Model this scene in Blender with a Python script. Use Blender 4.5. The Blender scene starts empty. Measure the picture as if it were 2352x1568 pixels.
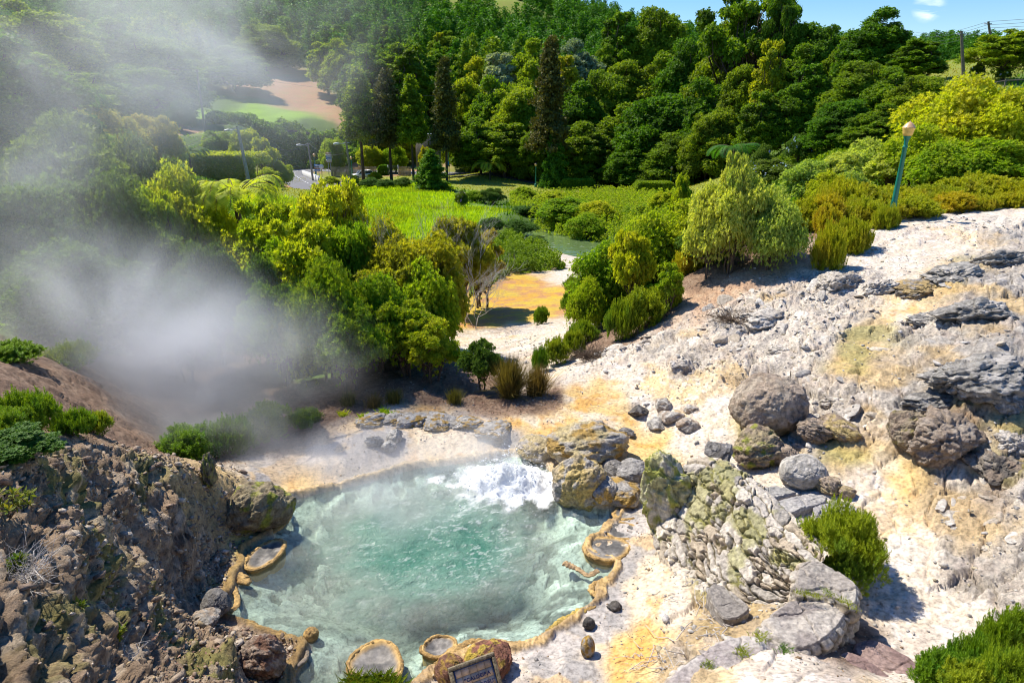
import bpy, math, random
import numpy as np
from mathutils import Vector, Matrix, Euler

# ------------------------------------------------------------------ camera, world, sun
sc = bpy.context.scene
COL = sc.collection
R = math.radians
PITCH = R(18.4); EYE = 7.0
cd = bpy.data.cameras.new('camera'); cam = bpy.data.objects.new('camera', cd); COL.objects.link(cam)
cd.lens = 24; cd.sensor_width = 36; cd.clip_end = 3000; cd.clip_start = 0.1
cam.location = (0, 0, EYE); cam.rotation_euler = (math.pi/2 - PITCH, 0, 0); sc.camera = cam
SUN_EL, SUN_AZ = R(54), R(-52)            # azimuth from +Y (ahead) towards +X; negative = left
w = bpy.data.worlds.new('World'); sc.world = w; w.use_nodes = True
nt = w.node_tree; bg = nt.nodes['Background']
sky = nt.nodes.new('ShaderNodeTexSky'); sky.sky_type = 'NISHITA'; sky.sun_disc = False
sky.sun_elevation = SUN_EL; sky.sun_rotation = SUN_AZ; sky.altitude = 200; sky.air_density = 1.0; sky.dust_density = 0.5; sky.ozone_density = 2.2
hs = nt.nodes.new('ShaderNodeHueSaturation'); hs.inputs['Saturation'].default_value = 1.45; hs.inputs['Value'].default_value = .84; hs.inputs['Hue'].default_value = .508; nt.links.new(sky.outputs[0], hs.inputs['Color'])
tcw = nt.nodes.new('ShaderNodeTexCoord'); cn = nt.nodes.new('ShaderNodeTexNoise'); cn.inputs['Scale'].default_value = 22; cn.inputs['Detail'].default_value = 7; cn.inputs['Distortion'].default_value = .6
mpw = nt.nodes.new('ShaderNodeMapping'); mpw.inputs['Scale'].default_value = (1, 1, 3); nt.links.new(tcw.outputs['Generated'], mpw.inputs[0]); nt.links.new(mpw.outputs[0], cn.inputs['Vector'])
crw = nt.nodes.new('ShaderNodeValToRGB'); crw.color_ramp.elements[0].position = .50; crw.color_ramp.elements[1].position = .72; nt.links.new(cn.outputs[0], crw.inputs[0])
dsw = nt.nodes.new('ShaderNodeVectorMath'); dsw.operation = 'DISTANCE'; nt.links.new(tcw.outputs['Generated'], dsw.inputs[0]); dsw.inputs[1].default_value = (.4815, .869, .1178)
mrw = nt.nodes.new('ShaderNodeMapRange'); mrw.inputs[1].default_value = .019; mrw.inputs[2].default_value = .0; mrw.inputs[3].default_value = .0; mrw.inputs[4].default_value = 1.3; nt.links.new(dsw.outputs['Value'], mrw.inputs[0])
mlw = nt.nodes.new('ShaderNodeMath'); mlw.operation = 'MULTIPLY'; mlw.use_clamp = True; nt.links.new(mrw.outputs[0], mlw.inputs[0]); nt.links.new(crw.outputs[0], mlw.inputs[1])
mxw = nt.nodes.new('ShaderNodeMix'); mxw.data_type = 'RGBA'; nt.links.new(mlw.outputs[0], mxw.inputs[0]); nt.links.new(hs.outputs[0], mxw.inputs[6]); mxw.inputs[7].default_value = (7.5, 7.8, 8.4, 1)
nt.links.new(mxw.outputs[2], bg.inputs[0]); bg.inputs[1].default_value = 0.15
sd = bpy.data.lights.new('sun', 'SUN'); sd.energy = 5.0; sd.angle = R(0.53); sd.color = (1, 0.93, 0.80)
so = bpy.data.objects.new('sun', sd); COL.objects.link(so)
sdir = Vector((math.sin(SUN_AZ)*math.cos(SUN_EL), math.cos(SUN_AZ)*math.cos(SUN_EL), math.sin(SUN_EL)))
so.rotation_euler = sdir.to_track_quat('Z', 'Y').to_euler(); so.location = (-20, 10, 40)
sc.view_settings.view_transform = 'Standard'; sc.view_settings.look = 'None'
sc.view_settings.exposure = 0.5; sc.view_settings.gamma = 1
sc.cycles.use_denoising = True; sc.cycles.filter_width = 1.05
sc.cycles.max_bounces = 9; sc.cycles.diffuse_bounces = 5; sc.cycles.glossy_bounces = 2
sc.cycles.transmission_bounces = 4; sc.cycles.transparent_max_bounces = 8; sc.cycles.volume_bounces = 7
sc.cycles.volume_step_rate = 1.0; sc.cycles.volume_max_steps = 96
sc.cycles.sample_clamp_indirect = 6

# ------------------------------------------------------------------ pixel rays (2352 x 1568 view of the photograph)
FW = np.array([0, math.cos(PITCH), -math.sin(PITCH)]); UP = np.array([0, math.sin(PITCH), math.cos(PITCH)])
def ray(u, v): return FW + np.array([(u-1176)/1568., 0, 0]) + UP*((784-v)/1568.)
def G(u, v, z=0.0):
    d = ray(u, v); t = (z-EYE)/d[2]; return np.array([d[0]*t, d[1]*t, z])
def P(u, v, y):
    d = ray(u, v); t = y/d[1]; return np.array([d[0]*t, y, EYE+d[2]*t])
def depth(u, v, y): return y/ray(u, v)[1]

# ------------------------------------------------------------------ numpy noise
def _h(ix, iy, s):
    n = (ix.astype(np.int64)*374761393 + iy.astype(np.int64)*668265263 + s*1442695041) & 0x7fffffff
    n = ((n ^ (n >> 13))*1274126177) & 0x7fffffff
    n = ((n ^ (n >> 16))*1597334677) & 0x7fffffff
    return ((n ^ (n >> 15)) & 0xffffff)/float(0xffffff)
def vn(x, y, s=0):
    ix = np.floor(x); iy = np.floor(y); fx = x-ix; fy = y-iy
    fx = fx*fx*fx*(fx*(fx*6-15)+10); fy = fy*fy*fy*(fy*(fy*6-15)+10)
    a = _h(ix, iy, s); b = _h(ix+1, iy, s); c = _h(ix, iy+1, s); d = _h(ix+1, iy+1, s)
    return (a+(b-a)*fx)*(1-fy) + (c+(d-c)*fx)*fy
def fbm(x, y, s=0, o=4, g=.5):
    t = 0; a = 1; n = 0
    for k in range(o):
        t = t + a*vn(x, y, s+k*7); n += a; a *= g
        x, y = (x*1.6-y*1.2)+3.1, (x*1.2+y*1.6)+1.7
    return t/n
def ridged(x, y, s=0, o=4):
    t = 0; a = 1; n = 0
    for k in range(o):
        t = t + a*(1-np.abs(2*vn(x, y, s+k*5)-1)); n += a; a *= .5
        x, y = (x*1.6-y*1.2)+3.1, (x*1.2+y*1.6)+1.7
    return t/n
def worley(x, y, s=0):
    ix = np.floor(x); iy = np.floor(y); f1 = np.full(x.shape, 9.); f2 = np.full(x.shape, 9.); idn = np.zeros(x.shape)
    for dx in (-1, 0, 1):
        for dy in (-1, 0, 1):
            cx = ix+dx; cy = iy+dy
            px = cx+.1+.8*_h(cx, cy, s); py = cy+.1+.8*_h(cx, cy, s+11)
            d = np.hypot(px-x, py-y); c = _h(cx, cy, s+23)
            m = d < f1; f2 = np.where(m, f1, np.minimum(f2, d)); idn = np.where(m, c, idn); f1 = np.where(m, d, f1)
    return f1, f2, idn
def sstep(a, b, x):
    t = np.clip((x-a)/(b-a), 0, 1); return t*t*(3-2*t)

# ------------------------------------------------------------------ object helpers
def tag(o, label=None, cat=None, group=None, kind=None):
    if label: o['label'] = label
    if cat: o['category'] = cat
    if group: o['group'] = group
    if kind: o['kind'] = kind
    return o
def empty(name, loc, rz=0, label=None, cat=None, group=None):
    o = bpy.data.objects.new(name, None); COL.objects.link(o); o.empty_display_size = .1
    o.location = [float(c) for c in loc]; o.rotation_euler = (0, 0, rz); return tag(o, label, cat, group)
def mesh(name, V, F, col=None, attrs=None, smooth=False):
    """F: array (n,3|4) or list of such arrays"""
    me = bpy.data.meshes.new(name); V = np.asarray(V, np.float32).reshape(-1, 3)
    Fs = F if isinstance(F, list) else [F]
    Fs = [np.asarray(f, np.int32) for f in Fs if len(f)]
    loops = np.concatenate([f.ravel() for f in Fs]); tot = np.concatenate([np.full(len(f), f.shape[1], np.int32) for f in Fs])
    st = np.concatenate([[0], np.cumsum(tot)[:-1]]).astype(np.int32)
    me.vertices.add(len(V)); me.vertices.foreach_set('co', V.ravel())
    me.loops.add(len(loops)); me.loops.foreach_set('vertex_index', loops)
    me.polygons.add(len(tot)); me.polygons.foreach_set('loop_start', st)
    me.update(calc_edges=True)
    if smooth: me.polygons.foreach_set('use_smooth', np.ones(len(tot), bool))
    if col is not None:
        a = me.attributes.new('Col', 'FLOAT_COLOR', 'POINT')
        c = np.ones((len(V), 4), np.float32); c[:, :3] = col; a.data.foreach_set('color', c.ravel())
    for k, d in (attrs or {}).items():
        a = me.attributes.new(k, 'FLOAT', 'POINT'); a.data.foreach_set('value', np.asarray(d, np.float32))
    return me
def obj(name, me, mat=None, parent=None, loc=(0, 0, 0), rot=(0, 0, 0), sc_=(1, 1, 1)):
    o = bpy.data.objects.new(name, me); COL.objects.link(o)
    if mat and len(me.materials) == 0: me.materials.append(mat)
    if parent: o.parent = parent
    o.location = [float(c) for c in loc]; o.rotation_euler = rot; o.scale = sc_; return o
class MB:
    """collects pieces into one mesh"""
    def __init__(s): s.V = []; s.Q = []; s.T = []; s.C = []; s.n = 0
    def add(s, V, F, col=None):
        V = np.asarray(V, float).reshape(-1, 3); F = np.asarray(F, int)
        (s.Q if F.shape[1] == 4 else s.T).append(F+s.n); s.V.append(V); s.n += len(V)
        s.C.append(np.broadcast_to(np.asarray(col if col is not None else (.5, .5, .5), float), (len(V), 3)))
    def box(s, c, d, M=None, col=None):
        c = np.array(c, float); d = np.array(d, float)/2
        V = np.array([[x, y, z] for x in (-1, 1) for y in (-1, 1) for z in (-1, 1)])*d
        if M is not None: V = V@np.array(M).T
        s.add(V+c, [[0, 1, 3, 2], [4, 6, 7, 5], [0, 4, 5, 1], [2, 3, 7, 6], [0, 2, 6, 4], [1, 5, 7, 3]], col)
    def tube(s, pts, rad, n=6, col=None, cap=True):
        V, F = tube(pts, rad, n); s.add(V, F, col)
    def lathe(s, prof, n=12, c=(0, 0, 0), flute=0, col=None):
        prof = np.array(prof, float); a = np.linspace(0, 2*np.pi, n, endpoint=False)
        r = prof[:, 0][:, None]*(1-flute*(np.arange(n) % 2)[None]); z = np.repeat(prof[:, 1][:, None], n, 1)
        V = np.stack([r*np.cos(a), r*np.sin(a), z], -1)+np.array(c); m = len(prof)
        i = np.arange(m-1)[:, None]*n; j = np.arange(n)[None]; k = (j+1) % n
        s.add(V, np.stack([i+j, i+k, i+n+k, i+n+j], -1).reshape(-1, 4), col)
    def me(s, name, smooth=False):
        F = []
        if s.Q: F.append(np.concatenate(s.Q))
        if s.T: F.append(np.concatenate(s.T))
        return mesh(name, np.concatenate(s.V), F, np.concatenate(s.C), smooth=smooth)
def tube(pts, rad, n=6):
    pts = np.asarray(pts, float); m = len(pts); rad = np.broadcast_to(np.asarray(rad, float), (m,))
    t = np.gradient(pts, axis=0); t /= np.linalg.norm(t, axis=1)[:, None]+1e-9
    ref = np.array([0, 0, 1.]) if abs(t[:, 2]).mean() < .8 else np.array([1., 0, 0])
    a = np.cross(t, ref); a /= np.linalg.norm(a, axis=1)[:, None]+1e-9; b = np.cross(t, a)
    th = np.linspace(0, 2*np.pi, n, endpoint=False)
    V = pts[:, None]+rad[:, None, None]*(a[:, None]*np.cos(th)[None, :, None]+b[:, None]*np.sin(th)[None, :, None])
    i = np.arange(m-1)[:, None]*n; j = np.arange(n)[None]; k = (j+1) % n
    return V.reshape(-1, 3), np.stack([i+j, i+k, i+n+k, i+n+j], -1).reshape(-1, 4)

# ------------------------------------------------------------------ materials
def newmat(name):
    m = bpy.data.materials.new(name); m.use_nodes = True; nt = m.node_tree; return m, nt, nt.nodes['Principled BSDF']
def N(nt, t, **k):
    n = nt.nodes.new('ShaderNode'+t)
    for a, b in k.items():
        if a.startswith('i_'): n.inputs[int(a[2:]) if a[2:].isdigit() else a[2:]].default_value = b
        else: setattr(n, a, b)
    return n
def mixc(nt, fac, a, b, blend='MIX'):
    m = nt.nodes.new('ShaderNodeMix'); m.data_type = 'RGBA'; m.blend_type = blend
    for k, s in ((0, fac), (6, a), (7, b)):
        if hasattr(s, 'is_linked') or isinstance(s, bpy.types.NodeSocket): nt.links.new(s, m.inputs[k])
        elif k == 0: m.inputs[0].default_value = s
        else: m.inputs[k].default_value = (*s, 1)
    return m.outputs[2]
def ramp(nt, src, pts):
    r = nt.nodes.new('ShaderNodeValToRGB'); nt.links.new(src, r.inputs[0])
    e = r.color_ramp.elements
    while len(e) < len(pts): e.new(.5)
    for k, (p, c) in enumerate(pts):
        e[k].position = p; e[k].color = (c, c, c, 1) if not hasattr(c, '__len__') else (*c, 1)
    return r.outputs[0]
def surf(name, col=None, rough=.85, vcol=False, var=.35, scale=20, bump=.4, bdist=.02, spec=.3, scale2=None, world=False):
    """rough solid: base colour (or the Col attribute) times noise, with bump, in object space"""
    m, nt, b = newmat(name)
    tc = N(nt, 'TexCoord'); crd = N(nt, 'NewGeometry').outputs['Position'] if world else tc.outputs['Object']
    n1 = N(nt, 'TexNoise'); n1.inputs['Scale'].default_value = scale; n1.inputs['Detail'].default_value = 5; n1.inputs['Roughness'].default_value = .65
    nt.links.new(crd, n1.inputs['Vector'])
    v = ramp(nt, n1.outputs[0], [(.34, 1-var), (.66, 1+var*.6)])
    if vcol:
        a = N(nt, 'Attribute', attribute_name='Col'); base = a.outputs[0]
    else:
        a = N(nt, 'RGB'); a.outputs[0].default_value = (*col, 1); base = a.outputs[0]
    c = mixc(nt, 1.0, base, v, 'MULTIPLY'); nt.links.new(c, b.inputs['Base Color'])
    b.inputs['Roughness'].default_value = rough; b.inputs['Specular IOR Level'].default_value = spec
    bp = N(nt, 'Bump'); bp.inputs['Strength'].default_value = bump; bp.inputs['Distance'].default_value = bdist
    n2 = N(nt, 'TexNoise'); n2.inputs['Scale'].default_value = scale2 or scale*1.7; n2.inputs['Detail'].default_value = 6; n2.inputs['Roughness'].default_value = .7
    nt.links.new(crd, n2.inputs['Vector'])
    nt.links.new(n2.outputs[0], bp.inputs['Height']); nt.links.new(bp.outputs[0], b.inputs['Normal'])
    return m
def leaf(name, c1, c2, trans=.35, rough=.45, c3=None, nscale=1.5, hv=.04):
    m, nt, b = newmat(name)
    g = N(nt, 'NewGeometry'); oi = N(nt, 'ObjectInfo'); tc = N(nt, 'TexCoord')
    c = mixc(nt, g.outputs['Random Per Island'], c1, c2)
    if c3:
        n = N(nt, 'TexNoise'); n.inputs['Scale'].default_value = nscale; nt.links.new(tc.outputs['Object'], n.inputs['Vector'])
        f = ramp(nt, n.outputs[0], [(.48, 0), (.62, .8)]); c = mixc(nt, f, c, c3)
    hs = N(nt, 'HueSaturation')
    mr = N(nt, 'MapRange'); nt.links.new(oi.outputs['Random'], mr.inputs[0]); mr.inputs[3].default_value = .5-hv; mr.inputs[4].default_value = .5+hv*.5
    mv = N(nt, 'MapRange'); nt.links.new(oi.outputs['Random'], mv.inputs[0]); mv.inputs[3].default_value = 1.15; mv.inputs[4].default_value = .8
    nt.links.new(mr.outputs[0], hs.inputs['Hue']); nt.links.new(mv.outputs[0], hs.inputs['Value']); nt.links.new(c, hs.inputs['Color'])
    nt.links.new(hs.outputs[0], b.inputs['Base Color']); b.inputs['Roughness'].default_value = .6; b.inputs['Specular IOR Level'].default_value = .18
    tr = N(nt, 'BsdfTranslucent'); tcx = mixc(nt, 1.0, hs.outputs[0], (1.8, 1.8, .5), 'MULTIPLY'); nt.links.new(tcx, tr.inputs[0])
    mx = N(nt, 'MixShader'); mx.inputs[0].default_value = trans
    nt.links.new(b.outputs[0], mx.inputs[1]); nt.links.new(tr.outputs[0], mx.inputs[2])
    nt.links.new(mx.outputs[0], nt.nodes['Material Output'].inputs[0]); return m
M_bark = surf('bark', (.10, .07, .05), scale=6, var=.5, bump=.8, bdist=.05)
M_twig = surf('twig', (.13, .09, .06), scale=15, var=.4)
M_dead = surf('dead_wood', (.55, .50, .45), scale=15, var=.4)
M_rock = surf('rock', vcol=True, var=.5, scale=11, bump=1.0, bdist=.07, scale2=16, world=True)
M_rockf = surf('rock_fine', vcol=True, var=.4, scale=18, bump=.8, bdist=.03, scale2=30, world=True)
M_crust = surf('crust', vcol=True, var=.5, scale=20, bump=1.0, bdist=.03, scale2=32, rough=.65, spec=.35, world=True)
M_wet = surf('wet_sinter', vcol=True, var=.3, scale=14, bump=.5, bdist=.01, scale2=50, rough=.75, spec=.15, world=True)
L_laurel = leaf('laurel_leaf', (.16, .28, .012), (.34, .44, .02), .48, c3=(.30, .36, .03), nscale=1.2)
L_laurel_y = leaf('laurel_leaf_yellowed', (.22, .26, .015), (.46, .42, .035), .45, c3=(.20, .22, .02), nscale=1.5)
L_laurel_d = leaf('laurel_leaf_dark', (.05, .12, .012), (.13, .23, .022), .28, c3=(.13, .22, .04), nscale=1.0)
L_pale = leaf('pale_leaf', (.22, .34, .05), (.50, .56, .15), .48, c3=(.32, .38, .09), nscale=1.2)
L_heath = leaf('heather_leaf', (.24, .29, .012), (.46, .46, .02), .35, c3=(.34, .30, .02), nscale=2.0)
L_heathg = leaf('heather_leaf_green', (.11, .20, .010), (.26, .37, .015), .3, c3=(.10, .22, .02), nscale=2.0)
L_tree = leaf('tree_leaf', (.065, .16, .009), (.20, .32, .014), .38, c3=(.06, .12, .012), nscale=3.0, hv=.035)
L_treey = leaf('tree_leaf_bright', (.12, .21, .008), (.36, .43, .02), .45, c3=(.13, .23, .02), nscale=3.0)
L_silver = leaf('silver_leaf', (.16, .24, .13), (.36, .42, .30), .3)
L_gold = leaf('golden_leaf', (.32, .30, .015), (.50, .42, .02), .35)
L_con = leaf('conifer_leaf', (.055, .16, .012), (.18, .32, .02), .25, hv=.04)
L_conb = leaf('brown_conifer_leaf', (.06, .075, .016), (.15, .15, .03), .15)
L_cono = leaf('orange_conifer_leaf', (.20, .17, .03), (.32, .25, .04), .2)
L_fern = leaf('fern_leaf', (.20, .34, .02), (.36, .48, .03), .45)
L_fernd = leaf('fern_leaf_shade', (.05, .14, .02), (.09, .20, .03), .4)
L_lawn = leaf('lawn_blade', (.26, .30, .02), (.42, .42, .04), .3)
L_grass = leaf('grass_blade', (.22, .38, .012), (.36, .50, .02), .45, c3=(.20, .27, .015), nscale=.12)
L_cover = leaf('cover_leaf', (.07, .19, .010), (.20, .36, .015), .3, c3=(.09, .20, .012), nscale=.15)
L_rush = leaf('rush_blade', (.11, .10, .02), (.24, .20, .05), .2)
L_red = leaf('red_green_leaf', (.06, .14, .02), (.18, .20, .03), .35)
L_purple = leaf('purple_petal', (.30, .16, .42), (.42, .26, .55), .3)
L_blue = leaf('blue_petal', (.25, .33, .62), (.45, .50, .78), .3)
L_litter = leaf('leaf_litter', (.16, .09, .05), (.38, .25, .16), .05)

# ------------------------------------------------------------------ terrain control points (u, v, z, zone) and (u, v, y, zone, 'P')
# zones: W white rock, P pale path, O ochre sinter, S leaf soil, D dark rubble, G meadow, g green ground, M moss flat, B bare earth, T grey sinter, K grey rock, C tan cliff
ZN = {'W': ((.74, .65, .54), .45), 'P': ((.58, .505, .42), .18), 'O': ((.62, .42, .17), .06), 'S': ((.23, .145, .095), .16), 'D': ((.44, .31, .20), .24),
      'G': ((.22, .38, .015), .10), 'g': ((.07, .13, .015), .25), 'M': ((.56, .31, .04), .05), 'B': ((.40, .22, .12), .08), 'T': ((.37, .34, .315), .08),
      'K': ((.50, .455, .40), .50), 'C': ((.42, .27, .17), .2), 'Y': ((.58, .42, .20), .3), 'H': ((.22, .25, .03), .1)}
zk = list(ZN)
CP = [
 # near left rocks
 (0,1568,3.3,'D'),(150,1568,3.0,'D'),(300,1568,2.3,'D'),(450,1568,1.3,'D'),(560,1568,.8,'D'),(640,1568,.35,'D'),(0,1400,3.5,'D'),(0,1250,3.4,'D'),(0,1130,3.4,'D'),
 (120,1120,3.0,'D'),(200,1075,2.45,'D'),(330,1115,1.75,'D'),(430,1125,1.35,'Y'),(520,1110,.8,'Y'),(600,1130,.35,'Y'),(640,1140,.2,'T'),(400,1300,.55,'D'),(480,1320,.3,'D'),
 (560,1180,.6,'Y'),(510,1430,.25,'D'),(420,1430,.7,'D'),(300,1350,1.7,'D'),(330,1250,1.3,'D'),(230,1250,2.2,'D'),(130,1300,2.9,'D'),(400,1200,1.1,'D'),(460,1230,.6,'D'),(200,1450,2.4,'D'),(560,1480,.3,'D'),(620,1460,.2,'D'),(480,1500,.9,'D'),
 # left slope behind
 (0,980,3.0,'S'),(100,920,2.4,'S'),(200,960,1.9,'S'),(300,1030,1.2,'S'),(430,1040,.3,'S'),(0,850,2.8,'S'),(150,850,1.9,'S'),(300,900,.8,'S'),(500,980,.1,'S'),(650,1000,.05,'S'),(0,720,2.0,'g'),(150,700,1.0,'g'),(350,750,-.3,'g'),(500,800,-.4,'S'),(600,900,0,'S'),(100,600,1.0,'g'),(350,620,-1.0,'g'),
 # far rim of the pool
 (640,1075,.22,'T'),(750,1040,.25,'T'),(900,1000,.28,'T'),(1000,1010,.25,'O'),(1150,1010,.28,'T'),(1100,985,.30,'T'),(850,970,.30,'T'),(1180,960,.30,'O'),(1300,950,.35,'O'),(1400,960,.35,'O'),(1300,905,.32,'O'),(1380,900,.38,'O'),(1500,940,.45,'P'),(1480,1010,.30,'O'),(1500,1060,.32,'O'),(1400,1010,.28,'O'),(1550,1010,.5,'P'),
 (1280,1060,.5,'T'),(1350,1070,.3,'T'),(1420,1140,.25,'T'),(1240,1000,.35,'O'),(700,1090,.2,'O'),(950,1060,.2,'O'),(1080,1045,.22,'O'),
 (850,935,.12,'S'),(1000,920,.15,'S'),(1100,920,.2,'S'),(1180,930,.25,'S'),(1250,900,.25,'S'),(900,880,.2,'S'),(1050,870,.15,'S'),(750,930,.1,'S'),(1240,870,.1,'P'),(1300,870,.3,'P'),
 # right shore of the pool
 (1440,1200,.14,'T'),(1470,1250,.2,'T'),(1440,1330,.14,'T'),(1480,1330,.22,'O'),(1470,1400,.2,'O'),(1400,1420,.12,'T'),(1340,1470,.12,'T'),(1400,1500,.25,'O'),(1470,1480,.35,'O'),(1250,1510,.15,'T'),(1180,1540,.2,'T'),(1300,1560,.3,'T'),(1440,1560,.5,'O'),(1520,1400,.35,'P'),(1540,1300,.3,'P'),(1060,1560,.2,'T'),
 (1560,1270,.35,'Y'),(1620,1370,.45,'Y'),(1680,1430,.6,'Y'),(1600,1460,.7,'Y'),(1650,1520,1.05,'P'),(1540,1530,.8,'W'),(1750,1500,1.2,'P'),(1820,1480,1.15,'P'),(1700,1568,1.5,'P'),(1550,1568,1.1,'W'),
 # right path behind the wall
 (1640,1050,.65,'P'),(1700,1080,.8,'P'),(1750,1150,.75,'P'),(1850,1180,.85,'P'),(1980,1200,.9,'P'),(2050,1250,.85,'P'),(2050,1350,.75,'P'),(2150,1400,.8,'P'),(2250,1450,.85,'P'),(2080,1470,.75,'P'),(2350,1540,1.0,'P'),(2000,1500,.75,'S'),(2100,1560,.9,'P'),(1960,1440,.75,'S'),
 # right slope
 (1400,860,.5,'P'),(1500,880,.7,'P'),(1600,900,.85,'P'),(1600,960,.7,'P'),(1700,1010,.85,'Y'),(1850,1000,1.15,'W'),(1950,1000,1.4,'Y'),(1900,1080,1.0,'P'),(2000,1100,1.1,'P'),(2060,1060,1.3,'O'),(2120,1020,1.6,'Y'),(2200,1100,1.35,'W'),(2330,1100,1.6,'D'),(2200,1250,1.1,'W'),(2350,1200,1.4,'W'),(2350,1350,1.25,'W'),(2200,980,1.9,'D'),(2300,1000,2.0,'Y'),
 (1400,810,.7,'W'),(1500,800,1.0,'W'),(1600,800,1.3,'W'),(1700,850,1.35,'W'),(1800,850,1.6,'W'),(1900,900,1.6,'W'),(2000,900,1.8,'W'),(2100,900,2.0,'K'),(2200,900,2.3,'K'),(2300,880,2.5,'K'),(2350,950,2.2,'K'),
 (1600,750,1.55,'W'),(1700,720,1.9,'W'),(1800,750,1.95,'W'),(1900,750,2.2,'W'),(2000,780,2.2,'Y'),(2100,760,2.4,'W'),(2200,780,2.6,'K'),(2330,780,2.85,'K'),(1850,640,2.5,'W'),(1950,650,2.6,'W'),(2050,660,2.7,'P'),(2050,720,2.4,'O'),(2150,650,2.9,'Y'),(2250,650,3.1,'K'),(2350,650,3.2,'K'),(2000,580,3.0,'P'),(2150,580,3.15,'P'),(2300,560,3.4,'K'),(1950,550,3.1,'P'),(2100,530,3.4,'P'),(2250,500,3.55,'P'),(2350,500,3.7,'W'),
 # crest of the bank
 (1450,760,.7,'C'),(1400,770,.5,'S'),(1480,748,.95,'C'),(1530,690,1.35,'S'),(1600,675,1.78,'S'),(1600,715,1.72,'C'),(1665,655,2.15,'C'),(1715,640,2.4,'C'),(1690,600,2.5,'S'),(1750,570,2.8,'S'),(1820,588,2.86,'C'),(1830,555,2.95,'S'),(1550,735,1.35,'C'),(1380,800,.45,'S'),(1340,800,.3,'S'),(1440,775,.65,'S'),(1560,720,1.5,'C'),(1640,690,1.9,'C'),(1640,620,2.3,'S'),(1700,570,2.65,'S'),(1780,600,2.7,'C'),(1850,570,2.9,'C'),(1870,530,3.1,'S'),(1580,650,1.9,'S'),(1500,710,1.1,'S'),(1980,505,3.3,'P'),(2100,485,3.5,'P'),(2250,478,3.6,'P'),(2350,472,3.7,'P'),(1950,480,3.3,'H'),(2100,450,3.6,'H'),(2300,440,3.8,'H'),(1800,490,2.9,'H'),(1950,420,3.2,'g'),(2200,400,3.8,'g'),
 # valley middle
 (1300,830,.1,'P'),(1180,800,-.9,'P'),(1060,800,-.8,'P'),(1180,760,-1.4,'P'),(1280,770,-.8,'P'),(1060,740,-1.8,'M'),(1180,720,-2.0,'M'),(1120,690,-2.4,'M'),(1250,680,-2.5,'M'),(1200,640,-2.9,'M'),(1290,640,-3.0,'P'),(1300,600,-3.5,'P'),(1320,590,-3.8,'P'),(1260,565,-4.1,'P'),
 (1310,562,-4.75,'g'),(1270,545,-4.75,'g'),(1235,532,-4.7,'g'),(1365,580,-4.7,'g'),(1400,600,-4.6,'g'),(1350,520,-3.7,'g'),(1300,500,-3.6,'g'),(1240,500,-3.6,'g'),(1400,540,-3.8,'g'),
 (1380,680,-2.0,'g'),(1330,720,-1.7,'g'),(1400,640,-1.9,'g'),(1500,620,-.6,'g'),(1600,560,.6,'g'),(1500,540,-1.8,'g'),
 (1150,600,-3.2,'g'),(1150,560,-3.2,'g'),(1180,540,-3.2,'g'),(1050,620,-2.6,'g'),(900,700,-1.5,'g'),(700,700,-1.2,'g'),(900,800,-.6,'g'),(700,850,-.3,'g'),
 (1110,515,-3.0,'G'),(1000,500,-2.9,'G'),(850,500,-2.8,'G'),(700,520,-2.6,'G'),(1150,490,-3.2,'G'),(1000,450,-3.3,'G'),(850,450,-3.3,'G'),(780,430,-3.6,'G'),(950,428,-3.7,'G'),(600,560,-2.2,'G'),(620,620,-1.8,'G'),
 (1080,455,-3.9,'g'),(1200,470,-4.1,'g'),(1200,440,-4.2,'H'),(1350,440,-3.9,'H'),(1500,460,-3.2,'H'),(1100,425,-4.1,'H'),(1250,425,-4.1,'H'),(1400,435,-4.0,'H'),(1600,440,-1.8,'H'),
 (680,430,-4.4,'B'),(690,395,-4.6,'B'),(800,393,-4.6,'B'),(950,396,-4.6,'B'),(1050,400,-4.4,'H'),(1130,395,-3.0,'H'),(880,405,-4.5,'H'),(740,405,-4.5,'H'),
]
CPP = [
 (560,420,98,'H'),(640,430,98,'H'),(600,380,120,'H'),(430,400,95,'g'),(430,360,110,'g'),(300,400,60,'g'),(430,315,125,'B'),(380,290,130,'B'),(330,275,145,'H'),(480,300,120,'H'),
 (700,385,150,'g'),(700,330,158,'g'),(700,292,166,'g'),(560,290,150,'g'),(600,265,172,'G'),(450,262,172,'G'),(530,272,168,'G'),(660,268,171,'G'),(560,250,180,'G'),(700,250,200,'B'),(770,280,178,'B'),(650,200,222,'B'),(820,290,178,'g'),(980,360,165,'g'),(900,380,158,'H'),(1130,380,150,'g'),
 (1400,425,125,'g'),(1600,420,115,'g'),(1750,405,78,'g'),(1850,330,72,'H'),(1900,380,50,'H'),(2000,330,65,'g'),(1900,260,95,'g'),(1950,200,115,'g'),(2150,190,80,'H'),(2250,165,85,'H'),(2350,150,85,'H'),(2350,250,52,'g'),(2200,230,60,'g'),(2500,200,70,'g'),(2250,130,110,'H'),
 (200,330,70,'g'),(50,330,60,'g'),(150,270,110,'g'),(0,220,110,'g'),(300,240,150,'g'),(450,230,185,'g'),(-300,300,50,'g'),(-300,150,120,'g'),
 (800,200,240,'g'),(1000,210,230,'g'),(1200,260,190,'g'),(1400,280,180,'g'),(1000,350,175,'g'),
]
XP = [(0,0,5.3,'P'),(-3,1,4.6,'D'),(-6,3,4.3,'D'),(-10,6,4.0,'D'),(4,1,4.6,'P'),(8,2,3.4,'P'),(12,6,2.6,'P'),(0,3,3.6,'D'),(2.5,3.5,3.2,'P'),(-1.5,4.2,1.3,'D'),(1.2,5.0,.5,'D'),(0.1,6.0,.15,'D'),(-20,15,4,'g'),(25,20,5,'H'),(40,30,9,'H')]
def inv(x, y, z):   # world -> none, only distances
    return x, y, z
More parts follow.
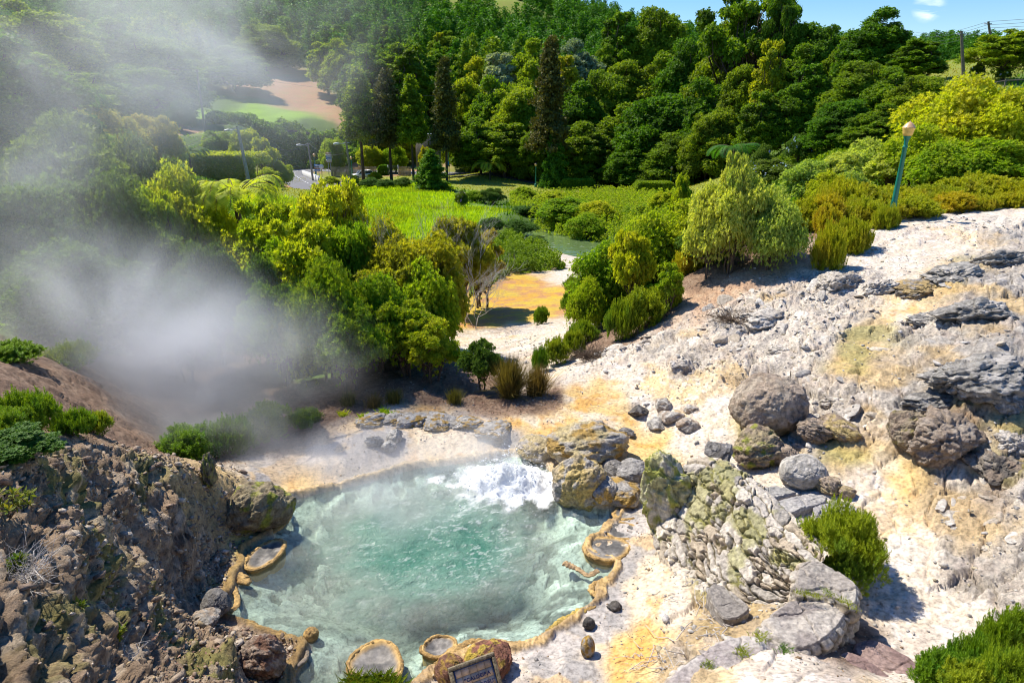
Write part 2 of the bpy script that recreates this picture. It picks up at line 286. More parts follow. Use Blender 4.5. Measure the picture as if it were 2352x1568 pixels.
pts = [(*G(u, v, z), c) for u, v, z, c in CP]+[(*P(u, v, y), c) for u, v, y, c in CPP]+XP
# the far hill: heights seen by their place above the horizon
for u in range(-500, 2900, 200):
    for y, vv in ((300, 110), (380, 30), (460, -50), (650, -110)):
        k = 1.0 if u < 1000 else max(.0, 1-(u-1000)/620.)
        v0 = vv*k + max(250-(y-300)*.8, 118)*(1-k) if u > 1000 else vv
        pts.append((*P(u, v0+ (15 if u > 1000 else 0), y), 'g'))
pts.append((*P(1160, -2, 430), 'H')); pts.append((*P(1110, 0, 425), 'H')); pts.append((*P(1200, 8, 425), 'H'))
def lp(x, y): return np.arctan2(x, y)*1.6, np.log(np.hypot(x, y)+1.2)
px = np.array([p[0] for p in pts]); py = np.array([p[1] for p in pts]); pz = np.array([p[2] for p in pts]); pc = [p[3] for p in pts]
A, B = lp(px, py)
def kern(a, b): return np.sqrt((a[:, None]-A)**2+(b[:, None]-B)**2+.0004)
n0 = len(A); K = np.zeros((n0+3, n0+3)); K[:n0, :n0] = kern(A, B)-np.eye(n0)*.003; Q = np.stack([np.ones(n0), A, B], 1); K[:n0, n0:] = Q; K[n0:, :n0] = Q.T
W8 = np.linalg.solve(K, np.concatenate([pz, [0, 0, 0]]))
onehot = np.zeros((n0, len(zk))); onehot[np.arange(n0), [zk.index(c) for c in pc]] = 1
TH = (-66, 66); NA, NB = 420, 560
ga = np.linspace(R(TH[0]), R(TH[1]), NA); r0, r1 = math.log(1.5+1.2), math.log(760+1.2); gb = np.linspace(r0, r1, NB)
zb = np.zeros((NB, NA)); zw = np.zeros((NB, NA, len(zk)))
for i in range(NB):
    a = ga*1.6; b = np.full(NA, gb[i]); D = kern(a, b)
    zb[i] = D@W8[:n0]+W8[n0]+a*W8[n0+1]+b*W8[n0+2]
    rr = math.exp(gb[i])-1.2; xx = np.sin(ga)*rr; yy = np.cos(ga)*rr      # warp the zone borders
    s = 1.5+rr*.05; wx = (fbm(xx/s, yy/s, 5)-.5)*.16; wy = (fbm(xx/s, yy/s, 9)-.5)*.16
    D = kern(a+wx, b+wy); wgt = 1/(D**5); wgt /= wgt.sum(1)[:, None]; zw[i] = wgt@onehot
def bil(grid, x, y):
    th = np.arctan2(x, y); lr = np.log(np.hypot(x, y)+1.2)
    fa = np.clip((th-ga[0])/(ga[1]-ga[0]), 0, NA-1.001); fb = np.clip((lr-gb[0])/(gb[1]-gb[0]), 0, NB-1.001)
    ia = fa.astype(int); ib = fb.astype(int); fa = fa-ia; fb = fb-ib
    if grid.ndim == 3: fa = fa[..., None]; fb = fb[..., None]
    return (grid[ib, ia]*(1-fa)+grid[ib, ia+1]*fa)*(1-fb)+(grid[ib+1, ia]*(1-fa)+grid[ib+1, ia+1]*fa)*fb
# pool outline
POOL_UV = [(655,1150),(720,1135),(800,1118),(880,1098),(940,1078),(1010,1068),(1080,1062),(1140,1052),(1190,1045),(1235,1060),(1270,1095),(1285,1130),(1330,1160),(1385,1168),(1425,1172),(1420,1200),(1385,1205),(1378,1232),(1345,1240),(1338,1268),(1365,1285),(1415,1292),(1400,1330),(1365,1345),(1368,1385),(1330,1410),(1290,1440),(1240,1470),(1190,1488),(1150,1480),(1110,1478),(1065,1500),(1000,1530),(950,1568),(900,1640),(800,1720),(680,1680),(672,1568),(700,1510),(715,1480),(650,1460),(580,1440),(505,1415),(500,1385),(540,1370),(545,1330),(570,1300),(555,1270),(590,1250),(640,1230),(600,1215),(640,1195),(662,1175)]
POOL = np.array([G(u, v, 0)[:2] for u, v in POOL_UV])
def smooth_closed(p, k=2):
    for _ in range(k):
        q = np.roll(p, -1, 0); p = np.stack([p*.75+q*.25, p*.25+q*.75], 1).reshape(-1, 2)
    return p
POOLS = smooth_closed(POOL, 1)
def sdist(x, y, poly):
    """signed distance, negative inside"""
    sh = x.shape; x = x.ravel(); y = y.ravel(); d = np.full(x.shape, 1e9); ins = np.zeros(x.shape, bool)
    q = np.roll(poly, -1, 0)
    for (x0, y0), (x1, y1) in zip(poly, q):
        ex, ey = x1-x0, y1-y0; t = np.clip(((x-x0)*ex+(y-y0)*ey)/(ex*ex+ey*ey+1e-12), 0, 1)
        d = np.minimum(d, (x-x0-t*ex)**2+(y-y0-t*ey)**2)
        c = ((y0 > y) != (y1 > y)); xi = x0+(y-y0)/(y1-y0+1e-12)*ex; ins ^= c & (x < xi)
    d = np.sqrt(d); return np.where(ins, -d, d).reshape(sh)
zamp = np.array([ZN[k][1] for k in zk]); zcol = np.array([ZN[k][0] for k in zk])
def pathd(x, y, p):
    d = np.full(x.shape, 1e9)
    for (x0, y0), (x1, y1) in zip(p[:-1], p[1:]):
        ex, ey = x1-x0, y1-y0; t = np.clip(((x-x0)*ex+(y-y0)*ey)/(ex*ex+ey*ey+1e-12), 0, 1)
        d = np.minimum(d, np.hypot(x-x0-t*ex, y-y0-t*ey))
    return d
ROAD = np.array([G(1120, 400, -4.5)[:2], G(1000, 397.5, -4.5)[:2], G(900, 396, -4.55)[:2], G(810, 393.5, -4.6)[:2], G(735, 390, -4.6)[:2], G(690, 391, -4.6)[:2], G(672, 398, -4.6)[:2], G(690, 412, -4.55)[:2], G(722, 428, -4.5)[:2], G(760, 445, -4.4)[:2]])
def chaikin(p, k=3):
    for _ in range(k):
        a = p[:-1]*.75+p[1:]*.25; b = p[:-1]*.25+p[1:]*.75
        p = np.concatenate([p[:1], np.stack([a, b], 1).reshape(-1, p.shape[1]), p[-1:]])
    return p
ROADC = chaikin(ROAD)
def SDB(sd_, x, y):
    k = sd_+(fbm(x*1.9, y*1.9, 411, 4)-.5)*.30; wd = .05+.16*fbm(x*1.1, y*1.1, 417, 3); return sstep(-.02, .02, sd_)*sstep(wd+.04, wd, k)*(sd_ < .4)
def terrain(x, y):
    z = bil(zb, x, y); wts = bil(zw, x, y); amp = wts@zamp; r = np.hypot(x, y)
    e_ = .12+r*.004; gx = (bil(zb, x+e_, y)-bil(zb, x-e_, y))/(2*e_); gy = (bil(zb, x, y+e_)-bil(zb, x, y-e_))/(2*e_)
    X0, Y0 = x, y; zo = np.clip(z, -6, 6)*sstep(40, 20, r); sg = np.tanh((X0-.5)*1.2); x = x+.60*zo*sg; y = y+.85*zo*sg
    g = {k: wts[..., i] for i, k in enumerate(zk)}
    far = sstep(20, 60, r)
    # strata run from lower left to upper right of the slope
    ca, sa = math.cos(.65), math.sin(.65); s1 = x*ca+y*sa; s2 = -x*sa+y*ca
    wx = fbm(x*.8, y*.8, 31)*1.2
    big = ridged((s1+wx)*.42, (s2+wx)*.95, 3, 4)-.55
    f1, f2, idn = worley(s1*1.3+fbm(x*2, y*2, 41)*.6, s2*2.6+fbm(x*2, y*2, 43)*.6, 7)
    g1, g2, idm = worley(s1*2.6+fbm(x*5, y*5, 61)*.7, s2*7+fbm(x*5, y*5, 63)*.7, 17)
    fine = fbm(x*9, y*9, 51, 4)-.5
    rocky = sstep(.12, .45, amp)
    patch = sstep(.38, .54, fbm(x*.55+7, y*.55, 77, 3))
    dz = amp*(big*.85 + (idn-.5)*.42*patch - .20*(1-sstep(0, .12, f2-f1))*patch + (idm-.5)*.07*rocky*patch+ (idm-.5)*.02*rocky - .035*(1-sstep(0, .15, g2-g1))*rocky*(.3+.7*patch)) + fine*(.03+.06*rocky)+ (ridged(s1*1.6+wx, s2*4.2, 71, 4)-.6)*.15*rocky*amp*2
    lum = g['D']                                             # rubble lumps on the left bank
    c1, c2, ci = worley(x*3.8+fbm(x*4, y*4, 121), y*3.8+fbm(x*4, y*4, 123), 125)
    dz = dz+lum*((ridged(x*.9, y*.9, 101, 5)-.5)*.30+(fbm(x*3, y*3, 111, 4)-.5)*.20+(ci-.5)*.11-.06*(1-sstep(0, .18, c2-c1))+(fbm(x*10, y*10, 131, 4)-.5)*.16)
    dz = dz*(1-far)+far*(fbm(x*.15, y*.15, 15, 4)-.5)*1.2*sstep(.05, .3, amp)
    # pool
    x, y = X0, Y0
    near = r < 22
    sd_ = np.full(x.shape, 50.)
    if near.any(): sd_[near] = sdist(x[near], y[near], POOLS)
    sh = sstep(.9, 0.05, sd_); z = z*(1-sh)+np.minimum(z, .055+.04*vn(x*2, y*2, 5))*sh; dz = dz*(1-sh*.85)
    ins = sstep(.05, -.10, sd_)
    peb = worley(x*5, y*5, 91)
    bed = -.07-.75*sstep(0, -1.7, sd_)+(peb[2]-.5)*.06+(fbm(x*2.5, y*2.5, 95)-.5)*.16
    zz = (z+dz)*(1-ins)+bed*ins
    cb = SDB(sd_, X0, Y0); zz = zz+cb*(.035+.05*fbm(X0*9, Y0*9, 401, 3)+.03*(fbm(X0*30, Y0*30, 403, 2)-.5))
    nk = dz*(1-ins)*sstep(34, 24, r)*(1-sh); ln = np.sqrt(gx*gx+gy*gy+1); ox = -gx/ln*nk; oy = -gy/ln*nk; zz = zz-nk*(1-1/ln)
    # flatten road bed
    rd = np.full(x.shape, 50.); mk = (r > 60) & (r < 190)
    if mk.any(): rd[mk] = pathd(x[mk], y[mk], ROADC)
    fr = sstep(6.5, 3.8, rd); zz = zz*(1-fr)+(-4.58)*fr
    return zz, g, wts, sd_, ins, (big, idn, idm, fine, patch, f2-f1, ox, oy)
NR, NC = 1500, 1150
lin = np.linspace(0, 1, NR)
rr = np.exp(r0+(r1-r0)*(lin*.78+.22*sstep(0, 1, lin*1.0)))-1.2
aa = R(1)*np.concatenate([np.linspace(-66, -42, 90)[:-1], np.linspace(-42, 42, NC-178), np.linspace(42, 66, 90)[1:]])
NC = len(aa)
RRg, AAg = np.meshgrid(rr, aa, indexing='ij'); X = np.sin(AAg)*RRg; Y = np.cos(AAg)*RRg
Z, g, wts, SD, INS, (big, idn, idm, fine, patch, edge, OX, OY) = terrain(X, Y)
lr_rows = np.log(rr+1.2)
def H(x, y):
    x = np.asarray(x, float); y = np.asarray(y, float)
    th = np.arctan2(x, y); lr = np.log(np.hypot(x, y)+1.2)
    fi = np.interp(lr, lr_rows, np.arange(NR)); fj = np.interp(th, aa, np.arange(NC))
    i = np.clip(fi.astype(int), 0, NR-2); j = np.clip(fj.astype(int), 0, NC-2); a = fi-i; b = fj-j
    return (Z[i, j]*(1-a)+Z[i+1, j]*a)*(1-b)+(Z[i, j+1]*(1-a)+Z[i+1, j+1]*a)*b
# colours
C = wts@zcol
def blend(C, m, c): return C*(1-m[..., None])+np.array(c)*m[..., None]
rk = np.clip(g['W']+g['Y']*.8+g['K'], 0, 1)
Xs, Ys = X, Y; zo_ = np.clip(Z, -6, 6)*sstep(40, 20, RRg); sg_ = np.tanh((X-.5)*1.2); X = X+.6*zo_*sg_; Y = Y+.85*zo_*sg_
n1 = fbm(X*.9, Y*.9, 201, 4); n2 = fbm(X*2.7, Y*2.7, 211, 4); n3 = fbm(X*6, Y*6, 221, 3)
C = blend(C, rk*sstep(.54, .70, n1)*.45, (.52, .47, .42))                 # grey weathered patches
C = blend(C, rk*sstep(.50, .70, n2)*.45, (.58, .46, .37)); C = blend(C, rk*sstep(.60, .48, n3)*.0+rk*sstep(.56, .75, fbm(X*12, Y*12, 261, 3))*.45, (.30, .25, .20))
C = blend(C, np.clip(rk+g['P'], 0, 1)*sstep(.58, .74, fbm(X*.7+9, Y*.7, 231, 4))*.7, (.70, .48, .20))   # sulphur stains
C = blend(C, g['P']*sstep(.50, .68, n2)*.5, (.50, .40, .32)); C = blend(C, g['P']*sstep(.48, .62, fbm(X*.5, Y*1.1, 271, 4))*.5, (.62, .50, .36))
C = blend(C, g['P']*sstep(.58, .68, n3)*.4, (.78, .75, .72))
C = blend(C, g['O']*sstep(.42, .62, n1)*.7, (.66, .58, .47))
C = blend(C, g['O']*sstep(.5, .7, n2)*.7, (.60, .30, .06))
C = blend(C, g['T']*sstep(.45, .65, n2)*.7, (.60, .50, .38))
C = blend(C, g['T']*sstep(.50, .62, n3)*.6, (.27, .255, .245)); C = blend(C, g['T']*sstep(.56, .68, fbm(X*1.6, Y*1.6, 281, 4))*.7, (.54, .48, .43)); C = blend(C, g['T']*sstep(.52, .66, fbm(X*2.1, Y*2.1, 285, 4))*.7, (.56, .38, .18))
C = blend(C, g['M']*sstep(.42, .58, n2)*.85, (.44, .22, .10))
C = blend(C, g['M']*sstep(.52, .64, n1)*.55, (.56, .44, .04))
C = blend(C, g['D']*sstep(.45, .6, n2)*.7, (.26, .185, .125))
C = blend(C, g['D']*sstep(.55, .68, n1)*.75, (.30, .28, .07))              # moss
C = blend(C, g['D']*sstep(.56, .68, n3)*.8, (.60, .48, .35))
C = blend(C, g['Y']*sstep(.5, .65, n1)*.5, (.34, .33, .06))
C = blend(C, g['S']*sstep(.5, .7, n3)*.7, (.36, .25, .17))
C = blend(C, g['C']*sstep(.5, .7, n2)*.5, (.50, .38, .26))
X, Y = Xs, Ys; far = sstep(25, 60, RRg)
nf = fbm(X*.22, Y*.22, 241, 4); C = blend(C, g['B']*sstep(.35, .65, fbm(X*.08+Y*.12, X*.5-Y*.35, 291, 4))*.6, (.34, .19, .11)); C = blend(C, g['B']*sstep(.55, .7, fbm(X*.6, Y*.6, 295, 3))*.5, (.30, .26, .10)); C = blend(C, g['G']*sstep(.4, .65, nf)*.6, (.15, .28, .012))
C = blend(C, g['H']*sstep(.45, .65, nf)*.6, (.20, .26, .02)); C = blend(C, g['H']*sstep(.6, .75, n1)*.5, (.30, .24, .06))
C = blend(C, g['g']*far*sstep(.45, .6, nf)*.5, (.03, .07, .01))
C = C*(1+.35*(idm-.5)*np.clip(rk+g['D'], 0, 1)+.22*(idn-.5)*rk*patch)[..., None]
BED = np.stack([.46+.25*n2, .46+.23*n2, .42+.2*n2], -1)*(.45+.95*worley(X*5, Y*5, 91)[2])[..., None]
bx, by = G(1290, 1400, 0)[:2]; bd = np.exp(-((X-bx)**2+(Y-by)**2)/.35); bx, by = G(1350, 1360, 0)[:2]; bd += np.exp(-((X-bx)**2+(Y-by)**2)/.2)
BED *= (1-.75*np.clip(bd, 0, 1)*sstep(.35, .6, n3))[..., None]
C = C*(1-INS[..., None])+BED*INS[..., None]
wet = np.clip(sstep(.5, .0, SD)*.8+g['O']*sstep(.52, .6, n1)*.8, 0, 1)
cb = SDB(SD, X, Y); tt = sstep(.35, .65, fbm(X*5, Y*5, 421, 4))[..., None]; CBC = np.array((.58, .38, .14))*tt+np.array((.36, .23, .09))*(1-tt); pale = sstep(11.5, 12.6, Y)[..., None]*.6
CBC = CBC*(1-pale)+np.array((.50, .42, .30))*pale; C = C*(1-cb[..., None]*.9)+CBC*cb[..., None]*.9
jj, ii = np.meshgrid(np.arange(NC-1), np.arange(NR-1)); q = ii*NC+jj
F = np.stack([q, q+1, q+NC+1, q+NC], -1).reshape(-1, 4)
me = mesh('ground', np.stack([X+OX, Y+OY, Z], -1), F[:, ::-1], C.reshape(-1, 3), {'wet': wet.ravel(), 'bmp': np.clip(.25+rk+g['D']+g['S']*.8, 0, 1.2).ravel()}, smooth=True)
# ground material
m, nt, b = newmat('ground')
at = N(nt, 'Attribute', attribute_name='Col'); aw = N(nt, 'Attribute', attribute_name='wet'); ab = N(nt, 'Attribute', attribute_name='bmp'); tc = N(nt, 'TexCoord')
n = N(nt, 'TexNoise'); n.inputs['Scale'].default_value = 14; n.inputs['Detail'].default_value = 7; n.inputs['Roughness'].default_value = .72; nt.links.new(tc.outputs['Object'], n.inputs['Vector'])
v = ramp(nt, n.outputs[0], [(.36, .52), (.52, 1.0), (.68, 1.25)])
nt.links.new(mixc(nt, 1, at.outputs[0], v, 'MULTIPLY'), b.inputs['Base Color'])
mr = N(nt, 'MapRange'); nt.links.new(aw.outputs['Fac'], mr.inputs[0]); mr.inputs[3].default_value = .9; mr.inputs[4].default_value = .28; nt.links.new(mr.outputs[0], b.inputs['Roughness'])
b.inputs['Specular IOR Level'].default_value = .3
bp = N(nt, 'Bump'); bp.inputs['Distance'].default_value = .05; nt.links.new(ab.outputs['Fac'], bp.inputs['Strength'])
vo = N(nt, 'TexNoise'); vo.inputs['Scale'].default_value = 22; vo.inputs['Detail'].default_value = 6; vo.inputs['Roughness'].default_value = .75; nt.links.new(tc.outputs['Object'], vo.inputs['Vector'])
nt.links.new(vo.outputs[0], bp.inputs['Height']); nt.links.new(bp.outputs[0], b.inputs['Normal'])
M_ground = m
tag(obj('ground', me, M_ground), kind='structure')
def drop(u, v, z):
    p = G(u, v, z); return np.array([p[0], p[1], float(H(p[0], p[1]))])
def on_ray(u, v):
    """first hit of the pixel ray with the terrain"""
    d = ray(u, v); t = np.exp(np.linspace(math.log(3), math.log(600), 4000)); h = H(d[0]*t, d[1]*t); zz = EYE+d[2]*t
    k = np.argmax(zz < h); t = t[k]; return np.array([d[0]*t, d[1]*t, h[k]])

# ------------------------------------------------------------------ foliage building blocks
def rotm(zdir, ang):
    """frames whose z axis is zdir (n,3), spun by ang"""
    z = zdir/(np.linalg.norm(zdir, axis=1)[:, None]+1e-9)
    ref = np.where(np.abs(z[:, 2:3]) < .95, np.array([[0, 0, 1.]]), np.array([[1., 0, 0]]))
    x = np.cross(ref, z); x /= np.linalg.norm(x, axis=1)[:, None]+1e-9; y = np.cross(z, x)
    c, s = np.cos(ang)[:, None], np.sin(ang)[:, None]
    return np.stack([x*c+y*s, -x*s+y*c, z], 2)      # columns
def place(TV, TF, pos, zdir, ang, size):
    M = rotm(zdir, ang); n = len(pos); k = len(TV)
    V = np.einsum('nij,kj->nki', M, TV)*np.asarray(size).reshape(-1, 1, 1)+pos[:, None]
    F = (TF[None]+(np.arange(n)*k)[:, None, None]).reshape(-1, TF.shape[1]); return V.reshape(-1, 3), F
def t_rosette(n=7, tilt=.75, wd=.16, seed=0):
    rg = np.random.RandomState(seed); V = []; F = []
    for i in range(n):
        a = 2*np.pi*i/n+rg.uniform(-.3, .3); tl = tilt*rg.uniform(.5, 1.3); L = rg.uniform(.8, 1.1)
        d = np.array([math.cos(a)*math.sin(tl), math.sin(a)*math.sin(tl), math.cos(tl)]); s = np.array([-math.sin(a), math.cos(a), 0])
        n_ = np.cross(s, d); k = len(V)
        V += [d*.05, d*L*.55+s*wd*L+n_*-.03, d*L, d*L*.55-s*wd*L+n_*-.03]; F.append([k, k+1, k+2, k+3])
    return np.array(V), np.array(F)
def t_leafs(n=5, sp=.9, seed=0, wd=.3):
    """a loose clump of separate leaves"""
    rg = np.random.RandomState(seed); V = []; F = []
    for i in range(n):
        c = rg.uniform(-1, 1, 3)*sp*.5; d = rg.normal(size=3); d[2] = d[2]*.4+.1; d /= np.linalg.norm(d); s = np.cross(d, rg.normal(size=3)+[0, 0, 1.5]); s /= np.linalg.norm(s); k = len(V)
        V += [c-d*.5, c+s*wd, c+d*.5, c-s*wd]; F.append([k, k+1, k+2, k+3])
    return np.array(V), np.array(F)
def t_sprig(n=9, seed=0, wd=.022, ln=.15, up=.7):
    """heather shoot: stem with needles all the way"""
    rg = np.random.RandomState(seed); V = [[-.008, 0, 0], [.008, 0, 0], [0, 0, 1]]; F = [[0, 1, 2]]
    for i in range(n*2):
        z = .15+.85*(i//2)/n; a = rg.uniform(0, 6.28); d = np.array([math.cos(a), math.sin(a), up]); d /= np.linalg.norm(d); s = np.array([-math.sin(a), math.cos(a), 0])
        L = ln*(1.15-z*.5); k = len(V); V += [[-s[0]*wd, -s[1]*wd, z], [s[0]*wd, s[1]*wd, z], [d[0]*L, d[1]*L, z+d[2]*L]]; F.append([k, k+1, k+2])
    return np.array(V, float), np.array(F)
def lobe_points(rg, lobes, n, shell=.22, top=.35, low=-.35, jit=.10):
    L = np.array(lobes, float); wt = (L[:, 3]*L[:, 4])**1.0; idx = rg.choice(len(L), n, p=wt/wt.sum())
    d = rg.normal(size=(n, 3)); d /= np.linalg.norm(d, axis=1)[:, None]
    flip = (d[:, 2] < low) & (rg.rand(n) < (.93 if low > -.2 else .75)); d[flip, 2] *= -1
    lump = fbm(d[:, 0]*2.2+idx*3.7, d[:, 1]*2.2+d[:, 2]*1.9, 5, 3)*.5+.72
    rad = lump*(1-np.abs(rg.normal(size=n))*shell); rad = np.clip(rad, .15, 1.3)
    S = np.stack([L[idx, 3], L[idx, 3], L[idx, 4]], 1)
    p = L[idx, :3]+d*S*rad[:, None]+rg.normal(size=(n, 3))*S*jit; nrm = d/S; nrm /= np.linalg.norm(nrm, axis=1)[:, None]
    nrm[:, 2] += top; return p, nrm
def bend(rg, a, b, n=5, k=.12, sag=0):
    a = np.array(a, float); b = np.array(b, float); t = np.linspace(0, 1, n)[:, None]; L = np.linalg.norm(b-a)
    o = rg.normal(size=(n, 3))*k*L*np.sin(np.pi*t)*.6; p = a+(b-a)*t+o; p[:, 2] += sag*L*np.sin(np.pi*t[:, 0]); return p
def dome(rg, n, rx, h, base=.25, rl=(.28, .45), fl=.8, k0=(.72, 1.0)):
    """lobes over a dome of radius rx and height h"""
    out = []
    for i in range(n):
        f = (i+.5)/n; phi = i*2.4+rg.uniform(-.3, .3); el = math.asin(1-f*.97); k = rg.uniform(*k0)
        lr = rx*rg.uniform(*rl); x = math.cos(phi)*math.cos(el)*(rx-lr*.7)*k; y = math.sin(phi)*math.cos(el)*(rx-lr*.7)*k
        z = h*base+math.sin(el)*(h*(1-base)-lr*fl*.9)*k; out.append((x, y, max(z, lr*.4), lr, lr*fl))
    out.append((0, 0, h*.45, rx*.55, h*.35)); return out
def woody(rg, lobes, r, trunk_top, name, ntw=90, stems=1, spread=.1, r2=.35):
    mb = MB()
    for s in range(stems):
        b0 = np.array([rg.uniform(-spread, spread), rg.uniform(-spread, spread), -.15]); tt = np.array(trunk_top)+np.array([b0[0]*2, b0[1]*2, 0])
        tp = bend(rg, b0, tt, 6, .06); mb.tube(tp, np.linspace(r, r*.6, 6), 8)
        for i, l in enumerate(lobes):
            if i % stems != s: continue
            st = tp[rg.randint(3, 6)]; c = np.array(l[:3]); lb = bend(rg, st, c, 6, .14); mb.tube(lb, np.linspace(r*.5, r*.16, 6), 5)
            for k in range(max(2, ntw//len(lobes))):
                d = rg.normal(size=3); d[2] = abs(d[2])*.8; d /= np.linalg.norm(d); e = c+d*np.array([l[3], l[3], l[4]])*rg.uniform(.7, 1.0)
                mb.tube(bend(rg, lb[rg.randint(2, 6)], e, 4, .12), np.linspace(r*.14, r*.04, 4), 3)
    return mb.me(name, smooth=True)
def crown(seed, lobes, n, T, size, mat, name, shell=.22, top=.35, tilt=.5, low=-.35):
    rg = np.random.RandomState(seed); p, nr = lobe_points(rg, lobes, n, shell, top, low)
    nr = nr+rg.normal(size=nr.shape)*tilt; V, F = place(T[0], T[1], p, nr, rg.uniform(0, 6.28, n), size*rg.uniform(.7, 1.25, n))
    me = mesh(name, V, F); me.materials.append(mat); return me
def with_mat(me, mat):
    c = me.copy(); c.materials.clear(); c.materials.append(mat); return c

PROTO = {}
def proto(key, parts, h, wd):
    me = parts[0][1]; c = np.zeros(len(me.vertices)*3, np.float32); me.vertices.foreach_get('co', c); c = c.reshape(-1, 3)
    PROTO[key] = (parts, float(np.percentile(c[:, 2], 99.3)), float(np.percentile(np.hypot(c[:, 0], c[:, 1]), 97)*2))
def proto_(key, parts, h, wd): PROTO[key] = (parts, h, wd)     # parts: [(name, mesh)], height, width
def t_stack(nl=4, n=5, wd=.16, seed=0):
    V = []; F = []; k = 0
    for i in range(nl):
        a, b = t_rosette(n, .85, wd, seed+i); sc2 = .42*(1.1-.12*i); V.append(a*sc2+[0, 0, (i+.2)/nl*.85]); F.append(b+k); k += len(a)
    return np.concatenate(V), np.concatenate(F)
ROS = t_rosette(8, .95, .21); SPR = t_stack(); CL = t_leafs(6, 1.6, 3, .34); CL2 = t_leafs(5, 1.2, 5, .3)
# laurel-like shrubs
for k, (seed, nl, rx, h, nros, sh, op) in enumerate([(1, 30, 2.0, 3.4, 11000, .30, 0), (2, 26, 1.9, 3.2, 6000, .36, 1), (3, 40, 2.2, 3.0, 13000, .26, 0), (4, 22, 1.4, 3.2, 4200, .36, 1)]):
    rg = np.random.RandomState(seed); lb = dome(rg, nl, rx, h, .28 if not op else .38, (.30, .48) if not op else (.18, .34), k0=(.5, 1.1))
    cm = crown(seed+10, lb, nros, ROS, .125, L_laurel, 'foliage', sh, .9, .55, -.08)
    wm = woody(rg, lb, .075, (0, 0, h*.3), 'branches', 160 if op else 90, 3, .25); wm.materials.append(M_twig)
    proto('laurel%d' % k, [('foliage', cm), ('branches', wm)], h, rx*2)
for k, (seed, nl, rx, h, nros) in {0: (6, 40, 2.1, 3.3, 15000), 2: (8, 48, 2.2, 3.0, 17000)}.items():
    rg = np.random.RandomState(seed); lb = dome(rg, nl, rx, h, .2, (.22, .40), .8, (.55, 1.05)); cm = crown(seed+10, lb, nros, ROS, .105, L_laurel, 'foliage', .26, .9, .55, -.15)
    wm = woody(rg, lb, .075, (0, 0, h*.3), 'branches', 120, 3, .25); wm.materials.append(M_twig); proto('big%d' % k, [('foliage', cm), ('branches', wm)], h, rx*2)
    for s, mt in (('y', L_laurel_y), ('d', L_laurel_d), ('p', L_pale)):
        parts, h_, w_ = PROTO['big%d' % k]; PROTO['big%d%s' % (k, s)] = ([('foliage', with_mat(parts[0][1], mt)), parts[1]], h_, w_)
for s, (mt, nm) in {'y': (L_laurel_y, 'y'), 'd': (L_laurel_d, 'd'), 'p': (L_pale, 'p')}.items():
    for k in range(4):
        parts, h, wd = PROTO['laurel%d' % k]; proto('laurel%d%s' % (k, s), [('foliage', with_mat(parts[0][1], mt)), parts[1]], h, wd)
# heather
for k, (seed, rx, h, n) in enumerate([(21, .62, .75, 1500), (22, .75, .62, 1900)]):
    rg = np.random.RandomState(seed); lb = dome(rg, 13, rx, h, .2, (.28, .42), .9)
    p, nr = lobe_points(rg, lb, n, .25, 1.3); nr += rg.normal(size=nr.shape)*.75
    V, F = place(SPR[0], SPR[1], p-nr/np.linalg.norm(nr, axis=1)[:, None]*.08, nr, rg.uniform(0, 6.28, n), rg.uniform(.11, .22, n))
    me = mesh('foliage', V, F); me.materials.append(L_heath)
    wm = woody(rg, lb, .018, (0, 0, h*.2), 'stems', 60, 4, .15); wm.materials.append(M_twig)
    proto('heath%d' % k, [('foliage', me), ('stems', wm)], h, rx*2)
    rg = np.random.RandomState(seed+5); p, nr = lobe_points(rg, dome(rg, 26, rx, h, .2, (.18, .32), .9, (.5, 1.1)), 1700, .40, 1.3); nr += rg.normal(size=nr.shape)*.5
    V, F = place(SPR[0], SPR[1], p, nr, rg.uniform(0, 6.28, 1700), rg.uniform(.10, .20, 1700)); me = mesh('foliage', V, F); me.materials.append(L_heathg)
    proto('heath%dg' % k, [('foliage', me), ('stems', wm)], h, rx*2)
rg = np.random.RandomState(71); lb = dome(rg, 34, .85, .9, .2, (.16, .30), .9, (.55, 1.08)); p, nr = lobe_points(rg, lb, 5200, .36, 1.2); nr += rg.normal(size=nr.shape)*.5
V, F = place(SPR[0], SPR[1], p, nr, rg.uniform(0, 6.28, 5200), rg.uniform(.06, .12, 5200)); me = mesh('foliage', V, F); me.materials.append(L_heathg); wm = woody(rg, lb, .02, (0, 0, .2), 'stems', 90, 4, .15); wm.materials.append(M_twig)
proto('heathb', [('foliage', me), ('stems', wm)], .9, 1.7)
# broad trees, height 1
for k, (seed, nl, rx, base, n, sz, fl) in enumerate([(31, 60, .42, .16, 13000, .022, .75), (32, 80, .48, .10, 16000, .021, .7), (33, 40, .30, .28, 8500, .023, .85), (34, 50, .5, .35, 10000, .023, .5)]):
    rg = np.random.RandomState(seed); lb = dome(rg, nl, rx, 1.0, base, (.14, .30), fl)
    cm = crown(seed+10, lb, n, CL, sz, L_tree, 'crown', .34, .9, .6)
    wm = woody(rg, lb, .022, (0, 0, .42), 'trunk', 60, 1, .01); wm.materials.append(M_bark)
    proto('broad%d' % k, [('crown', cm), ('trunk', wm)], 1, rx*2)
    for s, mt in (('y', L_treey), ('s', L_silver), ('g', L_gold)): proto('broad%d%s' % (k, s), [('crown', with_mat(cm, mt)), ('trunk', wm)], 1, rx*2)
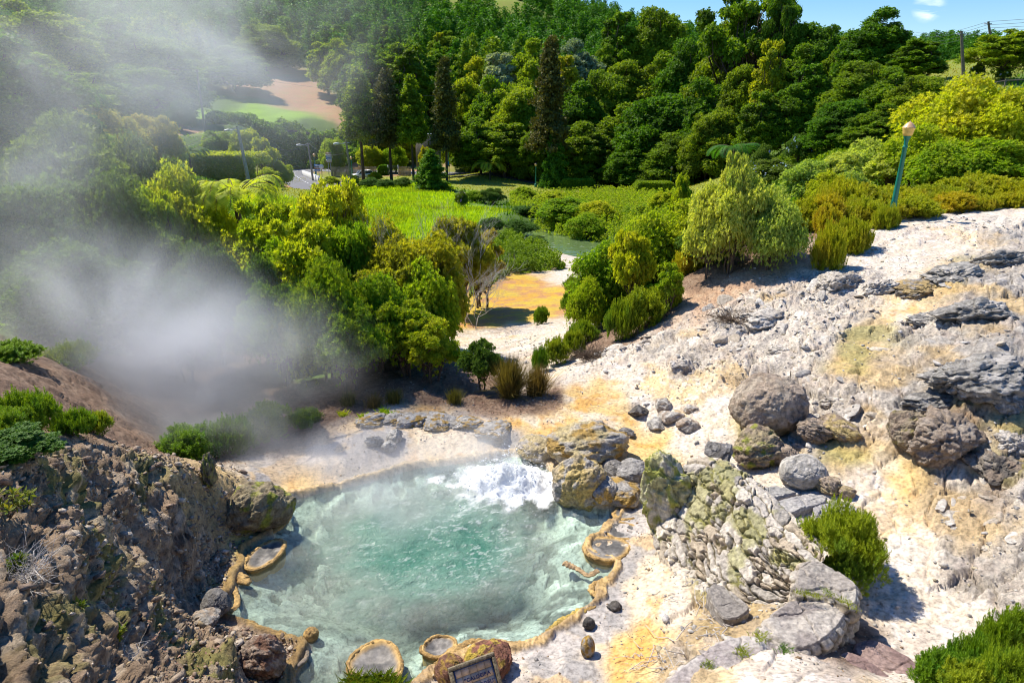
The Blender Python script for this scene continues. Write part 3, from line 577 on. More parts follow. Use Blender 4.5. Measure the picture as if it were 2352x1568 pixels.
# airy tree with open limbs
rg = np.random.RandomState(35); lb = [(math.cos(i*2.4)*.34*math.sqrt((i+1)/26), math.sin(i*2.4)*.34*math.sqrt((i+1)/26), .55+.38*rg.rand()*(1-.5*(i/26)), rg.uniform(.07, .12), rg.uniform(.04, .07)) for i in range(26)]
cm = crown(45, lb, 5200, CL, .02, L_tree, 'crown', .3, .8, .6); wm = woody(rg, lb, .02, (0, 0, .45), 'trunk', 120, 1, .01); wm.materials.append(M_bark)
proto('airy', [('crown', cm), ('trunk', wm)], 1, .8)
# conifers, height 1
def conifer(key, seed, rx, bottom, tiers, n, sz, mat, trunkr=.012, droop=.15, ragged=.3):
    rg = np.random.RandomState(seed); P_ = []; D_ = []; mb = MB(); mb.tube(bend(rg, (0, 0, -.03), (0, 0, .99), 8, .004), np.linspace(trunkr, trunkr*.15, 8), 8)
    for i in range(tiers):
        f = i/(tiers-1.); z = bottom+(1-bottom)*f*.97; rad = rx*((1-f**1.5)**.8*.93+.07)*rg.uniform(1-ragged, 1)
        nb = max(3, int(9*(1-f*.5)))
        for b_ in range(nb):
            a = rg.uniform(0, 6.28); L = rad*rg.uniform(.6, 1.1); e = np.array([math.cos(a)*L, math.sin(a)*L, z-L*droop+rg.uniform(-.01, .01)])
            mb.tube([(0, 0, z), e*[.5, .5, 0]+[0, 0, z-L*droop*.3], e], [trunkr*.25, trunkr*.15, trunkr*.06], 3)
            m_ = max(3, int(n/(tiers*7.)*(.35+L/rx))); t = np.sqrt(rg.uniform(.03, 1.1, m_))[:, None]
            pp = np.array([0, 0, z])+(e-np.array([0, 0, z]))*t+rg.normal(size=(m_, 3))*[sz*.9, sz*.9, sz*.45]; P_.append(pp); D_.append(rg.normal(size=(m_, 3))*.4+[math.cos(a)*.3, math.sin(a)*.3, 1])
    P_ = np.concatenate(P_); D_ = np.concatenate(D_); V, F = place(CL2[0], CL2[1], P_, D_, rg.uniform(0, 6.28, len(P_)), sz*rg.uniform(.7, 1.3, len(P_)))
    me = mesh('crown', V, F); me.materials.append(mat); wm = mb.me('trunk', True); wm.materials.append(M_bark); proto(key, [('crown', me), ('trunk', wm)], 1, rx*2)
conifer('cedar0', 51, .24, .38, 26, 5200, .026, L_conb, .020)
conifer('cedar1', 52, .22, .30, 24, 4800, .026, L_conb, .018, .1, .5)
conifer('cedar2', 53, .17, .10, 30, 6000, .024, L_con, .014)
conifer('cedar3', 54, .26, .42, 22, 5600, .028, with_mat and L_tree, .020, .05, .35)
conifer('cone', 55, .42, .02, 22, 6500, .034, L_con, .015)
conifer('small', 56, .34, .05, 16, 2200, .04, L_cono, .015)
def grow(key, name, x, y, h, wd=None, label='', cat='bush', group=None, rz=None, z=None, lean=0, seed=0, sink=.05):
    if key[:7] in ('laurel0', 'laurel2') and h/PROTO[key][1] > 1.15: key = 'big%d%s' % (int(key[6])//2*2, key[7:])
    parts, ph, pw = PROTO[key]; s = h/ph; sw = (wd/pw) if wd else s
    z = float(H(x, y)) if z is None else z
    o = empty(name, (x, y, z-sink*min(h, 2)), (x*7.3+y*3.1) % 6.28 if rz is None else rz, label, cat, group); o.scale = (sw, sw, s)
    if lean: o.rotation_euler[1] = lean
    for nm, me in parts: obj(nm, me, None, o)
    return o
def grow_px(key, name, u, vtop, y, wpx, label, cat='tree', group=None, vb=None, **k):
    """a plant whose top is seen at pixel (u, vtop) when it stands y metres ahead"""
    x, _, zt = P(u, vtop, y); z = float(H(x, y)); h = max(zt-z, .4); wd = wpx/1568.*depth(u, vtop, y)*(1.4 if key.startswith('broad') else 1.0)
    return grow(key, name, x, y, h, wd, label, cat, group, **k)

# ================================================================== POOL
def icos(sub):
    import bmesh
    bm = bmesh.new(); bmesh.ops.create_icosphere(bm, subdivisions=sub, radius=1); bm.verts.ensure_lookup_table()
    V = np.array([v.co[:] for v in bm.verts]); F = np.array([[v.index for v in f.verts] for f in bm.faces]); bm.free(); return V, F
ICO = {k: icos(k) for k in (1, 2, 3, 4, 6)}
def n3(p, s, sd_=0, o=4):
    x, y, z = (p*s).T; return (fbm(x+z*.31, y+z*.27, sd_, o)+fbm(y-x*.3, z+5.1+x*.2, sd_+3, o)+fbm(z+y*.2, x+9.3-y*.25, sd_+6, o))/3
def rock_v(seed, sub=5, ang=.6, nz=.18, planes=16, lump=0):
    rg = np.random.RandomState(seed); V, F = ICO[sub]; V = V.copy()
    pn = rg.normal(size=(planes, 3)); pn /= np.linalg.norm(pn, axis=1)[:, None]; pd = rg.uniform(.62, 1.0, planes)
    dt = V@pn.T; rad = np.min(np.where(dt > .05, pd/np.maximum(dt, .05), 9), 1); rad = np.minimum(rad, 1.25)
    r = 1*(1-ang)+rad*ang; r = r+(n3(V, 1.7, seed)-.5)*nz*2
    if sub >= 3: r += (n3(V, 5, seed+3)-.5)*nz*.9+(n3(V, 14, seed+5)-.5)*nz*.35
    if lump: r = r+lump*(n3(np.abs(V), 4, seed+8, 2)-.5)
    if sub >= 5:
        q = V*3.1+seed; cr = ridged(q[:, 0]+q[:, 2]*.4, q[:, 1]+q[:, 2]*.7, seed+31, 4)*.5+ridged(q[:, 2]*1.3+q[:, 0]*.3, q[:, 1]-q[:, 0]*.5, seed+37, 4)*.5
        q = V*2.0+seed*.3; w1, w2, wi = worley(q[:, 0]*1.1+q[:, 2]*.5+fbm(q[:, 1]*2, q[:, 2]*2, 3)*.5, q[:, 1]*1.1+q[:, 2]*.8+fbm(q[:, 0]*2, q[:, 2]*2, 5)*.5, seed+41)
        r = r-(.62-cr)*nz*.7+(wi-.5)*.16*(ang+.15)-.07*(1-sstep(0, .10, w2-w1))*(ang+.2)+(n3(V, 26, seed+7)-.5)*.07
    return V*r[:, None], F
def rock_mesh(name, seed, c1, c2, c3=None, sub=6, ang=.6, nz=.18, low=None, lump=0, **k):
    V, F = rock_v(seed, sub, ang, nz, lump=lump)
    t = sstep(.42, .58, n3(V, 2.5, seed+11))[:, None]; C = np.array(c1)*(1-t)+np.array(c2)*t
    if c3 is not None: t = sstep(.50, .60, n3(V, 3.2, seed+17))[:, None]; C = C*(1-t)+np.array(c3)*t
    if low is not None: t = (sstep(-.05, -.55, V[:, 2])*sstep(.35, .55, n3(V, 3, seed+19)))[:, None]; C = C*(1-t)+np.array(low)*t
    return mesh(name, V, F, C, smooth=True)
TAN = (.46, .36, .27); TAN2 = (.32, .245, .18); GREY = (.37, .345, .315); GREY2 = (.22, .205, .19); OCH = (.55, .36, .10); OCH2 = (.40, .25, .06); PALE = (.56, .52, .46); MOSS = (.30, .31, .05); DK = (.13, .115, .10)
def rock(u, v, w, h, label, c1, c2, c3=None, seed=0, zc=None, dp=.9, name='boulder', cat='boulder', rot=None, mat=None, group=None, tilt=0, lift=.0, **k):
    """rock whose middle is seen at (u, v), w x h pixels"""
    p = on_ray(u, v+h*.42); d = depth(u, v, p[1]); W = w/1568*d/2; Hh = h/1568*d/2
    me = rock_mesh(name, seed, c1, c2, c3, **k)
    q = P(u, v, p[1]+W*dp*.3)
    return tag(obj(name, me, mat or M_rock, None, (q[0], q[1], q[2]+lift), (tilt, 0, seed*1.3 if rot is None else rot), (W*1.02, W*dp, Hh*1.12)), label, cat, group)
# water
V0 = G(1165, 1112, 0)
xs = np.arange(-5.2, 2.7, .028); ys = np.arange(4.8, 13.8, .028); Xw, Yw = np.meshgrid(xs, ys); sdw = sdist(Xw, Yw, POOLS)
dv = np.hypot((Xw-V0[0])*.62, (Yw-V0[1])*1.0); dvr = np.hypot(Xw-V0[0], Yw-V0[1])
foamn = fbm(Xw*3.2, Yw*3.2, 301, 5)
mound = np.exp(-(dv/.55)**2)
ang = np.arctan2(Yw-V0[1], Xw-V0[0])
wav = (ridged(Xw*1.9+.5*fbm(Xw, Yw, 3), Yw*2.6, 311, 4)-.6)*.075+(fbm(Xw*6, Yw*8, 315, 3)-.5)*.03
wav = wav*(.35+1.1*np.exp(-dvr/3.0))*sstep(.05, -.5, sdw)+np.sin(dvr*9+fbm(Xw*1.5, Yw*1.5, 321)*6)*.012*np.exp(-dvr/2.4)
zw_ = .0+wav+mound*.30+mound*(fbm(Xw*4.5, Yw*4.5, 331, 4)-.5)*.42+mound*(fbm(Xw*14, Yw*14, 333, 3)-.5)*.08
foam = np.clip(sstep(.25, .65, np.exp(-(dv/.85)**2)*1.05+(foamn-.5)*.9)+sstep(.76, .86, ridged(Xw*5+foamn*6, Yw*8+foamn*3, 341, 5))*.6*np.exp(-dvr/2.6)*sstep(.1, -.3, sdw), 0, 1)  # foam round the vent, plus short wave glints painted white on ripple ridges
deep = sstep(-.35, -2.1, sdw+(fbm(Xw*1.2, Yw*1.2, 351, 3)-.5)*1.0)
keep = sdw < .10; idx = -np.ones(Xw.shape, int); idx[keep] = np.arange(keep.sum())
a_, b_, c_, d_ = idx[:-1, :-1], idx[:-1, 1:], idx[1:, 1:], idx[1:, :-1]; ok = (a_ >= 0) & (b_ >= 0) & (c_ >= 0) & (d_ >= 0)
me = mesh('pool_water', np.stack([Xw, Yw, zw_], -1)[keep], np.stack([a_, b_, c_, d_], -1)[ok], attrs={'foam': foam[keep], 'deep': deep[keep]}, smooth=True)
m, nt, b = newmat('pool_water')
af = N(nt, 'Attribute', attribute_name='foam'); ad = N(nt, 'Attribute', attribute_name='deep'); tc = N(nt, 'TexCoord')
nn = N(nt, 'TexNoise'); nn.inputs['Scale'].default_value = 1.1; nn.inputs['Detail'].default_value = 5; nt.links.new(tc.outputs['Object'], nn.inputs['Vector'])
c = mixc(nt, ad.outputs['Fac'], (.42, .45, .39), (.050, .165, .112))
c = mixc(nt, ramp(nt, nn.outputs[0], [(.40, 0), (.65, .65)]), c, (.17, .28, .215))
c = mixc(nt, af.outputs['Fac'], c, (.88, .9, .9)); nt.links.new(c, b.inputs['Base Color'])  # one white for the vent foam and the painted wave glints
b.inputs['Roughness'].default_value = .09; b.inputs['IOR'].default_value = 1.33; b.inputs['Specular IOR Level'].default_value = .5
rr_ = N(nt, 'MapRange'); nt.links.new(af.outputs['Fac'], rr_.inputs[0]); rr_.inputs[3].default_value = .05; rr_.inputs[4].default_value = .8; nt.links.new(rr_.outputs[0], b.inputs['Roughness'])
tr = N(nt, 'BsdfTransparent'); tr.inputs[0].default_value = (.80, .92, .88, 1); mx = N(nt, 'MixShader')
op = N(nt, 'MapRange'); nt.links.new(ad.outputs['Fac'], op.inputs[0]); op.inputs[3].default_value = .12; op.inputs[4].default_value = 1.0; op.inputs[2].default_value = .8
mxf = N(nt, 'Math', operation='MAXIMUM'); nt.links.new(op.outputs[0], mxf.inputs[0]); nt.links.new(af.outputs['Fac'], mxf.inputs[1])
nt.links.new(mxf.outputs[0], mx.inputs[0]); nt.links.new(tr.outputs[0], mx.inputs[1]); nt.links.new(b.outputs[0], mx.inputs[2]); nt.links.new(mx.outputs[0], nt.nodes['Material Output'].inputs[0])
bp = N(nt, 'Bump'); bp.inputs['Strength'].default_value = .9; bp.inputs['Distance'].default_value = .05
nb = N(nt, 'TexNoise'); nb.inputs['Scale'].default_value = 9; nb.inputs['Detail'].default_value = 5; nb.inputs['Roughness'].default_value = .6; nb.inputs['Distortion'].default_value = 1.2
nt.links.new(tc.outputs['Object'], nb.inputs['Vector']); nt.links.new(nb.outputs[0], bp.inputs['Height']); nt.links.new(bp.outputs[0], b.inputs['Normal'])
tag(obj('pool_water', me, m), kind='structure')
# spray over the boiling vent
rg = np.random.RandomState(5); n = 2200; V, F = ICO[1]
a = rg.uniform(0, 6.28, n); rad = np.abs(rg.normal(size=n))*.48; zz = rg.exponential(.16, n)*np.exp(-(rad/.7)**2)+.02+.24*np.exp(-(rad/.55)**2)
p = np.stack([V0[0]+np.cos(a)*rad*1.5, V0[1]+np.sin(a)*rad*.9, zz], 1)
ok = sdist(p[:, 0], p[:, 1], POOLS) < -.02; p = p[ok]; n = len(p)
s_ = rg.uniform(.003, .011, n); s_[:120] = rg.uniform(.012, .03, 120)
Vs, Fs = place(V*np.array([1, 1, .8]), F, p, rg.normal(size=(n, 3)), rg.uniform(0, 6, n), s_)
M_foam, nt, b = newmat('foam'); b.inputs['Base Color'].default_value = (.9, .92, .92, 1); b.inputs['Roughness'].default_value = .5; b.inputs['Subsurface Weight'].default_value = .0
tag(obj('foam', mesh('foam', Vs, Fs, smooth=True), M_foam), 'white boiling froth and spray bursting from the vent in the hot pool', 'foam', kind='stuff')

# crusted rims and pads of sinter
AMB = (.56, .36, .13); AMB2 = (.36, .22, .075); CG = (.12, .115, .11); CG2 = (.27, .25, .225)
def lumpy_tube(pts, rad, seed, flat=.5, closed=False, col=(AMB, AMB2), n=20, step=.012):
    pts = np.asarray(pts, float)
    if closed: pts = np.concatenate([pts, pts[:1]])
    L = np.concatenate([[0], np.cumsum(np.linalg.norm(np.diff(pts, axis=0), axis=1))]); m_ = max(8, int(L[-1]/step)); s = np.linspace(0, L[-1], m_)
    q = np.stack([np.interp(s, L, pts[:, k]) for k in range(3)], 1); q[:, 0] += (fbm(s*4, s*0+seed, seed+21, 3)-.5)*rad*1.6; q[:, 1] += (fbm(s*4, s*0+seed, seed+25, 3)-.5)*rad*1.6
    if not closed: k = np.ones(5)/5; q[2:-2] = np.stack([np.convolve(q[:, i], k, 'valid') for i in range(3)], 1)
    r = rad*(.45+1.35*fbm(s*2.6, s*0+seed, seed, 3)); 
    if not closed: r = r*np.clip(np.minimum(s, L[-1]-s)/rad*.9+.25, .2, 1)
    V, F = tube(q, r, n); ct = np.repeat(q, n, 0); d = V-ct
    u = np.repeat(s, n); th = np.tile(np.linspace(0, 6.283, n, endpoint=False), m_)
    lum = .55+.9*fbm(u*9, np.cos(th)*1.4+seed, seed+2, 3)+.30*np.abs(np.sin(u*34+5*vn(u*3, u*0, seed)))+.35*(fbm(u*40, np.cos(th)*3+seed, seed+4, 2)-.5)
    d = d*lum[:, None]; d[:, 2] *= flat; V = ct+d
    if not closed:
        F = np.concatenate([F])
    t = sstep(.4, .65, fbm(u*6, th*.7, seed+9, 3))[:, None]; C = np.array(col[0])*(1-t)+np.array(col[1])*t
    return V, F, C
def rim(uvs, label, rad=.06, seed=0, col=(AMB, AMB2), z=.075, name='sinter_ledge', group='amber sinter rims round the hot pool'):
    p = chaikin(np.array([G(u, v, z-.01) for u, v in uvs]), 2); V, F, C = lumpy_tube(p, rad*.62, seed, flat=.5, col=col)
    return tag(obj(name, mesh(name, V, F, C, smooth=True), M_crust), label, 'sinter crust', group)
def pad(uvs, label, seed=0, z=.10, rad=.05, dish=.04, top=(CG, CG2), group='sinter pads at the edge of the hot pool', col=(AMB, AMB2)):
    o3 = np.array([G(u, v, z) for u, v in uvs]); p = smooth_closed(o3[:, :2], 2); c = p.mean(0); n = len(p)
    rings = np.linspace(0, 1, 14); V = []; C = []
    for r in rings:
        q = c+(p-c)*r; h = z+.01-dish*(1-r**2)+(fbm(q[:, 0]*9, q[:, 1]*9, seed, 4)-.5)*.05+(fbm(q[:, 0]*30, q[:, 1]*30, seed+3, 2)-.5)*.014
        V.append(np.c_[q, h]); t = sstep(.4, .62, fbm(q[:, 0]*5, q[:, 1]*5, seed+7, 3))[:, None]; cc = np.array(top[0])*(1-t)+np.array(top[1])*t
        e = sstep(.72, 1, r); C.append(cc*(1-e)+np.array(col[0])*e)
    q = c+(p-c)*1.0; V.append(np.c_[q, np.full(n, -.25)]); C.append(np.tile(AMB2, (n, 1)))
    V = np.concatenate(V); m_ = len(rings)+1; i = np.arange(m_-1)[:, None]*n; j = np.arange(n)[None]; k = (j+1) % n
    F = np.stack([i+j, i+k, i+n+k, i+n+j], -1).reshape(-1, 4)
    root = empty('sinter_pad', (c[0], c[1], 0), 0, label, 'sinter pad', group)
    obj('pad_top', mesh('pad_top', V-[c[0], c[1], 0], F, np.concatenate(C), smooth=True), M_wet, root)
    Vt, Ft, Ct = lumpy_tube(np.c_[p, np.full(n, z-.015)], rad*.6, seed+1, .8, True, col); obj('crust', mesh('crust', Vt-[c[0], c[1], 0], Ft, Ct, smooth=True), M_crust, root)
    return root
pad([(795,1530),(805,1505),(840,1480),(875,1466),(900,1475),(915,1500),(925,1530),(905,1560),(860,1590),(820,1575)], 'large dished grey pad with amber fringe on the near side of the pool', 1, .10, .05, .08)
pad([(965,1490),(985,1465),(1010,1455),(1040,1462),(1048,1478),(1030,1497),(1005,1508),(980,1503)], 'small oval grey pad with amber fringe beside the large dished pad', 2, .08, .04, .06)
pad([(560,1290),(590,1255),(625,1240),(652,1238),(655,1252),(640,1275),(615,1295),(585,1310),(562,1304)], 'leaf shaped pad with amber edge jutting from the left shore', 3, .08, .045, .03)
pad([(1385,1208),(1400,1198),(1430,1196),(1465,1210),(1480,1228),(1450,1238),(1410,1236),(1388,1222)], 'grey topped amber lobe on the right shore, the upper of two small ones', 4, .10, .04, .02, (CG, (.42, .40, .38)))
pad([(1338,1262),(1345,1242),(1375,1232),(1420,1235),(1450,1250),(1440,1275),(1400,1288),(1365,1282)], 'widest round amber-edged lobe on the right shore of the pool', 5, .10, .045, .02, (CG, CG2))
pad([(1408,1175),(1425,1160),(1460,1158),(1475,1172),(1465,1190),(1430,1194),(1412,1186)], 'small pale lobe with amber edge just below the yellow rocks', 6, .10, .04, .02, (CG2, CG))
rim([(655,1158),(666,1175),(660,1195),(640,1214),(612,1228),(592,1240)], 'curved amber rim along the upper left shore below the mossy lump', .06, 11)
rim([(500,1418),(535,1402),(548,1380),(545,1358),(530,1338),(512,1328)], 'amber rim curling round a milky puddle on the left shore', .055, 12)
rim([(525,1322),(545,1316),(560,1325),(555,1338),(575,1337)], 'knobbly amber outgrowth on the left shore', .075, 13)
rim([(505,1422),(545,1420),(585,1435),(630,1450),(655,1462)], 'rusty brown rim running along the lower left shore', .06, 14, ((.38, .24, .07), (.20, .13, .06)))
rim([(660,1466),(690,1480),(708,1500),(695,1520),(672,1535),(668,1568),(650,1600)], 'dark edged amber rim at the bottom left of the pool', .05, 15, ((.45, .29, .09), (.22, .18, .14)))
rim([(1295,1292),(1315,1300),(1335,1308),(1350,1322),(1362,1318),(1372,1308)], 'crumbly tan crust standing in the water off the right shore', .06, 16, ((.52, .35, .18), (.36, .24, .13)), .03)
rim([(1418,1304),(1412,1318),(1385,1332),(1360,1342),(1358,1356),(1378,1372),(1366,1390),(1345,1398)], 'wavy amber rim winding down the right shore', .05, 17)
rim([(1345,1398),(1320,1405),(1295,1422),(1275,1440),(1262,1458)], 'yellow amber rim stepping down to the lower right shore', .055, 18, ((.58, .40, .09), (.40, .27, .07)))
rim([(1150,1482),(1120,1478),(1085,1470),(1060,1482),(1040,1500),(1010,1520),(980,1545),(955,1572)], 'broad amber bank of crust behind the tile plaque', .085, 20)
rim([(820,975),(870,966),(930,963),(990,965),(1050,970),(1110,985),(1180,992),(1230,990)], 'rough grey and brown ledge along the back of the sinter terrace', .11, 23, ((.38, .36, .34), (.30, .22, .14)), .22, group=None)

# boulders
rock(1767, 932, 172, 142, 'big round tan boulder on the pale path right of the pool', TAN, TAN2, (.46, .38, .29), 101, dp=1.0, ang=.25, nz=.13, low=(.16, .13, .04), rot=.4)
rock(1742, 1030, 140, 85, 'yellowish base rock under the big round boulder', (.42, .34, .20), TAN2, MOSS, 102, ang=.5, nz=.3)
rock(1800, 1045, 68, 48, 'small tan boulder with a dark hollow below the big round boulder', TAN, TAN2, None, 103, ang=.4, nz=.2)
rock(1840, 1085, 112, 72, 'smooth pale boulder above the worn stone slabs', PALE, (.48, .44, .38), None, 104, ang=.3, nz=.07)
rock(1905, 1112, 62, 40, 'ochre lumpy rock right of the smooth pale boulder', (.46, .36, .20), TAN, None, 105, nz=.3)
rock(1945, 1132, 40, 26, 'small ochre rock above the third stone slab', (.46, .36, .20), TAN, None, 106, nz=.2)
rock(2170, 988, 185, 112, 'large rough brown boulder on the right slope', (.35, .28, .22), TAN2, (.42, .35, .28), 107, ang=.5, nz=.36, dp=.8, lift=-.12)
rock(2085, 990, 90, 90, 'knobbly brown rock against the large rough boulder', (.36, .29, .20), TAN2, (.38, .32, .12), 108, ang=.4, nz=.35)
rock(2300, 1055, 150, 72, 'dark layered rock at the right edge of the view', TAN2, DK, (.36, .31, .25), 109, ang=.7, nz=.36, lift=-.15)
rock(1930, 985, 90, 45, 'tan rock with ochre side above the stone slabs', TAN, (.50, .38, .16), TAN2, 110, nz=.25)
rock(1870, 990, 80, 55, 'brown broken rock right of the big round boulder', TAN2, TAN, DK, 111, ang=.7, nz=.25)
rock(1468, 944, 52, 26, 'dark grey angular stone on the ochre sinter', DK, GREY2, None, 112, ang=.9, nz=.12)
rock(1525, 930, 48, 28, 'pale blocky stone behind the dark angular stone', PALE, TAN, None, 113, ang=.8)
rock(1540, 958, 62, 26, 'flat pale stone right of the dark angular stone', PALE, TAN, None, 114, ang=.8)
rock(1510, 975, 60, 22, 'flat pale stone below the dark angular stone', PALE, GREY, None, 115, ang=.8)
rock(1440, 995, 40, 20, 'small grey stone in the ochre pond', GREY, GREY2, None, 116, ang=.6)
rock(1580, 975, 50, 30, 'jagged pale stone nearest the white path', PALE, TAN, None, 117, ang=.9)
rock(1585, 940, 34, 18, 'little pale stone at the top of the stone group', PALE, TAN, None, 118, ang=.9)
rock(1345, 1022, 190, 88, 'ochre sinter mound overhanging the boiling vent', (.50, .40, .20), (.42, .38, .33), OCH2, 121, ang=.15, nz=.3, dp=.8, mat=M_crust, name='sinter_mound', cat='sinter mound')
rock(1228, 1028, 100, 45, 'small sinter shelf left of the ochre mound', (.46, .36, .18), (.40, .36, .32), None, 122, ang=.1, nz=.25, mat=M_crust, name='sinter_mound', cat='sinter mound')
rock(1330, 1108, 128, 112, 'bulging yellow rock at the water right of the vent', (.55, .41, .15), (.45, .36, .22), GREY, 123, ang=.2, nz=.32, mat=M_crust)
rock(1385, 1128, 90, 58, 'grey topped amber rock touching the bulging yellow rock', GREY, (.40, .38, .36), OCH, 124, ang=.3, nz=.25, mat=M_crust)
rock(1408, 1076, 62, 40, 'round dark grey rock above the bulging yellow rock', GREY2, GREY, None, 125, ang=.4, nz=.12)
rock(1452, 1084, 92, 50, 'wide light grey rock beside the ochre pond', (.40, .38, .36), GREY, None, 126, ang=.4, nz=.15)
rock(1428, 1128, 118, 52, 'low orange and grey rock below the wide grey rock', GREY, OCH2, (.45, .40, .34), 127, ang=.35, nz=.2, mat=M_crust)
rock(1370, 1052, 60, 36, 'grey rock under the ochre sinter mound', GREY2, GREY, None, 128, ang=.5)
rock(1528, 1140, 130, 190, 'tall rock sheeted in yellow green moss beside the stone wall', (.54, .51, .24), (.68, .63, .50), (.42, .43, .10), 131, ang=.75, nz=.36, dp=.7, name='mossy_rock', cat='rock', rot=-.35)
rock(1650, 1112, 66, 50, 'grey block set on top of the stone wall', (.34, .32, .30), GREY2, None, 132, ang=1.0, nz=.05, lift=.62)
rock(1350, 1485, 38, 50, 'oval grey and rust stone on the near right shore', GREY, OCH2, None, 134, ang=.1, nz=.06)
rock(1413, 1392, 34, 18, 'dark stone pair lying on the grey sinter', DK, GREY2, None, 135, ang=.8)
rock(1352, 1432, 32, 26, 'black pitted stone near the yellow rim', DK, (.09, .085, .08), None, 136, ang=.4, nz=.25)
rock(495, 1388, 78, 58, 'dark grey smooth rock inside the left rim', (.16, .155, .16), GREY2, None, 137, ang=.3, nz=.12)
rock(590, 1168, 140, 105, 'mossy brown lump at the upper left shore', (.34, .28, .17), (.22, .17, .11), MOSS, 138, ang=.35, nz=.3)
rock(480, 1082, 50, 72, 'gnarled mossy stump-like rock in the steam', (.30, .26, .12), DK, MOSS, 139, ang=.4, nz=.4, dp=.6)
rock(600, 1508, 115, 95, 'reddish brown crumbly rock at the bottom left shore', (.30, .22, .17), (.40, .32, .25), (.22, .12, .08), 140, ang=.5, nz=.3)
rock(714, 1458, 38, 32, 'round amber knob standing in the water near the left bank', AMB, AMB2, None, 141, ang=0, nz=.15, mat=M_crust)
rock(475, 1420, 70, 28, 'flat grey layered stone on the left bank', GREY, TAN, None, 142, ang=.7)
rock(1120, 1515, 120, 75, 'brown red rock with yellow crust behind the tile plaque', (.30, .13, .085), (.24, .11, .07), (.58, .42, .07), 143, ang=.3, nz=.2)
rock(1035, 1540, 80, 70, 'round reddish rock left of the tile plaque', (.30, .15, .10), (.26, .13, .08), OCH2, 144, ang=.2, nz=.12)
for i, (u, v, w_, h_) in enumerate([(860, 1012, 40, 26), (905, 1002, 46, 30), (895, 1025, 36, 24)]):
    rock(u, v, w_, h_, ['pale stone on the steaming terrace, leftmost of three', 'pale stone on the steaming terrace, the far one of three', 'pale stone on the steaming terrace, nearest of three'][i], (.56, .54, .5), PALE, None, 150+i, ang=.6, group='pale stones on the terrace')
for i, (u, v, w_, h_) in enumerate([(850, 962, 60, 26), (905, 958, 50, 22), (950, 962, 62, 28), (1010, 965, 70, 30), (1075, 968, 50, 26), (1135, 985, 66, 30)]):
    rock(u, v+3, w_*1.35, h_*.8, '%s rounded grey rock along the back ledge of the terrace' % ['first', 'second', 'third', 'fourth', 'fifth', 'sixth'][i] + ' from the left', (.50, .47, .43), GREY, OCH2, 160+i, ang=.6, nz=.38, group='grey rocks along the back ledge')
# fractured outcrops and loose blocks on the white slope
rg = np.random.RandomState(77)
OUT = [(1925, 640, 110, 50), (2010, 650, 90, 45), (1850, 650, 90, 50), (1880, 700, 90, 40), (1760, 720, 100, 40), (1690, 770, 80, 34), (1800, 790, 70, 30), (1600, 790, 70, 30), (1560, 830, 60, 26), (1700, 805, 60, 28), (2110, 655, 110, 40), (2200, 620, 120, 50), (2300, 590, 120, 50), (2250, 700, 150, 60), (2330, 660, 80, 60), (2150, 720, 100, 36), (2230, 850, 200, 95), (2140, 905, 110, 50), (2310, 890, 110, 80), (2020, 610, 60, 22), (1860, 780, 60, 26), (1920, 905, 70, 28), (2000, 880, 80, 26), (2330, 1000, 80, 60), (2240, 1020, 90, 50), (2200, 1180, 90, 36), (2310, 1240, 90, 40), (2150, 1200, 60, 24), (2260, 1110, 80, 30), (1840, 1010, 50, 30)]
OUTL = ['pale outcrop high on the slope, left of the rounded one', 'rounded pale outcrop high in the middle of the slope', 'pale outcrop nearest the top of the soil bank', 'cracked outcrop nearest the soil bank', 'pale outcrop at the foot of the tan cliff', 'low outcrop where the slope meets the bank shrubs', 'broken outcrop in the centre of the white slope', 'small outcrop at the left end of the white slope', 'flat outcrop above the white flat left of the slope', 'little outcrop between the cliff foot and round boulder',
 'ochre stained outcrop high on the right slope', 'dark outcrop above and right of the ochre stained one', 'grey outcrop highest at the right of the slope', 'wide dark outcrop in the upper right of the slope', 'dark outcrop at the right edge, upper', 'long grey outcrop under the ochre stained one', 'largest dark grey outcrop with hollows at the right', 'dark outcrop just left of and below the largest', 'dark outcrop at the right edge beside the largest', 'small pale outcrop just below the plateau path', 'small outcrop in the middle of the ochre patches', 'pale outcrop above the big round boulder', 'pale outcrop between round boulder and dark outcrops', 'outcrop at the right edge below the dark ones', 'outcrop between the two right hand brown boulders', 'pale outcrop right of the ochre streak low down', 'pale outcrop low at the right edge', 'small pale outcrop beside the lower path', 'pale outcrop under the large rough brown boulder', 'small outcrop touching the big round boulder']
for i, (u, v, w_, h_) in enumerate(OUT):
    if i in (2, 3, 5, 7, 9, 14, 19, 20, 22, 24, 27, 28): continue
    dk = u > 2100 and 580 < v < 950
    c1, c2, c3 = ((.36, .34, .31), (.25, .235, .215), (.52, .48, .43)) if dk else ((.62, .56, .49), (.50, .44, .37), (.68, .62, .54))
    if i == 10: c1, c2, c3 = (.46, .33, .14), (.36, .27, .15), (.34, .31, .28)
    rock(u, v, w_*1.15, h_, OUTL[i], c1, c2, c3, 200+i, dp=.9, ang=.8, nz=.42, name='rock_outcrop', cat='rock', group=('dark outcrops on the right slope' if dk else 'pale outcrops on the white slope') if i != 10 else None, rot=.6+rg.uniform(-.3, .3), tilt=rg.uniform(-.35, .1), lift=-.17)

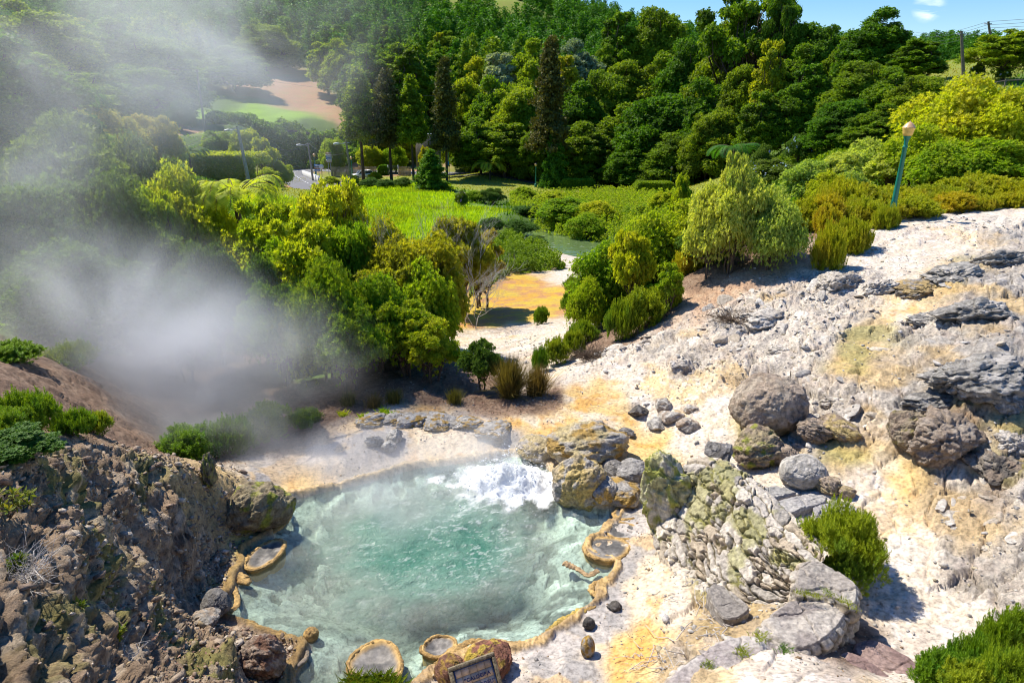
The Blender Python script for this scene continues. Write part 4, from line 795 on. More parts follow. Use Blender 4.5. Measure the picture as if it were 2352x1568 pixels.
# ------------------------------------------------------------------ loose stones
def zone_at(x, y): return bil(zw, x, y)
def scatter_rocks(name, n, region, zsel, sizes, cols, seed, label, flat=.6, cat='rubble', sub=1, tl=(0, 0, 1), sink=.2):
    rg = np.random.RandomState(seed); (x0, x1), (y0, y1) = region; m_ = (X > x0) & (X < x1) & (Y > y0) & (Y < y1) & (SD > .12); ix = np.flatnonzero(m_)
    wv = sum(wts[..., zk.index(k)] for k in zsel).ravel()[ix]*RRg.ravel()[ix]**2*(.25+1.2*sstep(.4, .65, fbm(X.ravel()[ix]*1.1, Y.ravel()[ix]*1.1, seed)))
    ix = rg.choice(ix, n, p=wv/wv.sum()); x = (X+OX).ravel()[ix]; y = (Y+OY).ravel()[ix]; z = Z.ravel()[ix]
    s = sizes[0]*np.exp(np.abs(rg.normal(size=n))*sizes[1]); s = np.minimum(s, sizes[2])
    mb = MB(); tpl = [(rock_v(900+k, sub, 1.0, .30, 7)[0]*np.array([1.1, .65+.1*k, .9-.1*k]), ICO[sub][1]) for k in range(6)]; cid = rg.randint(0, len(cols), n); tid = rg.randint(0, 6, n)
    for k in range(6):
        q = tid == k
        if not q.any(): continue
        V, F = tpl[k]; zd = rg.normal(size=(q.sum(), 3))*.35+np.array(tl)
        V2, F2 = place(V*np.array([1, .75, flat]), F, np.stack([x[q], y[q], z[q]+s[q]*sink], 1), zd, rg.uniform(0, 6.28, q.sum()), s[q])
        C = np.repeat(np.array(cols)[cid[q]]*rg.uniform(.8, 1.15, (q.sum(), 1)), len(V), 0); mb.add(V2, F2, C)
    return tag(obj(name, mb.me(name), M_rockf), label, cat, kind='stuff')
scatter_rocks('rubble', 3600, ((-.5, 16), (6.5, 26)), 'WYKCWP', (.014, .75, .13), [(.56, .52, .46), (.42, .39, .35), (.34, .32, .30), (.50, .42, .28), (.60, .56, .52)], 1, 'loose pale and grey stones strewn over the white slope')
scatter_rocks('rubble', 9000, ((-8, .3), (3.2, 12)), 'DY', (.011, .75, .09), [(.40, .31, .23), (.28, .20, .145), (.56, .47, .37), (.22, .16, .11), (.38, .28, .16), (.34, .26, .19)], 2, 'brown crumbling stones covering the left bank')
scatter_rocks('pebbles', 5000, ((-4, 5), (5, 19)), 'OTPS', (.006, .7, .04), [(.50, .47, .43), (.30, .28, .26), (.56, .48, .36), (.38, .26, .15)], 3, 'small pebbles scattered on the sinter flats')
scatter_rocks('broken_rock', 170, ((.8, 15), (7.5, 24)), 'WWWK', (.09, .5, .38), [(.58, .53, .46), (.46, .42, .37), (.64, .58, .50), (.52, .44, .34)], 4, 'broken pale slabs lodged in the white slope', flat=.34, cat='rocks', sub=4, tl=(-.35, -.25, 1), sink=-.2)
# dead leaf litter
def litter(n, region, zsel, seed, sz=.035):
    rg = np.random.RandomState(seed); (x0, x1), (y0, y1) = region; x = rg.uniform(x0, x1, n*3); y = rg.uniform(y0, y1, n*3)
    z_ = zone_at(x, y); wv = sum(z_[..., zk.index(k)] for k in zsel); ok = (rg.rand(len(x)) < wv) & (sdist(x, y, POOLS) > .1); x = x[ok][:n]; y = y[ok][:n]; n = len(x)
    T = (np.array([[-.5, 0, 0], [0, .18, .05], [.5, 0, .02], [0, -.18, .05]]), np.array([[0, 1, 2, 3]]))
    return place(T[0], T[1], np.stack([x, y, H(x, y)+.012], 1), rg.normal(size=(n, 3))*.45+[0, 0, 1], rg.uniform(0, 6.28, n), sz*rg.uniform(.6, 1.8, n))
mb = MB()
for a in ((9000, ((-7, 2.2), (9, 19)), 'S', 1), (7000, ((1, 13), (13, 24)), 'SC', 2), (2500, ((-6, 0), (4.5, 9)), 'D', 3)): mb.add(*litter(*a))
tag(obj('leaf_litter', mb.me('leaf_litter'), L_litter), 'brown dead leaves littering the soil under the shrubs', 'leaf litter', kind='stuff')

# ------------------------------------------------------------------ stone wall, slabs, steps
def stone_cols(idn, e, mort, pal, mcol=(.10, .08, .035)):
    pal = np.array(pal); C = pal[(idn*len(pal)).astype(int) % len(pal)]; return C*(1-mort[..., None])+np.array(mcol)*mort[..., None]
SPAL = [(.48, .43, .37), (.60, .53, .44), (.38, .34, .29), (.50, .41, .30), (.44, .37, .28), (.64, .57, .47)]
Bf = [G(1505, 1215, .30), G(1535, 1275, .33), G(1590, 1335, .38), G(1655, 1385, .45), G(1730, 1412, .55), G(1800, 1425, .7), G(1835, 1410, .85)]
Tf = [G(1560, 1078, 1.25), G(1610, 1072, 1.38), G(1680, 1118, 1.42), G(1745, 1185, 1.36), G(1800, 1245, 1.30), G(1850, 1275, 1.30), G(1880, 1300, 1.30)]
Bf = chaikin(np.array(Bf), 3); Tf = chaikin(np.array(Tf), 3)
def resamp(p, n):
    L = np.concatenate([[0], np.cumsum(np.linalg.norm(np.diff(p, axis=0), axis=1))]); s = np.linspace(0, L[-1], n); return np.stack([np.interp(s, L, p[:, k]) for k in range(3)], 1), s
nu = 420; Bf, _ = resamp(Bf, nu); Tf, su = resamp(Tf, nu); back = np.array([.42, .30, 0])
rows = [Bf*(1-t)+Tf*t for t in np.linspace(-.15, 1, 120)]+[Tf+back*t+[0, 0, .03*math.sin(t*3.14)] for t in np.linspace(.03, 1, 46)]+[Tf+back*(1+.1*t)+[0, 0, -.75*t] for t in np.linspace(.05, 1, 40)]
Vw = np.array(rows); cl = np.concatenate([[0], np.cumsum(np.linalg.norm(np.diff(Vw[:, nu//2], axis=0), axis=1))])
SS, CC_ = np.meshgrid(su, cl); du = np.gradient(Vw, axis=1); dc = np.gradient(Vw, axis=0); nrm = np.cross(du, dc); nrm /= np.linalg.norm(nrm, axis=2)[..., None]+1e-9
f1, f2, wi = worley(SS*4.6+fbm(SS*3, CC_*3, 4)*2.2+CC_*1.5, CC_*7.0+fbm(SS*3, CC_*3, 6)*2.2, 13)
b1, b2, bi = worley(SS*2.7+fbm(SS*3, CC_*3, 24)*1.4+CC_*1.2, CC_*4.2+fbm(SS*3, CC_*3, 26)*1.4, 43); bg_ = bi > .45; wi = np.where(bg_, bi*1.7 % 1, wi); eb = np.where(bg_, (b2-b1)*1.6, np.minimum(f2-f1, (b2-b1)*1.6))
h1, h2, wj = worley(SS*17, CC_*19, 14); e = eb; topz = (np.arange(len(rows))[:, None] > 120) & (np.arange(len(rows))[:, None] < 166)
hgt = sstep(.02, .28, e)*(.03+.09*wi)+(wj-.5)*.015*sstep(.1, .2, e)+(fbm(SS*14, CC_*14, 8, 4)-.5)*.04
hgt = np.where(topz, hgt*.6, hgt)
Vw = Vw+nrm*hgt[..., None]*(1 if nrm[60, 200] @ np.array([-.5, -.8, .3]) > 0 else -1)
Cw = stone_cols(wi, e, sstep(.14, .04, e), SPAL); mo = sstep(.56, .66, fbm(SS*2.1, CC_*2.1, 55, 4)); Cw = Cw*(1-mo[..., None]*.65)+np.array((.30, .29, .08))*mo[..., None]*.65
Cw = Cw*(.8+.4*fbm(SS*12, CC_*12, 77, 3))[..., None]
nr_ = len(rows); jj, ii = np.meshgrid(np.arange(nu-1), np.arange(nr_-1)); q = ii*nu+jj
root = empty('stone_wall', tuple(Bf[nu//2]), 0, 'curved rubble stone wall with mossy face beside the hot pool', 'stone wall'); off = Bf[nu//2]
obj('wall_face', mesh('wall_face', Vw-off, np.stack([q, q+1, q+nu+1, q+nu], -1).reshape(-1, 4), Cw.reshape(-1, 3), smooth=True), M_rockf, root)
def block(uvs, zt, zbm, name, label, cat, c1, c2, seed, stones=False, parent=None, rough=.03, group=None, mat=None, ns=22):
    p = np.array([G(u, v, zt)[:2] for u, v in uvs]); p = smooth_closed(p, 1)
    # resample evenly
    L = np.concatenate([[0], np.cumsum(np.linalg.norm(np.diff(np.r_[p, p[:1]], axis=0), axis=1))]); n = max(80, int(L[-1]/.02)); s = np.linspace(0, L[-1], n, endpoint=False); pp = np.r_[p, p[:1]]
    p = np.stack([np.interp(s, L, pp[:, 0]), np.interp(s, L, pp[:, 1])], 1); c = p.mean(0)
    if ((np.roll(p, -1, 0)[:, 0]-p[:, 0])*(p[:, 1]+np.roll(p, -1, 0)[:, 1])).sum() > 0: p = p[::-1]
    tg = np.roll(p, -1, 0)-np.roll(p, 1, 0); on = np.stack([tg[:, 1], -tg[:, 0]], 1); on /= np.linalg.norm(on, axis=1)[:, None]
    V = []; C = []
    for r in np.linspace(0, 1, 70):
        q = c+(p-c)*r; k = fbm(q[:, 0]*3, q[:, 1]*3, seed, 4)
        h = zt+(k-.5)*rough*3+(fbm(q[:, 0]*14, q[:, 1]*14, seed+4, 3)-.5)*rough*.8-.03*sstep(.93, 1, r)
        w1, w2, wi_ = worley(q[:, 0]*2.2+fbm(q[:, 0]*3, q[:, 1]*3, 2)*.6, q[:, 1]*2.2+fbm(q[:, 0]*3, q[:, 1]*3, 4)*.6, seed); h = h-rough*.9*(1-sstep(0, .07, w2-w1))+(wi_-.5)*rough*.9; t = sstep(.4, .62, fbm(q[:, 0]*2.6, q[:, 1]*2.6, seed+6, 4))[:, None]; V.append(np.c_[q, h]); C.append(np.array(c1)*(1-t)+np.array(c2)*t)
    for t_ in np.linspace(.04, 1, ns):
        zq = zt-.03-(zt-zbm)*t_
        if stones:
            f1, f2, wi = worley(s*6, np.full(n, zq*7.), seed+9); hh = sstep(.02, .25, f2-f1)*(.03+.05*wi); cc = stone_cols(wi, f2-f1, sstep(.14, .04, f2-f1), SPAL)
        else: hh = (fbm(s*6, np.full(n, zq*9), seed+3, 4)-.5)*rough*2; k = sstep(.4, .6, fbm(s*3, np.full(n, zq*6), seed+2, 3))[:, None]; cc = np.array(c1)*(1-k)+np.array(c2)*k
        V.append(np.c_[p+on*(hh+.0)[:, None], np.full(n, zq)]); C.append(cc)
    V = np.concatenate(V)-[c[0], c[1], zbm]; m_ = 70+ns; i = np.arange(m_-1)[:, None]*n; j = np.arange(n)[None]; k = (j+1) % n
    me = mesh(name, V, np.stack([i+j, i+n+j, i+n+k, i+k], -1).reshape(-1, 4), np.concatenate(C), smooth=True)
    o = obj(name, me, mat or M_rockf, None, (c[0], c[1], zbm))
    if label: tag(o, label, cat, group)
    return o
CON = (.46, .41, .355); CON2 = (.29, .25, .225)
block([(1738,1448),(1770,1408),(1835,1368),(1880,1362),(1930,1378),(1950,1398),(1925,1440),(1880,1480),(1835,1492),(1780,1470)], 1.28, .45, 'wall_coping', 'broad weathered slab capping the near end of the wall', 'stone slab', CON, CON2, 301, True)
block([(1825,1352),(1832,1300),(1850,1284),(1900,1292),(1958,1330),(1972,1350),(1968,1395),(1925,1372),(1880,1358)], 1.38, .5, 'wall_coping', 'cracked mortar capping with grass tufts behind the broad slab', 'stone slab', (.46, .42, .36), (.34, .30, .26), 302, True)
block([(1600,1500),(1660,1462),(1730,1452),(1790,1478),(1860,1498),(1868,1518),(1830,1560),(1760,1600),(1640,1640),(1520,1620),(1540,1545)], 1.22, .35, 'stone_ledge', 'pale concrete ledge with grass tufts at the bottom right', 'stone ledge', (.50, .45, .41), (.38, .33, .31), 303, True)
block([(1712,1126),(1770,1114),(1829,1104),(1852,1122),(1800,1138),(1752,1148)], .93, .7, 'stone_slab', 'worn grey slab nearest the smooth pale boulder', 'stone slab', (.40, .38, .36), (.32, .31, .30), 311, group='worn grey slabs on the path')
block([(1766,1156),(1825,1136),(1879,1119),(1909,1145),(1860,1164),(1802,1180)], .97, .72, 'stone_slab', 'worn grey slab in the middle of three', 'stone slab', (.42, .40, .38), (.34, .32, .31), 312, group='worn grey slabs on the path')
block([(1863,1162),(1900,1152),(1933,1145),(1973,1166),(1969,1179),(1920,1186),(1880,1184)], 1.0, .75, 'stone_slab', 'worn grey slab partly behind the round green shrub', 'stone slab', (.42, .40, .38), (.34, .32, .31), 313, group='worn grey slabs on the path')
for i, (pts_, z_) in enumerate([([(1955,1478),(2000,1462),(2110,1520),(2140,1548),(2070,1562),(1975,1510)], .92), ([(1915,1505),(1955,1490),(2060,1560),(2080,1600),(2000,1610),(1935,1545)], 1.02), ([(1868,1532),(1912,1512),(1985,1570),(2000,1640),(1900,1650),(1870,1580)], 1.14)]):
    block(pts_, z_, .5, 'stone_step', 'reddish stone step at the foot of the wall, %s of three' % ['lowest', 'middle', 'top'][i], 'stone step', (.34, .24, .21), (.24, .16, .145), 320+i, group='reddish stone steps', rough=.02)
block([(1622,1350),(1640,1335),(1668,1345),(1720,1385),(1722,1400),(1680,1420),(1655,1412)], .85, .35, 'fallen_slab', 'tilted grey brown slab fallen at the foot of the stone wall', 'stone slab', (.40, .36, .31), (.28, .25, .22), 330)
# dry twigs on the ground by the wall
mb = MB(); rg = np.random.RandomState(3)
for u0, v0, k in ((1590, 1360, 7), (1640, 1450, 9), (1480, 1520, 10), (1560, 1500, 6)):
    for i in range(k):
        a = on_ray(u0+rg.uniform(-40, 40), v0+rg.uniform(-30, 30)); d = rg.normal(size=3)*[.35, .35, .05]; e_ = a+d; e_[2] = float(H(e_[0], e_[1]))+.06; a[2] += .03
        mb.tube(bend(rg, a, e_, 6, .15), np.linspace(.008, .003, 6), 4)
tag(obj('dry_twigs', mb.me('dry_twigs'), M_dead), 'bleached dry twigs lying on the ground left of the stone wall', 'twigs', kind='stuff')

# ------------------------------------------------------------------ tile plaque
def text(body, size, mat, parent, M, name='lettering'):
    cu = bpy.data.curves.new(name, 'FONT'); cu.body = body; cu.size = size; cu.extrude = .0008; cu.offset = .0022; cu.align_x = 'LEFT'; cu.space_character = 1.12
    o = bpy.data.objects.new(name, cu); COL.objects.link(o); 
    me = bpy.data.meshes.new_from_object(o); bpy.data.objects.remove(o); o = bpy.data.objects.new(name, me); COL.objects.link(o); me.materials.clear(); me.materials.append(mat); o.parent = parent; o.matrix_local = M; return o
M_ink = surf('ink_blue', (.055, .07, .16), var=.2, scale=60, rough=.4, bump=.05)
M_tile = surf('glazed_tile', vcol=True, var=.28, scale=9, rough=.35, bump=.1, bdist=.003)
M_conc = surf('mossy_concrete', (.24, .20, .13), var=.6, scale=28, bump=.8)
tl = P(1040, 1540, 6.55); tr = P(1128, 1508, 6.72)
xa = Vector(tr-tl).normalized(); ya = (Vector(P(1128, 1508, 6.72))-Vector(P(1148, 1585, 6.50))).normalized(); za = xa.cross(ya).normalized(); ya = za.cross(xa)
Wp = (Vector(tr)-Vector(tl)).length; Mx = Matrix((xa, ya, za)).transposed().to_4x4(); Mx.translation = Vector(tl)
pl = empty('tile_plaque', (0, 0, 0), 0, 'tile name plaque reading CALDEIRA in a mossy concrete frame', 'sign'); pl.matrix_world = Mx
ts = (Wp-.02)/4.75; mb = MB(); rg = np.random.RandomState(8); xsb = [0, ts*.0, 0]
cols_x = [0, ts*.92, ts*1.92, ts*2.92, ts*3.92, ts*4.9]
for i in range(5):
    for j in range(5):
        x0, x1 = cols_x[i], cols_x[i+1]; y0 = -ts*j; y1 = -ts*(j+1)
        k = rg.uniform(.85, 1.1); mb.box(((x0+x1)/2, (y0+y1)/2, rg.uniform(0, .0015)), (x1-x0-.004, ts-.004, .012), col=(.66*k, .52*k, .37*k))
obj('tiles', mb.me('tiles'), M_tile, pl)
mb = MB(); bw = .016; WW = cols_x[-1]; HH = ts*5
for c_, d_ in (((WW/2, -bw*.6, .0085), (WW, bw, .002)), ((bw*.6, -HH/2, .0087), (bw, HH, .002)), ((WW-bw*.6, -HH/2, .0087), (bw, HH, .002))): mb.box(c_, d_, col=(.11, .15, .27))
obj('blue_border', mb.me('blue_border'), surf('blue_glaze', vcol=True, var=.3, scale=25, rough=.35, bump=.05), pl)
mb = MB(); mb.box((WW/2, .025, .0), (WW+.10, .045, .09)); mb.box((-.027, -HH/2, .0), (.045, HH, .09)); mb.box((WW+.027, -HH/2, .0), (.045, HH, .09)); mb.box((WW/2, -HH/2, -.045), (WW+.1, HH, .07))
V = np.concatenate(mb.V)
o = obj('frame', mb.me('frame'), M_conc, pl); bv = o.modifiers.new('bevel', 'BEVEL'); bv.width = .008; bv.segments = 2
text('\u201cCALDEIRA', ts*.60, M_ink, pl, Matrix.Translation((ts*1.02, -ts*1.72, .0095)))
text('ASMODEU\u201d', ts*.60, M_ink, pl, Matrix.Translation((ts*1.45, -ts*2.72, .0095)))
mb = MB(); mb.box((WW/2, -HH-.15, -.05), (.09, .5, .08)); obj('support', mb.me('support'), M_conc, pl)

# ================================================================== LAMPS, POLES, SIGNS, ROAD
def plain(name, col, rough=.5, metal=0, **k):
    m = surf(name, col, rough=rough, var=k.get('var', .15), scale=k.get('scale', 8), bump=.1, spec=.5); m.node_tree.nodes['Principled BSDF'].inputs['Metallic'].default_value = metal; return m
M_green = plain('green_paint', (.012, .20, .14), .35, var=.25, scale=5)
M_lampg = plain('lamp_glass', (.78, .50, .13), .35)
M_lampc = plain('lamp_cap', (.66, .40, .20), .4)
M_pole = surf('pole_wood', (.20, .16, .12), var=.35, scale=4); M_cpole = surf('pole_concrete', (.30, .27, .235), var=.25, scale=6)
M_metal = plain('grey_metal', (.40, .42, .43), .4, .3); M_wire = plain('wire', (.05, .055, .06), .6); M_whitep = plain('white_paint', (.78, .78, .76), .4)
M_bluep = plain('blue_sign', (.03, .16, .42), .4); M_brown = plain('brown_sign', (.26, .12, .07), .5); M_blk = plain('black_rubber', (.02, .02, .02), .7); M_glassd = plain('dark_glass', (.04, .06, .08), .1)
def lamp_parts():
    a = MB(); a.lathe([(.165, -.3), (.165, .22), (.175, .24), (.175, .27), (.155, .29), (.16, .33), (.15, .36), (.165, .385), (.165, .41), (.115, .44), (.092, .52), (.078, .66), (.088, .68), (.088, .70)], 24, flute=.0)
    b = MB(); b.lathe([(.074, .70), (.070, 1.2), (.056, 2.55), (.068, 2.57), (.068, 2.60), (.052, 2.62), (.050, 2.66), (.060, 2.80), (.085, 2.90), (.10, 2.93), (.10, 2.955)], 32, flute=.13)
    c = MB(); c.lathe([(.0, 2.952), (.095, 2.957), (.125, 2.99), (.135, 3.06), (.15, 3.17), (.165, 3.21), (.165, 3.235), (.0, 3.24)], 24)
    d = MB(); d.lathe([(.168, 3.236), (.15, 3.27), (.125, 3.31), (.10, 3.35), (.07, 3.385), (.04, 3.415), (.015, 3.425), (.0, 3.47)], 24)
    return [('base', a.me('base', True), M_green), ('post', b.me('post', True), M_green), ('globe', c.me('globe', True), M_lampg), ('cap', d.me('cap', True), M_lampc)]
LP = lamp_parts()
for nm, me_, mt in LP: me_.materials.append(mt)
def lamp(x, y, h, label, lean=0, z=None):
    z = float(H(x, y)) if z is None else z; o = empty('street_lamp', (x, y, z), .4, label, 'street lamp', 'green park lamps with amber globes'); s = h/3.45; o.scale = (s*1.25, s*1.25, s)
    if lean: o.rotation_euler = (0, lean, 0)
    for nm, me_, mt in LP: obj(nm, me_, None, o)
    return o
p = P(2052, 468, 24.5); zg = float(H(p[0], p[1])); zt = P(2082, 256, 24.5)[2]
lamp(p[0], p[1], 3.4, 'tall green fluted lamp leaning slightly in the heather on the right', R(1.5), z=min(zg, zt-3.35))
for u, vb, vt, y, lb in ((1231, 421, 374, 112, 'small green lamp beside the dark conifer trunk by the park path'), (1543, 436, 382, 100, 'small green lamp at the end of the clipped hedge'), (721, 393, 352, 135, 'small green lamp on the far side of the road bend'), (806, 394, 359, 136, 'small green lamp beside the bamboo fence')):
    q = P(u, vt, y); lamp(q[0], q[1], q[2]-float(H(q[0], q[1])), lb)
def pole(ub, vt, ut, y, r, mat, label, arm=None, name='utility_pole'):
    a = P(ub, 300, y); zg = float(H(a[0], a[1])); t = P(ut, vt, y); o = empty(name, (a[0], a[1], zg), 0, label, 'utility pole')
    mb = MB(); mb.tube([(0, 0, -.3), (t[0]-a[0], 0, t[2]-zg)], [r*1.25, r*.8], 10); obj('post', mb.me('post', True), mat, o)
    tp = np.array([t[0]-a[0], 0, t[2]-zg])
    if arm:
        mb = MB(); s = arm; mb.tube([tp+[0, 0, -.6], tp+[-.5*s, 0, -.35], tp+[-1.1*s, 0, -.35]], .05*s, 6); obj('arm', mb.me('arm', True), M_metal, o)
        mb = MB(); mb.tube([tp+[-1.05*s, 0, -.37], tp+[-1.4*s, 0, -.37], tp+[-1.9*s, 0, -.42]], [.10*s, .17*s, .11*s], 8); obj('lamp_head', mb.me('lamp_head', True), M_metal, o)
    mb = MB(); mb.box(tp+[0, 0, -.25], (.9, .1, .1)); obj('crossbar', mb.me('crossbar'), M_metal, o)
    return np.array([t[0], y, t[2]])
t1 = pole(562, 290, 545, 70, .16, M_cpole, 'grey concrete pole with a lantern arm behind the tree fern', .7)
t2 = pole(471, 160, 452, 112, .17, M_pole, 'tall wooden pole rising into the steam left of the green field')
t3 = pole(709, 328, 707, 128, .16, M_cpole, 'slim concrete pole with a lantern arm at the road bend', 1.1)
t4 = pole(800, 324, 795, 104, .17, M_pole, 'wooden pole with a lantern arm at the corner of the meadow', 1.0)
t5 = pole(2196, 72, 2208, 74, .15, M_pole, 'leaning wooden pole on the grassy rise, the nearer of two')
t6 = pole(2256, 50, 2270, 88, .15, M_pole, 'slim wooden pole on the skyline, farther of two')
def wire(a, b, label, sag=.03, r=.018):
    t = np.linspace(0, 1, 16)[:, None]; p = np.array(a)*(1-t)+np.array(b)*t; p[:, 2] -= np.linalg.norm(np.array(a)-np.array(b))*sag*np.sin(np.pi*t[:, 0])
    V, F = tube(p, r, 4); tag(obj('overhead_wire', mesh('overhead_wire', V, F), M_wire), label, 'wire', 'overhead wires')
wire(t1, P(250, 395, 66), 'wire running left from the lantern pole over the shrubs', .01)
wire(t1, t3, 'wire from the grey concrete pole to the slim pole at the bend', .03)
wire(t3, P(790, 352, 118), 'slack wire hanging from the slim pole toward the direction sign', .08)
wire(t2, P(-60, 150, 105), 'wire running left from the tall wooden pole', .01)
wire(t2, P(1080, 222, 150), 'wire crossing right from the tall wooden pole before the pines', .02)
for i, (va, vb) in enumerate(((52, 74), (62, 80), (72, 92), (82, 100))):
    wire(t6+[0, 0, -.35*i], P(2100, vb, 150), 'skyline wire left of the far pole, %s from the top' % ['first', 'second', 'third', 'fourth'][i], .012)
    wire(t6+[0, 0, -.35*i], P(2480, 30+i*9, 80), 'skyline wire right of the far pole, %s from the top' % ['first', 'second', 'third', 'fourth'][i], .012)
# road and paths
def ribbon(pts, width, dz, name, mat, kind='structure', step=1.0):
    p = np.c_[pts, np.zeros(len(pts))]; q, s = resamp(p, max(6, int(np.linalg.norm(np.diff(p, axis=0), axis=1).sum()/step))); q = q[:, :2]
    t = np.gradient(q, axis=0); t /= np.linalg.norm(t, axis=1)[:, None]; nn_ = np.stack([-t[:, 1], t[:, 0]], 1); V = []
    for w_ in np.linspace(-.5, .5, 9): a = q+nn_*w_*width; V.append(np.c_[a, H(a[:, 0], a[:, 1])+dz])
    V = np.stack(V, 1); n = len(q); i = np.arange(n-1)[:, None]*9; j = np.arange(8)[None]
    return tag(obj(name, mesh(name, V.reshape(-1, 3), np.stack([i+j, i+j+1, i+j+10, i+j+9], -1).reshape(-1, 4), smooth=True), mat), kind=kind)
M_asph = surf('asphalt', (.17, .17, .185), var=.15, scale=1.5, rough=.8)
ribbon(ROADC, 7.4, .05, 'road', M_asph)
t_ = np.gradient(ROADC, axis=0); t_ /= np.linalg.norm(t_, axis=1)[:, None]; ROADN = np.stack([-t_[:, 1], t_[:, 0]], 1)
L_ = resamp(np.c_[ROADC+ROADN*.0, np.zeros(len(ROADC))], 400)[0][:, :2]
for i in range(0, 396, 12):
    o = ribbon(L_[i:i+6], .18, .056, 'road_marking', M_whitep, step=.5)
PATH = chaikin(np.array([G(1040, 408, -4.3)[:2], G(1130, 413, -4.2)[:2], G(1240, 424, -4.1)[:2], G(1400, 434, -4.0)[:2], G(1560, 440, -2.6)[:2]]), 3)
ribbon(PATH, 2.2, .06, 'path', surf('path_tar', (.10, .095, .10), scale=2))
# river
RV = chaikin(np.array([G(1200, 470, -4.25)[:2], G(1225, 520, -4.25)[:2], G(1262, 546, -4.25)[:2], G(1310, 563, -4.25)[:2], G(1365, 580, -4.25)[:2], G(1430, 610, -4.25)[:2], G(1500, 640, -4.25)[:2]]), 3)
p = np.c_[RV, np.zeros(len(RV))]; q, s = resamp(p, 220); q = q[:, :2]; t = np.gradient(q, axis=0); t /= np.linalg.norm(t, axis=1)[:, None]; nn_ = np.stack([-t[:, 1], t[:, 0]], 1)
V = np.stack([np.c_[q+nn_*w_*9.0, np.full(len(q), -4.3)+(fbm((q+nn_*w_*9)[:, 0]*2, (q+nn_*w_*9)[:, 1]*2, 3)-.5)*.06] for w_ in np.linspace(-.5, .5, 30)], 1)
i = np.arange(219)[:, None]*30; j = np.arange(29)[None]
M_riv, nt, b = newmat('river_water'); b.inputs['Base Color'].default_value = (.14, .20, .09, 1); b.inputs['Roughness'].default_value = .12; b.inputs['Specular IOR Level'].default_value = .5
tc = N(nt, 'TexCoord'); n_ = N(nt, 'TexNoise'); n_.inputs['Scale'].default_value = 2.2; n_.inputs['Detail'].default_value = 5; nt.links.new(tc.outputs['Object'], n_.inputs['Vector'])
nt.links.new(mixc(nt, ramp(nt, n_.outputs[0], [(.60, 0), (.72, .5)]), (.11, .17, .06), (.50, .56, .46)), b.inputs['Base Color'])
bp = N(nt, 'Bump'); bp.inputs['Distance'].default_value = .1; bp.inputs['Strength'].default_value = .6; nt.links.new(n_.outputs[0], bp.inputs['Height']); nt.links.new(bp.outputs[0], b.inputs['Normal'])
tag(obj('river', mesh('river', V.reshape(-1, 3), np.stack([i+j, i+j+1, i+j+31, i+j+30], -1).reshape(-1, 4), smooth=True), M_riv), kind='structure')
# low walls by the road
def gline(uv, z): return np.array([G(u, v, z) for u, v in uv])
def lowwall(uvs, h, th, label, mat, name='low_wall', cat='wall', z=-4.4):
    p = gline(uvs, z); q, s = resamp(p, max(4, int(np.linalg.norm(np.diff(p, axis=0), axis=1).sum()/.8))); q[:, 2] = H(q[:, 0], q[:, 1]); q[:, 2] = np.maximum(q[:, 2], z-.2)
    t = np.gradient(q[:, :2], axis=0); t /= np.linalg.norm(t, axis=1)[:, None]; nn_ = np.c_[-t[:, 1], t[:, 0], np.zeros(len(q))]*th/2
    V = np.stack([q-nn_+[0, 0, -.5], q-nn_+[0, 0, h], q+nn_+[0, 0, h], q+nn_+[0, 0, -.5]], 1); n = len(q); i = np.arange(n-1)[:, None]*4; j = np.arange(4)[None]; k = (j+1) % 4
    F = np.concatenate([np.stack([i+j, i+k, i+4+k, i+4+j], -1).reshape(-1, 4), [[0, 1, 2, 3], [4*n-4, 4*n-3, 4*n-2, 4*n-1]]])
    return tag(obj(name, mesh(name, V.reshape(-1, 3), F), mat), label, cat)
lowwall([(696, 401), (715, 408), (734, 416)], 1.0, .4, 'white painted low wall at the inside of the road bend', M_whitep)
lowwall([(734, 416), (765, 424), (798, 432)], .9, .4, 'grey stone low wall continuing from the white wall', surf('stone_low', (.30, .29, .27), var=.4, scale=3))
lowwall([(660, 385), (710, 383.5), (760, 382)], .9, .3, 'dark kerb wall along the outside of the road bend', surf('kerb_dark', (.10, .07, .06), scale=3), z=-4.5)
# bamboo fences
M_bam = surf('bamboo', (.36, .29, .21), var=.45, scale=9)
def bfence(u0, u1, vb, h, y, label):
    a = P(u0, vb, y); b_ = P(u1, vb, y); mb = MB(); n = int((b_[0]-a[0])/.22); rg = np.random.RandomState(int(u0)); za = float(H((a[0]+b_[0])/2, y))-.1
    for i in range(n):
        mb.tube([(i*.22, rg.uniform(-.02, .02), 0), (i*.22, 0, h*rg.uniform(.95, 1.03))], .1, 5)
    o = empty('bamboo_fence', (a[0], y, za), 0, label, 'fence'); obj('canes', mb.me('canes', True), M_bam, o)
    mb = MB(); [mb.box((n*.11, .13, zz), (n*.22, .06, .08)) for zz in (.3, h*.6)]; obj('rails', mb.me('rails'), M_bam, o)
    for i in range(0, n+1, max(1, n//3)): mb = MB(); mb.tube([(i*.22, .2, -.2), (i*.22, .2, h+.05)], .07, 6); obj('fence_post', mb.me('fence_post'), M_metal, o)
bfence(762, 867, 396, 2.2, 139, 'long bamboo cane fence behind the parked car')
bfence(917, 947, 397, 1.9, 139, 'short bamboo cane fence with a gate right of the metal gate')
